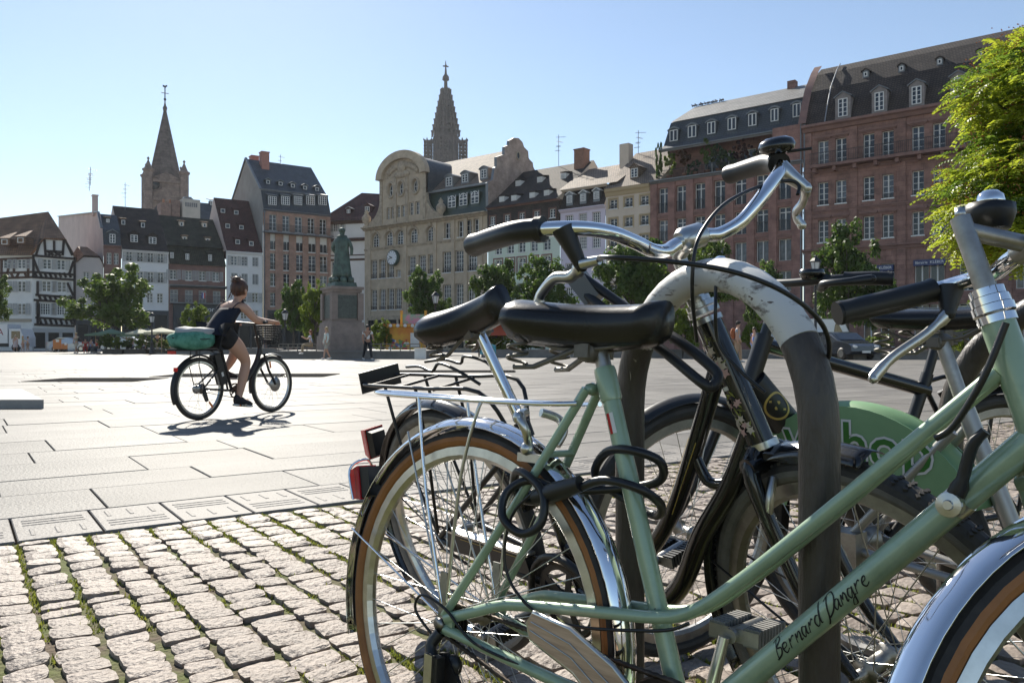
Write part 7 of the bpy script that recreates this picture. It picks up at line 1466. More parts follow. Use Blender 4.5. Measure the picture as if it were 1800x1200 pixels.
# ---------------------------------------------------------------- cyclist on e-bike
yaw = atan2(1.02, .506); Z, ZM = bike('electric_bicycle', 'black step-through electric bicycle with rear battery ridden across the square', -3.436, 8.745, yaw, 0)
AX, FX, BB = V((0, 0, .345)), V((1.12, 0, .345)), V((.47, 0, .30)); HT, HB = V((.87, 0, .92)), V((.93, 0, .72)); up_ = (HT - HB).normalized(); ST = V((.30, 0, .80)); S5 = steer_matrix((HT.x, HT.z), 72, radians(0))
wheel(Z, AX, .345, None, .048, m_rubber, m_rubber, m_alu, 32, .08, hub_r=.06); wheel(Z, FX, .345, S5, .048, m_rubber, m_rubber, m_alu, 32, .06, hub_r=.03)
for c, a0, a1 in ((AX, 20, 205), (FX, 60, 195)): mudguard(Z, c, .372, radians(a0), radians(a1), .062, m_black_pl)
pipe(Z, 'seat_tube', [BB, ST], .018, m_blackm, 10); pipe(Z, 'down_tube', [HB + up_ * .06, V((.86, 0, .62)), V((.72, 0, .44)), V((.6, 0, .36)), BB], .03, m_blackm, 12, k=4); pipe(Z, 'head_tube', [HB, HT], .025, m_blackm, 12)
for y in (-1, 1): pipe(Z, 'chain_stay', [(0, y * .07, .345), (.46, y * .04, .30)], .012, m_blackm, 8); pipe(Z, 'seat_stay', [(0, y * .07, .35), (.33, y * .03, .62)], .010, m_blackm, 8); pipe(Z, 'fork_blade', [HB + V((0, y * .05, 0)), HB - up_ * .06 + V((.0, y * .06, 0)), V((1.0, y * .06, .52)), V((1.12, y * .06, .345))], .015, m_blackm, 8); pipe(Z, 'carrier_rail', [(.26, y * .05, .74), (.2, y * .07, .765), (-.38, y * .07, .765)], .007, m_blackm, 8); pipe(Z, 'carrier_stay', [(0, y * .075, .37), (-.07, y * .075, .6), (-.05, y * .07, .765)], .006, m_blackm, 6)
M = MB(); Mb = Matrix.Translation((.275, 0, .55)) @ Matrix.Rotation(radians(-18), 4, 'Y'); M.box((0, 0, 0), (.085, .09, .36), 0, Mb); bo = M.build('battery', m_black_pl, Z); M = MB(); M.box((-.0, -.0462, -.06), (.03, .001, .05), 0, Mb); M.build('battery_label', m_frame, bo)
M = MB(); M.bx(-.38, .2, -.06, .06, .768, .776); M.build('carrier_plate', m_black_pl, Z); M = MB(); M.box((-.362, 0, .742), (.035, .09, .035)); M.build('tail_light', m_red, Z); M = MB(); M.box((-.314, 0, .56), (.022, .04, .045)); M.build('reflector', m_red, Z)
for c, a in ((AX, radians(-50)), (FX, radians(100))): M = MB(); M.bar(c + V((.2 * cos(a), -.012, .2 * sin(a))), c + V((.28 * cos(a), -.012, .28 * sin(a))), .022, .006, up=(0, 1, 0)); M.build('spoke_reflector', m_orange, Z)
pipe(Z, 'seat_post', [ST, V((.27, 0, .88))], .015, m_blackm, 10); saddle(Z, Matrix.Translation((.265, 0, .89)), .27, .19, .05, .06); qt = HT + up_ * .16; pipe(Z, 'stem', [HT, qt], .016, m_blackm, 10)
for y in (-1, 1): pipe(Z, 'handlebar', [qt, qt + V((.01, y * .12, .01)), qt + V((-.04, y * .26, .02)), qt + V((-.16, y * .31, .01))], .012, m_blackm, 8, k=4); grip(Z, [qt + V((-.07, y * .275, .018)), qt + V((-.16, y * .31, .01))], .018, m_black_pl)
chainring(Z, (BB.x, -.055, BB.z), .085, m_blackm); chain(Z, (BB.x, BB.z), .083, (0, .345), .035, -.055, m_rust)
for sg, a in ((-1, radians(-86)), (1, radians(94))): e_ = V((BB.x + .165 * cos(a), sg * .09, BB.z + .165 * sin(a))); pipe(Z, 'crank_arm', [V((BB.x, sg * .06, BB.z)), e_], .012, m_blackm, 8); pe = pedal(Z, (e_.x, e_.y + sg * .055, e_.z), m_black_pl); M = MB(); M.box((e_.x - .045, e_.y + sg * .055, e_.z), (.006, .06, .016)); M.build('reflector', m_orange, pe)
M = MB(); M.prism([(0, .33), (.02, .335), (.06, .21), (.03, .2), (-.01, .28)], -.085, -.06); M.build('derailleur', m_blackm, Z); M = MB(); M.lathe([(0, -.002), (.09, -.002), (.09, .002), (0, .002)], 20, Matrix.Translation((1.12, -.05, .345)) @ YR); M.build('brake_disc', m_alu_d, Z)
# basket on the handlebar: woven sides of real wires
bk = MB(); bc = V((1.06, 0, .99)); 
def ring_(w, l, z, r): pts = [bc + V((l * cos(a) * (abs(cos(a)) ** -.35 if abs(cos(a)) > .1 else 1) * .8, w * sin(a) * (abs(sin(a)) ** -.35 if abs(sin(a)) > .1 else 1) * .8, z)) for a in [2 * pi * i / 28 + .01 for i in range(28)]]; return pts
for z in [-.16 + .028 * i for i in range(9)]: f_ = .8 + .2 * (z + .16) / .22; bk.tube(ring_(.19 * f_, .14 * f_, z, 0), .006 if z < .05 else .011, 5, closed=True)
t0, t1 = ring_(.19 * .8, .14 * .8, -.16, 0), ring_(.19, .14, .064, 0)
for a_, b_ in zip(t0, t1): bk.tube([a_, b_], .005, 4)
bk.add(t0, [tuple(range(28))]); bk.build('basket', m_black_pl, Z)
# luggage bag on the carrier
bagm = mat('green_bag_cloth', (.035, .16, .11), .75, col2=(.10, .30, .22), vs=9, ramp=(.45, .62)); bagm2 = mat('pale_grey_bag_cloth', (.42, .42, .42), .8, var=.2, vs=9); BG = thing('travel_bag', 'stuffed green and grey bag strapped on the carrier behind the cyclist', 'bag'); BG.matrix_world = ZM
def blob(c, r, sd, amp=.12, n=18):
    M = MB(); M.ball((0, 0, 0), 1, n); M.v = [tuple(V((p[0] * r[0], p[1] * r[1], p[2] * r[2])) * (1 + amp * noise.noise(V(p) * 1.8 + V((sd, 0, 0)))) + V(c)) for p in [(lambda q: V([abs(k) ** .75 * (1 if k > 0 else -1) for k in q]))(q) for q in M.v]]; return M
blob((-.10, 0, .875), (.27, .17, .105), 3).build('bag_body', bagm, BG); blob((-.06, 0, .965), (.22, .13, .055), 5, .3).build('bag_top', bagm2, BG); M = MB(); M.tube([(-.36, 0, .9), (-.1, -.185, .885), (.15, -.12, .9)], .006, 6); M.build('strap', m_black_pl, BG)
# rider
R_ = thing('person', 'woman in navy camisole and black shorts riding the electric bicycle, hair in a bun', 'person'); R_.matrix_world = ZM
J = []; E = []
def j(x, y, z, r, r2=None): J.append((x, y, z, r, r2 or r)); return len(J) - 1
pe = j(.25, 0, .98, .15, .135); s1 = j(.29, 0, 1.12, .115, .105); s2 = j(.36, 0, 1.26, .125, .10); ch = j(.42, 0, 1.36, .125, .085); nk = j(.465, 0, 1.44, .05); n2 = j(.485, 0, 1.49, .05); hd = j(.505, 0, 1.55, .085, .08); ht = j(.515, 0, 1.635, .085, .075)
E += [(pe, s1), (s1, s2), (s2, ch), (ch, nk), (nk, n2), (n2, hd), (hd, ht)]; hands = []
for sg in (-1, 1):
    sh_ = j(.435, sg * .165, 1.365, .058); el = j(.60, sg * .215, 1.19, .046); fa = j(.70, sg * .25, 1.135, .042); wr = j(.80, sg * .29, 1.095, .029); ha = j(.845, sg * .305, 1.09, .036, .024); E += [(ch, sh_), (sh_, el), (el, fa), (fa, wr), (wr, ha)]
    for k in range(4):   # fingers closing on the grip
        y_ = sg * (.275 + .02 * k); a_ = j(.872, y_, 1.095, .0095); b_ = j(.892, y_, 1.075, .009); c_ = j(.885, y_, 1.055, .008); E += [(ha, a_), (a_, b_), (b_, c_)]
    a_ = j(.86, sg * .26, 1.075, .0105); b_ = j(.875, sg * .25, 1.06, .009); E += [(ha, a_), (a_, b_)]
# right leg down, left leg up
hp = j(.28, -.10, .93, .105); th_ = j(.44, -.115, .80, .098); kn = j(.585, -.115, .63, .062); cf = j(.525, -.12, .45, .06); an = j(.465, -.125, .24, .037); hl = j(.45, -.125, .185, .035); to = j(.60, -.135, .165, .032); E += [(pe, hp), (hp, th_), (th_, kn), (kn, cf), (cf, an), (an, hl), (hl, to)]
hp2 = j(.29, .10, .94, .105); th2 = j(.47, .11, .88, .095); kn2 = j(.66, .115, .815, .062); cf2 = j(.60, .12, .66, .058); an2 = j(.50, .125, .535, .037); hl2 = j(.47, .125, .485, .035); to2 = j(.62, .135, .475, .032); E += [(pe, hp2), (hp2, th2), (th2, kn2), (kn2, cf2), (cf2, an2), (an2, hl2), (hl2, to2)]
def low(z): return z if z < .98 else (.955 + (z - .98) * .79 if z < 1.5 else z - .142)
for i in (pe, s1, s2, ch, nk, n2, hd, ht): J[i] = (J[i][0] + .17 * max(0, J[i][2] - .98), J[i][1], low(J[i][2]), *J[i][3:])
for i, q in enumerate(J):
    if abs(q[2] - 1.365) < .001: J[i] = (q[0] + .065, q[1], low(q[2]), *q[3:])
    if abs(q[2] - 1.19) < .001: J[i] = (q[0] + .02, q[1], 1.115, *q[3:])
    if abs(q[2] - 1.135) < .001: J[i] = (q[0] + .0, q[1], 1.095, *q[3:])
skin('body', J, E, SK, R_, 2)
# camisole: flared loose cloth with neckline, ties on the shoulders
cm = mat('navy_cotton', (.009, .012, .026), .85, var=.3, vs=9); M = MB(); rings = []
for k, (x, z, ry, rx) in enumerate(((.21, .92, .195, .175), (.24, 1.0, .175, .15), (.285, 1.12, .152, .125), (.345, 1.25, .155, .118), (.385, 1.32, .156, .110), (.40, 1.345, .15, .11))):
    n = 28; rings.append([(x + (rx + .012 * sin(7 * 2 * pi * i / n) * max(0, 1 - k / 4)) * cos(2 * pi * i / n) - (.03 if k == 0 and cos(2 * pi * i / n) < 0 else 0), (ry + .012 * sin(7 * 2 * pi * i / n + 1) * max(0, 1 - k / 4)) * sin(2 * pi * i / n), z + (.02 * sin(2 * pi * i / n * 2) if k == 0 else 0)) for i in range(n)])
rings = [[(p[0] + .17 * max(0, p[2] - .98), p[1], low(p[2])) for p in r_] for r_ in rings]; M.loft(rings, caps=False); co = M.build('camisole', cm, R_); md = co.modifiers.new('thick', 'SOLIDIFY'); md.thickness = .004
for sg in (-1, 1):
    M = MB(); M.tube(smooth_path([(.30, sg * .12, 1.33), (.36, sg * .135, 1.415), (.43, sg * .14, 1.432), (.50, sg * .12, 1.38)], 4), .011, 6, flat=.5); M.ball((.42, sg * .14, 1.445), (.022, .016, .016), 6); M.tube([(.42, sg * .14, 1.445), (.40, sg * .165, 1.48)], [.012, .004], 5); M.tube([(.42, sg * .14, 1.445), (.45, sg * .16, 1.475)], [.012, .004], 5); M.v = [(p[0] + .17 * (p[2] - .98), p[1], low(p[2])) for p in M.v]; M.build('shoulder_strap', cm, co)
sj = [(*J[pe][:3], .165, .155)]; se = []
for a, b, c in ((hp, th_, None), (hp2, th2, None)): k = len(sj); sj += [(*J[a][:3], .122), (*J[b][:3], .112)]; se += [(0, k), (k, k + 1)]
skin('shorts', sj, se, cloth((.012, .012, .014)), R_, 2)
hm = HAIR['brown']; M = MB(); M.ball((.49, 0, 1.625), (.108, .098, .115), 14); M.ball((.445, 0, 1.71), (.055, .058, .05), 10); M.v = [tuple(V(p) * 1 + V((.006, .006, .006)) * noise.noise(V(p) * 40)) for p in M.v]
rh = random.Random(2)
for _ in range(60): a = rh.random() * 6.3; p = V((.445 + .05 * cos(a), .052 * sin(a), 1.71 + rh.uniform(-.02, .04))); M.tube([p, p + V((rh.uniform(-.04, .03), rh.uniform(-.03, .03), rh.uniform(-.02, .04)))], [.003, .001], 4)
for _ in range(16): p = V((.40, rh.uniform(-.07, .07), rh.uniform(1.54, 1.6))); M.tube([p, p + V((-.02, rh.uniform(-.02, .02), -.05))], [.004, .001], 4)
M.v = [(p[0] + .095, p[1], p[2] - .142) for p in M.v]; M.build('hair', mat('hair_auburn', (.10, .04, .02), .5, col2=(.04, .02, .012), vs=30, stretch=(1, 1, .3)), R_)
M = MB(); M.ball((.592, 0, 1.585), (.016, .013, .022), 6); M.ball((.50, -.095, 1.585), (.022, .01, .03), 6); M.ball((.50, .095, 1.585), (.022, .01, .03), 6); M.v = [(p[0] + .095, p[1], p[2] - .142) for p in M.v]; M.build('ear_and_nose', SK, R_)
M = MB(); M.ball((.582, -.033, 1.612), (.01, .013, .008), 6); M.ball((.582, .033, 1.612), (.01, .013, .008), 6); M.v = [(p[0] + .095, p[1], p[2] - .142) for p in M.v]; M.build('eyes', shoe_d, R_); M = MB(); M.ball((.583, 0, 1.535), (.01, .026, .008), 6); M.v = [(p[0] + .095, p[1], p[2] - .142) for p in M.v]; M.build('mouth', mat('lips', (.4, .14, .12), .5), R_)
for a, b, sg in ((hl, to, -1), (hl2, to2, 1)):
    A_, B_ = V(J[a][:3]), V(J[b][:3]); ang = atan2(-(B_.z - A_.z), B_.x - A_.x); L_ = .25
    def ringp(x, w, z0, z1): return [(x, w * cos(u), (z0 + z1) / 2 + (z1 - z0) / 2 * sin(u)) for u in [2 * pi * k / 12 for k in range(12)]]
    Mx = Matrix.Translation(A_ + V((0, 0, 0))) @ Matrix.Rotation(ang, 4, 'Y'); M = MB(); M.loft([ringp(-.055, .02, -.03, .045), ringp(-.045, .036, -.045, .07), ringp(.02, .041, -.045, .065), ringp(.09, .045, -.045, .03), ringp(.16, .047, -.045, .015), ringp(.195, .035, -.042, .0), ringp(.205, .015, -.035, -.01)], M=Mx); so = M.build('shoe', cloth((.02, .02, .022)), R_); M = MB(); M.loft([ringp(-.058, .028, -.062, -.035), ringp(.02, .044, -.062, -.038), ringp(.16, .05, -.062, -.036), ringp(.208, .03, -.058, -.034)], M=Mx); M.build('sole', shoe_m, so)
# ---------------------------------------------------------------- statue on its pedestal
m_bronze = mat('verdigris_bronze', (.10, .155, .125), .55, metal=.35, col2=(.045, .06, .05), vs=3.5, detail=8); m_ped = mat('pink_granite', (.27, .215, .185), .75, col2=(.19, .15, .13), vs=2.5, detail=8); m_relief = mat('dark_bronze_relief', (.05, .055, .05), .5, metal=.3, col2=(.09, .11, .095), vs=9, bump=1.0, bs=14)
m_plat = mat('grey_granite_kerb', (.2, .19, .18), .7, var=.25, vs=2)
D = 46.0; s = D / FPX; pz = lambda py: CAMH + (HOR - py) * s
P = MB(); a, b = gnd(487, 43.5), gnd(743, 43.5); P.bx(a.x, b.x, 43.5, 56, 0, .36); P.bx(a.x - .06, b.x + .06, 43.44, 56.06, .362, .46); tag(P.build('statue_platform', m_plat), 'low grey granite platform around the statue', 'platform')
st = thing('statue', 'green bronze statue of a standing officer in long coat on stone pedestal', 'statue', gnd(601, D), radians(33)); W = 78 * s / 1.37
def slab(w, z0, z1, m=m_ped, name='pedestal', taper=1.0): M = MB(); M.box((0, 0, (z0 + z1) / 2), (w, w, z1 - z0), taper=taper); return M.build(name, m, st)
k = s / 1.36
slab(92 * k, .46, pz(590), name='plinth'); slab(86 * k, pz(590) + .002, pz(567), name='plinth', taper=.93); slab(66 * k, pz(567) + .002, pz(515)); slab(72 * k, pz(567) + .004, pz(563), name='moulding'); slab(72 * k, pz(515) + .002, pz(510), name='cornice'); slab(80 * k, pz(510) + .003, pz(505), name='cornice')
for q in range(4): M = MB(); M.bx(-24 * k, 24 * k, -33 * k - .05, -33 * k + .02, pz(560), pz(520), 0, Matrix.Rotation(pi / 2 * q, 4, 'Z')); M.build('bronze_relief', m_relief, st); M = MB(); h_ = 33 * k; M.box((-h_ + .02, -h_ + .02, (pz(563) + pz(516)) / 2), (.35, .35, pz(516) - pz(563) - .02), 0, Matrix.Rotation(pi / 2 * q, 4, 'Z')); M.build('corner_pier', m_ped, st)
slab(56 * k, pz(505) + .003, pz(497), m_bronze, 'bronze_base', .92)
zb = pz(497); H_ = pz(402) - zb; u = H_ / 1.80; J = []; E = []
def j(x, y, z, r, r2=None): J.append((x * u, y * u, zb + z * u, r * u, (r2 or r) * u)); return len(J) - 1
p0 = j(0, 0, .98, .16, .13); c1 = j(0, 0, 1.2, .15, .13); c2 = j(0, 0, 1.40, .19, .14); n = j(0, 0, 1.55, .075); h = j(.02, 0, 1.65, .095); h2 = j(.02, 0, 1.74, .095); E += [(p0, c1), (c1, c2), (c2, n), (n, h), (h, h2)]
for sg in (1, -1): a_ = j(0, sg * .24, 1.42, .075); b_ = j(-.02 if sg > 0 else .05, sg * .34, 1.15, .06); w_ = j(.1 if sg > 0 else .05, sg * (.27 if sg > 0 else .33), .98 if sg > 0 else .9, .05); E += [(c2, a_), (a_, b_), (b_, w_)]; hp = j(0, sg * .1, .9, .11); kn = j(.05 * sg, sg * .12, .5, .085); an = j(.06 * sg, sg * .13, .12, .06); to = j(.06 * sg + .17, sg * .15, .06, .05); E += [(p0, hp), (hp, kn), (kn, an), (an, to)]
fo = skin('figure', J, E, m_bronze, st, 2); fo.location = (0, 0, 0); fo.rotation_euler = (0, 0, radians(40))
M = MB(); rings = []
for z, ry, rx in ((.16, .34, .27), (.3, .31, .25), (.6, .28, .215), (.95, .25, .19), (1.15, .235, .175), (1.35, .27, .185), (1.47, .25, .16), (1.55, .12, .11)): nn = 40; rings.append([((rx + .018 * sin(11 * q) * (1.5 - z)) * cos(q) * u, (ry + .02 * sin(9 * q + z) * (1.5 - z)) * sin(q) * u, zb + z * u) for q in [radians(40) + radians(320) * i / nn for i in range(nn + 1)]])
M.loft(rings, closed=False, caps=False); co = M.build('coat', m_bronze, st, None, (0, 0, radians(40))); md = co.modifiers.new('thick', 'SOLIDIFY'); md.thickness = .05
M = MB(); M.tube([(.1 * u * cos(q) + .0, .14 * u * sin(q), zb + 1.53 * u) for q in [2 * pi * i / 14 for i in range(14)]], .05 * u, 6, closed=True); M.ball((.01 * u, 0, zb + 1.74 * u), (.12 * u, .115 * u, .1 * u), 10); M.build('collar_and_hair', m_bronze, st, None, (0, 0, radians(40)))
M = MB(); rb = random.Random(8)
for i in range(7): q = i * .9; M.ball((.3 * u * cos(q), .3 * u * sin(q), zb + .08 * u), (rb.uniform(.12, .2) * u, rb.uniform(.12, .2) * u, rb.uniform(.1, .22) * u), 7)
M.build('rock_base', m_bronze, st)
# wreath sconce on the right of the pedestal
def railing(name, label, p0, p1, h=.95, z0=0., n=5, bars=True, m=None):
    t = thing(name, label, 'railing', V((p0.x, p0.y, z0))); d = p1 - p0; d.z = 0
    for i in range(n + 1): M = MB(); q = d * (i / n); M.bar((q.x, q.y, 0), (q.x, q.y, h), .05); M.build('post', m or m_grey_st, t)
    for z in (h, h * .5): M = MB(); M.bar((0, 0, z), (d.x, d.y, z), .045); M.build('rail', m or m_grey_st, t)
    return t
railing('platform_railing', 'thin metal railing on the platform left of the statue', gnd(490, 43.8), gnd(556, 43.8), .36, .46, 4); railing('platform_railing', 'thin metal railing on the platform right of the statue', gnd(652, 43.8), gnd(738, 43.8), .36, .46, 5)
# low walls of planting beds along the right side
for i, (x0, x1, d0) in enumerate(((846, 1068, 47.5), (1076, 1240, 47), (1262, 1408, 45), (300, 484, 62), (1500, 1800, 42))):
    a, b = gnd(x0, d0), gnd(x1, d0); M = MB(); M.bx(a.x, b.x, d0, d0 + 3.5, 0, .42); M.bx(a.x - .04, b.x + .04, d0 - .04, d0 + .25, .422, .5); tag(M.build('planting_bed_wall', m_plat), ('low granite bed wall behind the two saddles', 'low granite bed wall behind the flowered head tube', 'low granite bed wall behind the hoop', 'low granite bed wall left of the statue platform', 'low granite bed wall at the far right')[i], 'low wall', 'granite bed walls')

# ---------------------------------------------------------------- raised slab and grates on the square
M = MB(); d0 = gdep(718); a, b = gnd(-90, d0), gnd(75, d0); w_ = b.x - a.x; q_ = [(0, 0), (w_, 0), (w_ - 1.75, 2.5), (-1.75, 2.5)]; M.add([(x, y, 0) for x, y in q_] + [(x, y, .115) for x, y in q_], [(4, 5, 6, 7), (0, 1, 5, 4), (1, 2, 6, 5), (2, 3, 7, 6), (3, 0, 4, 7)]); tag(M.build('raised_slab', mat('dark_edge_granite', (.34, .33, .315), .65, var=.2, vs=3, spec=.15), None, a, (0, 0, .02)), 'raised granite slab with dark edge at the left border', 'slab')
m_grate = mat('cast_iron_grate', (.02, .02, .02), .95, spec=.05)
for i, (x0, x1, y0, y1) in enumerate(((36, 232, 664.5, 671), (262, 566, 657, 662.5), (655, 905, 651, 654.5))):
    dn, df = gdep(y1), gdep(y0); a, b = gnd(x0, dn), gnd(x1, dn); M = MB(); w_, h_ = b.x - a.x, df - dn; M.bx(0, w_, 0, .06, .004, .012); M.bx(0, w_, h_ - .06, h_, .004, .012)
    n = int(w_ / .09)
    for k in range(n + 1): x = w_ * k / n; M.bx(x - .022, x + .022, .06, h_ - .06, .004, .011)
    n = int(h_ / .12)
    for k in range(1, n): M.bx(0, w_, h_ * k / n - .018, h_ * k / n + .018, .0045, .0125)
    go = M.build('drain_grate', m_grate, None, a + V((0, 0, 0))); B2 = MB(); B2.add([(0, 0, .0035), (w_, 0, .0035), (w_, h_, .0035), (0, h_, .0035)], [(0, 1, 2, 3)]); B2.build('pit', mat('pit_black', (.008, .008, .008), .95, spec=.0), go)
    tag(go, ('cast iron floor grate nearest the raised slab', 'cast iron floor grate behind the cyclist', 'cast iron floor grate behind the left seat post', 'cast iron floor grate far left of the statue')[i], 'grate', 'floor grates')

# ---------------------------------------------------------------- street lamps
m_lampglass = mat('lamp_glass', (.55, .57, .58), .2, spec=.6)
def lamp(label, px, d, yt, h_lan=.85):
    zt = CAMH + (HOR - yt) * d / FPX; t = thing('street_lamp', label, 'street lamp', gnd(px, d), 0, 'old-style street lamps'); zl = zt - h_lan; M = MB()
    M.lathe([(.2, 0), (.2, .25), (.12, .35), (.1, .9), (.13, .95), (.07, 1.05), (.05, zl - .3), (.08, zl - .25), (.05, zl - .1), (.12, zl)], 10); M.build('post', m_iron, t)
    M = MB(); M.lathe([(.14, zl + .04), (.23, zl + .5)], 6, sm=False); M.build('lantern_glass', m_lampglass, t)
    M = MB(); M.lathe([(.0, zl), (.16, zl), (.16, zl + .04), (.0, zl + .04)], 6, sm=False); M.lathe([(.29, zl + .5), (.27, zl + .56), (.14, zl + .70), (.10, zl + .72), (.10, zl + .78), (.03, zl + .8), (.0, zt)], 6, sm=False)
    for q in range(6): a = 2 * pi * q / 6; M.tube([(.145 * cos(a), .145 * sin(a), zl + .04), (.24 * cos(a), .24 * sin(a), zl + .5)], .014, 4)
    M.build('lantern_frame', m_iron, t)
lamp('old-style street lamp before the bookshop block', 1433.5, 37, 448); lamp('old-style street lamp left of the slim dark tree', 501, 57, 542); lamp('old-style street lamp above the yellow kiosk', 765.5, 52, 511); lamp('old-style street lamp right of the broad tree', 267, 62, 548)

# ---------------------------------------------------------------- cafe parasols
m_para = mat('cream_parasol', (.55, .55, .42), .8, trans=.3); m_para_g = mat('green_parasol', (.20, .30, .21), .8, trans=.3)
def parasol(label, px, d, yt, yb, hw, m):
    s = d / FPX; z1, z0 = CAMH + (HOR - yt) * s, CAMH + (HOR - yb) * s; w = hw * s; t = thing('parasol', label, 'parasol', gnd(px, d), 0, 'cafe parasols'); M = MB(); M.tube([(0, 0, 0), (0, 0, z1 + .1)], .035, 6); M.build('pole', mat('parasol_wood', (.35, .24, .13), .6), t); M = MB(); M.lathe([(.0, z1), (w * .5, z1 - (z1 - z0) * .38), (w, z0 + .12), (w, z0)], 8, Matrix.Rotation(.3, 4, 'Z'), sm=False); M.build('canopy', m, t)
    for q in range(8): a = 2 * pi * q / 8 + .3; M = MB(); M.tube([(0, 0, z1 - .5), (w * .95 * cos(a), w * .95 * sin(a), z0 + .14)], .012, 4); M.build('rib', m_iron, t)
    M = MB(); M.box((0, 0, .05), (.6, .6, .1)); M.build('base', m_plat, t)
parasol('small green parasol, leftmost at the cafe', 168, 71, 583.5, 590, 18, m_para_g); parasol('striped green parasol under the broad tree', 195, 68, 577.5, 587.5, 24, m_para_g); parasol('low green parasol behind the cream ones', 222, 72, 586, 591.5, 17, m_para_g); parasol('cream parasol left of the timber post', 247, 67, 578, 588, 25, m_para); parasol('larger cream parasol, rightmost at the cafe', 284, 65, 575.5, 586, 29, m_para)
def sit_table(label, px, d):
    t = thing('cafe_table', label, 'table', gnd(px, d), 0, 'cafe tables'); M = MB(); M.lathe([(0, .72), (.4, .72), (.4, .75), (0, .75)], 12); M.build('table_top', m_frame, t); M = MB(); M.tube([(0, 0, 0), (0, 0, .72)], .03, 6); M.build('leg', m_iron, t); M = MB(); M.lathe([(.28, 0), (.05, .04)], 8); M.build('base', m_iron, t)
for px, l in ((156, 'cafe table among the red-clad guests'), (240, 'cafe table under the first cream parasol'), (270, 'cafe table behind the man in beige trousers')): sit_table(l, px, 70)

# ---------------------------------------------------------------- kiosks
m_yel = mat('yellow_painted_board', (.75, .46, .05), .6, col2=(.62, .22, .04), vs=1.0); m_pinkb = mat('pink_painted_board', (.62, .28, .38), .6, col2=(.28, .42, .30), vs=1.6, ramp=(.45, .55)); m_orange_b = mat('orange_trim', (.6, .17, .03), .6)
def kiosk(label, px0, px1, d, yr, ys, sign, awn=None, body=m_yel):
    s = d / FPX; a, b = gnd(px0, d), gnd(px1, d); w = b.x - a.x; zr = CAMH + (HOR - yr) * s; zs = CAMH + (HOR - ys) * s; t = thing('kiosk', label, 'kiosk', a); M = MB(); M.bx(0, w, 0, 2.2, .25, zr); M.build('body', body, t); M = MB(); M.bx(-.15, w + .15, -.3, 2.4, zr + .002, zr + .14); M.build('roof', m_orange_b, t)
    M = MB(); n = 10
    for k in range(n): M.lathe([(.0, -.02), (w / n * .5, -.02), (w / n * .5, .02), (0, .02)], 8, Matrix.Translation((w * (k + .5) / n, -.32, zr + .02)) @ Matrix.Rotation(pi / 2, 4, 'X'), k % 2)
    M.build('scalloped_edge', [m_yel, m_frame], t)
    M = MB(); M.bx(w * sign[0], w * sign[1], .3, .38, zr + .145, zs); so = M.build('sign_board', m_pinkb, t); M = MB(); M.bx(w * sign[0] - .15, w * sign[0], .22, .46, zr + .145, zs + .25); M.bx(w * sign[1], w * sign[1] + .15, .22, .46, zr + .145, zs + .25); M.build('sign_post', m_yel, so)
    r = random.Random(int(px0)); M = MB()   # plain painted blobs on the front
    for _ in range(26): x, z, q = r.uniform(.25, w * .62), r.uniform(.5, zr * .55), r.uniform(.06, .14); M.lathe([(0, 0), (q, 0)], 9, Matrix.Translation((x, -.004 - .0006 * _, z)) @ Matrix.Rotation(pi / 2, 4, 'X'), r.randrange(4), False)
    M.build('painted_dots', [mat('paint_red', (.5, .05, .04), .6), mat('paint_blue', (.08, .16, .4), .6), m_frame, mat('paint_green', (.1, .3, .08), .6)], t)
    M = MB(); M.bx(w * .68, w * .92, -.03, -.004, zr * .32, zr * .78); M.build('white_board', m_frame, t)
    if awn: M = MB(); M.add([(0, -.01, zr - .05), (w, -.01, zr - .05), (w, -1.3, zr - .75), (0, -1.3, zr - .75)], [(0, 1, 2, 3)]); M.build('awning', mat('red_orange_awning', (.55, .09, .03), .8, trans=.3), t)
    for x in (.1, w - .1): M = MB(); M.bx(x - .08, x + .08, .1, 2.0, 0, .249); M.build('wheel_stand', m_iron, t)
kiosk('yellow painted fair kiosk right of the statue', 678, 742, 52, 573, 552, (.45, 1.05)); kiosk('fair stall with red-orange awning and painted board between the saddles', 846, 902, 50, 569, 548, (.0, 1.0), True, mat('dark_stall', (.05, .04, .04), .8))

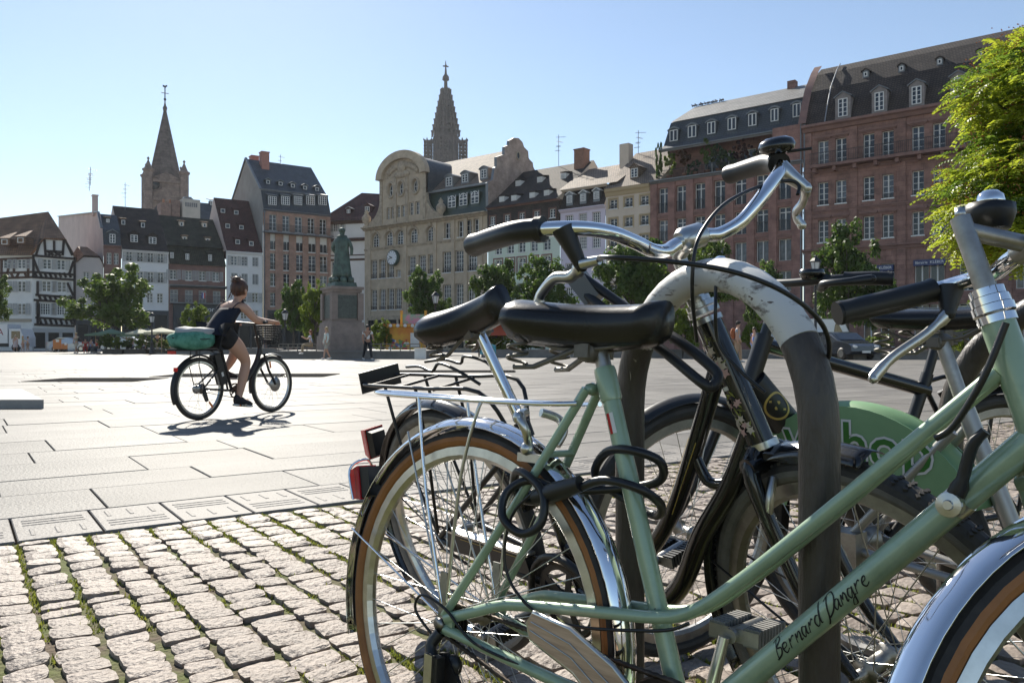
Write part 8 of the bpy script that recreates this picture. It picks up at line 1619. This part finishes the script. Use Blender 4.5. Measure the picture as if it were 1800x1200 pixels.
# ---------------------------------------------------------------- vehicles
m_wp = mat('white_van_paint', (.72, .73, .74), .3, coat=.5); m_carglass = mat('car_glass', (.015, .017, .02), .05, spec=.8); m_silverp = mat('silver_car_paint', (.42, .46, .5), .3, metal=.5, coat=.5); m_dark_car = mat('dark_car_paint', (.03, .035, .045), .25, coat=.6)
def car(label, px, d, face, paint, L=4.2, Wd=1.75, Hh=1.5, van=False, name='parked_car', cat='car'):
    t = thing(name, label, cat, gnd(px, d), face); h = Hh
    if van: pr = [(-L / 2, .35), (L / 2, .35), (L / 2, .95), (L / 2 - .55, 1.15), (L / 2 - 1.15, h - .08), (L / 2 - 1.5, h), (-L / 2 + .1, h), (-L / 2, h - .15)]
    else: pr = [(-L / 2, .4), (-L / 2 + .1, .3), (L / 2 - .15, .3), (L / 2, .45), (L / 2 - .03, .72), (L / 2 - .25, .84), (L / 2 - 1.05, .98), (L / 2 - 1.75, h - .06), (L / 2 - 2.2, h), (-L / 2 + 1.1, h - .02), (-L / 2 + .45, 1.1), (-L / 2 + .05, .98)]
    M = MB(); rings = []
    for y, k, dz in ((-Wd / 2, .96, .0), (-Wd / 2 + .0, 1, 0), (-Wd / 2 + .1, 1, .03), (Wd / 2 - .1, 1, .03), (Wd / 2, 1, 0), (Wd / 2, .96, 0)): rings.append([(x * k, y * (.86 if z > 1.0 and abs(y) > Wd / 2 - .02 else 1), z + (dz if z > .9 else 0)) for x, z in pr])
    M.loft(rings, sm=False); M.build('body', paint, t)
    gz0, gz1 = (1.2, h - .25) if van else (1.0, h - .1); xf, xb = (L / 2 - 1.2, L / 2 - 1.9) if van else (L / 2 - 1.45, -L / 2 + .75)
    for sg in (-1, 1): M = MB(); M.add([(xf + .2, sg * Wd * .437 + sg * .0, gz0), (xb, sg * Wd * .437, gz0), (xb + .15, sg * Wd * .437, gz1), (xf - .3, sg * Wd * .437, gz1)] if van else [(xf + .35, sg * Wd * .4372, gz0 + .03), (xb - .1, sg * Wd * .4372, gz0 + .05), (xb + .25, sg * Wd * .4372, gz1), (xf - .25, sg * Wd * .4372, gz1)], [(0, 1, 2, 3)]); M.build('side_window', m_carglass, t)
    M = MB(); a, b = (pr[3], pr[4]) if van else (pr[6], pr[7]); dx, dz = b[0] - a[0], b[1] - a[1]; nx, nz = dz * .012, -dx * .012; M.add([(a[0] + dx * .08 + abs(nx) + .01, -Wd * .4, a[1] + dz * .08 + abs(nz) + .04), (a[0] + dx * .08 + abs(nx) + .01, Wd * .4, a[1] + dz * .08 + abs(nz) + .04), (a[0] + dx * .92 + abs(nx) + .01, Wd * .36, a[1] + dz * .92 + abs(nz) + .04), (a[0] + dx * .92 + abs(nx) + .01, -Wd * .36, a[1] + dz * .92 + abs(nz) + .04)], [(0, 1, 2, 3)]); M.build('windscreen', m_carglass, t)
    for x in (-L * .31, L * .31):
        for sg in (-1, 1): M = MB(); M.lathe([(0, -.1), (.2, -.1), (.31, -.09), (.32, 0), (.31, .09), (.2, .1), (0, .1)], 18, Matrix.Translation((x, sg * (Wd / 2 - .08), .32)) @ YR); wo = M.build('wheel', m_rubber, t); M = MB(); M.lathe([(0, sg * -.105), (.19, sg * -.105)], 14, Matrix.Translation((x, sg * (Wd / 2 - .08), .32)) @ YR); M.build('rim', m_alu, wo)
    for sg in (-1, 1): M = MB(); M.ball((L / 2 - .08, sg * Wd * .36, .68), (.1, .2, .09), 8); M.build('headlight', m_frame, t); M = MB(); M.box((-L / 2 + .0, sg * Wd * .42, .85), (.06, .16, .25)); M.build('tail_light', m_red, t)
    M = MB(); M.box((L / 2 + .0, 0, .42), (.04, .5, .11)); M.build('number_plate', m_frame, t); return t
car('white delivery van parked behind the black top tube', 1432, 47, radians(20), m_wp, 5.0, 1.95, 2.25, True, 'delivery_van', 'van'); car('dark car facing the camera beside the white van', 1476, 43, radians(-75), m_dark_car, 4.2, 1.8, 1.45)
car('silver car parked behind the orange boards', 126, 84, radians(5), m_silverp); car('silver-blue car parked behind the cafe planters', 222, 78, radians(175), m_silverp)
tr = thing('box_truck', 'white box truck with dark red lettering cut by the left border', 'truck', gnd(-20, 86)); s = 86 / FPX; M = MB(); M.bx(-3.6, (25 + 20) * s, -1.15, 1.15, .9, CAMH + (HOR - 570) * s); bo = M.build('box', m_wp, tr)
me = text_mesh('VEOLIA', .95, .004); me.materials.append(mat('dark_red_lettering', (.3, .03, .03), .6)); obj('lettering', me, bo, (.75, -1.156, 2.05), (pi / 2, 0, 0))
M = MB(); x0, x1, zt = 47 * s, 72 * s, CAMH + (HOR - 578) * s; M.prism([(x0, .5), (x1, .5), (x1, 1.5), (x1 - .35, zt), (x0, zt)][::-1], -1.1, 1.1); M.build('cab', m_wp, tr); M = MB(); M.bx(x0 + .25, x1 - .35, -1.106, -1.101, 1.35, zt - .25); M.build('side_window', m_carglass, tr)
for x in (-2.2, 3.6): M = MB(); M.lathe([(0, -.14), (.42, -.14), (.45, 0), (.42, .14), (0, .14)], 18, Matrix.Translation((x, -1.0, .45)) @ YR); M.build('wheel', m_rubber, tr)
M = MB(); M.bx(-3.5, 4.4, -.9, .9, .5, .88); M.build('chassis', m_iron, tr)
# ---------------------------------------------------------------- barriers, boards, bins, trailer, flag
def barrier(label, px0, px1, d, h=1.05):
    a, b = gnd(px0, d), gnd(px1, d); w = b.x - a.x; t = thing('crowd_barrier', label, 'barrier', a, 0, 'steel crowd barriers'); M = MB(); M.tube([(0, 0, .12), (0, 0, h), (w, 0, h), (w, 0, .12)], .022, 6, closed=True); M.build('frame', m_alu_d, t)
    n = int(w / .14)
    for k in range(1, n): M = MB(); M.tube([(w * k / n, 0, .12), (w * k / n, 0, h)], .009, 4); M.build('bar', m_alu_d, t)
    for x in (.2, w - .2): M = MB(); M.bar((x, -.3, .02), (x, .3, .02), .05); M.bar((x, 0, 0), (x, 0, .12), .04); M.build('foot', m_alu_d, t)
barrier('steel crowd barrier left of the orange boards', 80, 93, 80); barrier('steel crowd barrier under the green saddle, left one', 986, 1008, 44.5); barrier('steel crowd barrier under the green saddle, right one', 1009, 1031, 44.5)
for i, (px0, px1, yt, yb) in enumerate(((93, 107, 597, 613), (108, 118, 604, 614))): d = 79; s = d / FPX; a, b = gnd(px0, d), gnd(px1, d); M = MB(); M.bx(0, b.x - a.x, 0, .08, .3, CAMH + (HOR - yt) * s); t = thing('works_board', ('large orange works board with pale notice', 'small orange works board')[i], 'board', a); M.build('panel', mat('orange_board', (.55, .20, .06), .7), t); M = MB(); M.bx(.1, .2, .0, .3, 0, .3); M.bx(b.x - a.x - .2, b.x - a.x - .1, .0, .3, 0, .3); M.build('foot', m_iron, t); M = MB(); M.bx(.3, .3 + (b.x - a.x) * .4, -.012, -.002, 1.0 - i * .3, 1.25 - i * .3); M.build('notice', m_frame, t)
M = MB(); d = 41.5; a = gnd(738, d); M.bx(-.28, .28, 0, .5, .05, .55); M.bx(-.32, .32, -.04, .54, .552, .6); tag(M.build('white_crate', m_frame, None, a), 'white box standing at the end of the platform', 'box')
t = thing('cargo_trailer', 'small blue child bicycle trailer before the shrubs', 'trailer', gnd(858, 44.5)); M = MB(); M.prism([(-.45, .25), (.45, .25), (.42, .75), (.05, .85), (-.4, .5)][::-1], -.3, .3); M.build('body', mat('turquoise_cloth', (.06, .3, .38), .7), t); M = MB(); M.prism([(-.2, .4), (.3, .4), (.25, .7), (-.05, .7)][::-1], -.304, -.3005); M.build('side_window', mat('orange_panel', (.5, .3, .1), .6), t)
for sg in (-1, 1): M = MB(); M.lathe([(.20, -.025), (.25, -.02), (.25, .02), (.20, .025), (.2, -.025)], 16, Matrix.Translation((.15, sg * .36, .25)) @ YR); wo = M.build('wheel', m_rubber, t); M = MB(); M.lathe([(0, 0), (.2, 0)], 12, Matrix.Translation((.15, sg * .36, .25)) @ YR); M.build('rim', m_orange, wo)
M = MB(); M.tube([(.4, 0, .75), (.75, 0, 1.0)], .015, 5); M.build('handle', m_iron, t)
# flag on the balcony of the mossy-roofed house
P = WL.o + WL.t * WL.loc(350, 525)[0] - WL.n * .9; z = WL.loc(350, 530)[1]; t = thing('flag', 'small blue white red flag on the balcony above the dark shop', 'flag', P + V((0, 0, z))); M = MB(); M.tube([(0, 0, -.3), (.2, -.1, 1.1)], .02, 5); M.build('pole', m_iron, t)
for i, c in enumerate(((.03, .05, .3), (.7, .7, .7), (.55, .03, .04))): M = MB(); M.box((.22 + .16 * i, -.1, .75), (.158, .02, .75)); M.build('stripe', cloth(c), t)
# weeds near the hoop
m_weed = mat('weed_green', (.22, .33, .04), .6, col2=(.13, .22, .03), vs=20, trans=.5); rw2 = random.Random(21)
for i, (u, v, n_, h_) in enumerate(((1.35, .62, 90, .10), (1.75, .75, 70, .09), (.95, .35, 60, .07))):
    M = MB()
    for _ in range(n_): a = rw2.random() * 6.3; l = rw2.uniform(.3, 1) * h_; p = V((rw2.gauss(0, .05), rw2.gauss(0, .04), 0)); q = p + V((cos(a) * l * .6, sin(a) * l * .6, l)); w = V((-sin(a), cos(a), 0)) * .006; M.add([p, q.lerp(p, .5) + w * 1.3, q, q.lerp(p, .5) - w * 1.3], [(0, 1, 2, 3)])
    tag(M.build('weed', m_weed, None, uv(u, v, -.01)), ('largest green weed tuft among the cobbles under the down tube', 'green weed tuft among the cobbles near the front wheel', 'small green weed tuft between the nearest cobbles')[i], 'weed', 'weeds between the cobbles')
# ---------------------------------------------------------------- thin summer haze: one closed box of even air round everything
hz = MB(); hz.bx(-420, 420, -60, 470, -1.2, 160); ho = hz.build('haze', [], None)
hm_ = bpy.data.materials.new('haze_air'); hm_.use_nodes = True; nt = hm_.node_tree; nt.nodes.clear(); ou = nt.nodes.new('ShaderNodeOutputMaterial'); pvn = nt.nodes.new('ShaderNodeVolumePrincipled')
pvn.inputs['Color'].default_value = (.86, .92, 1.0, 1); pvn.inputs['Density'].default_value = .00012; pvn.inputs['Anisotropy'].default_value = .3; nt.links.new(pvn.outputs[0], ou.inputs['Volume']); ho.data.materials.append(hm_); tag(ho, kind='stuff')
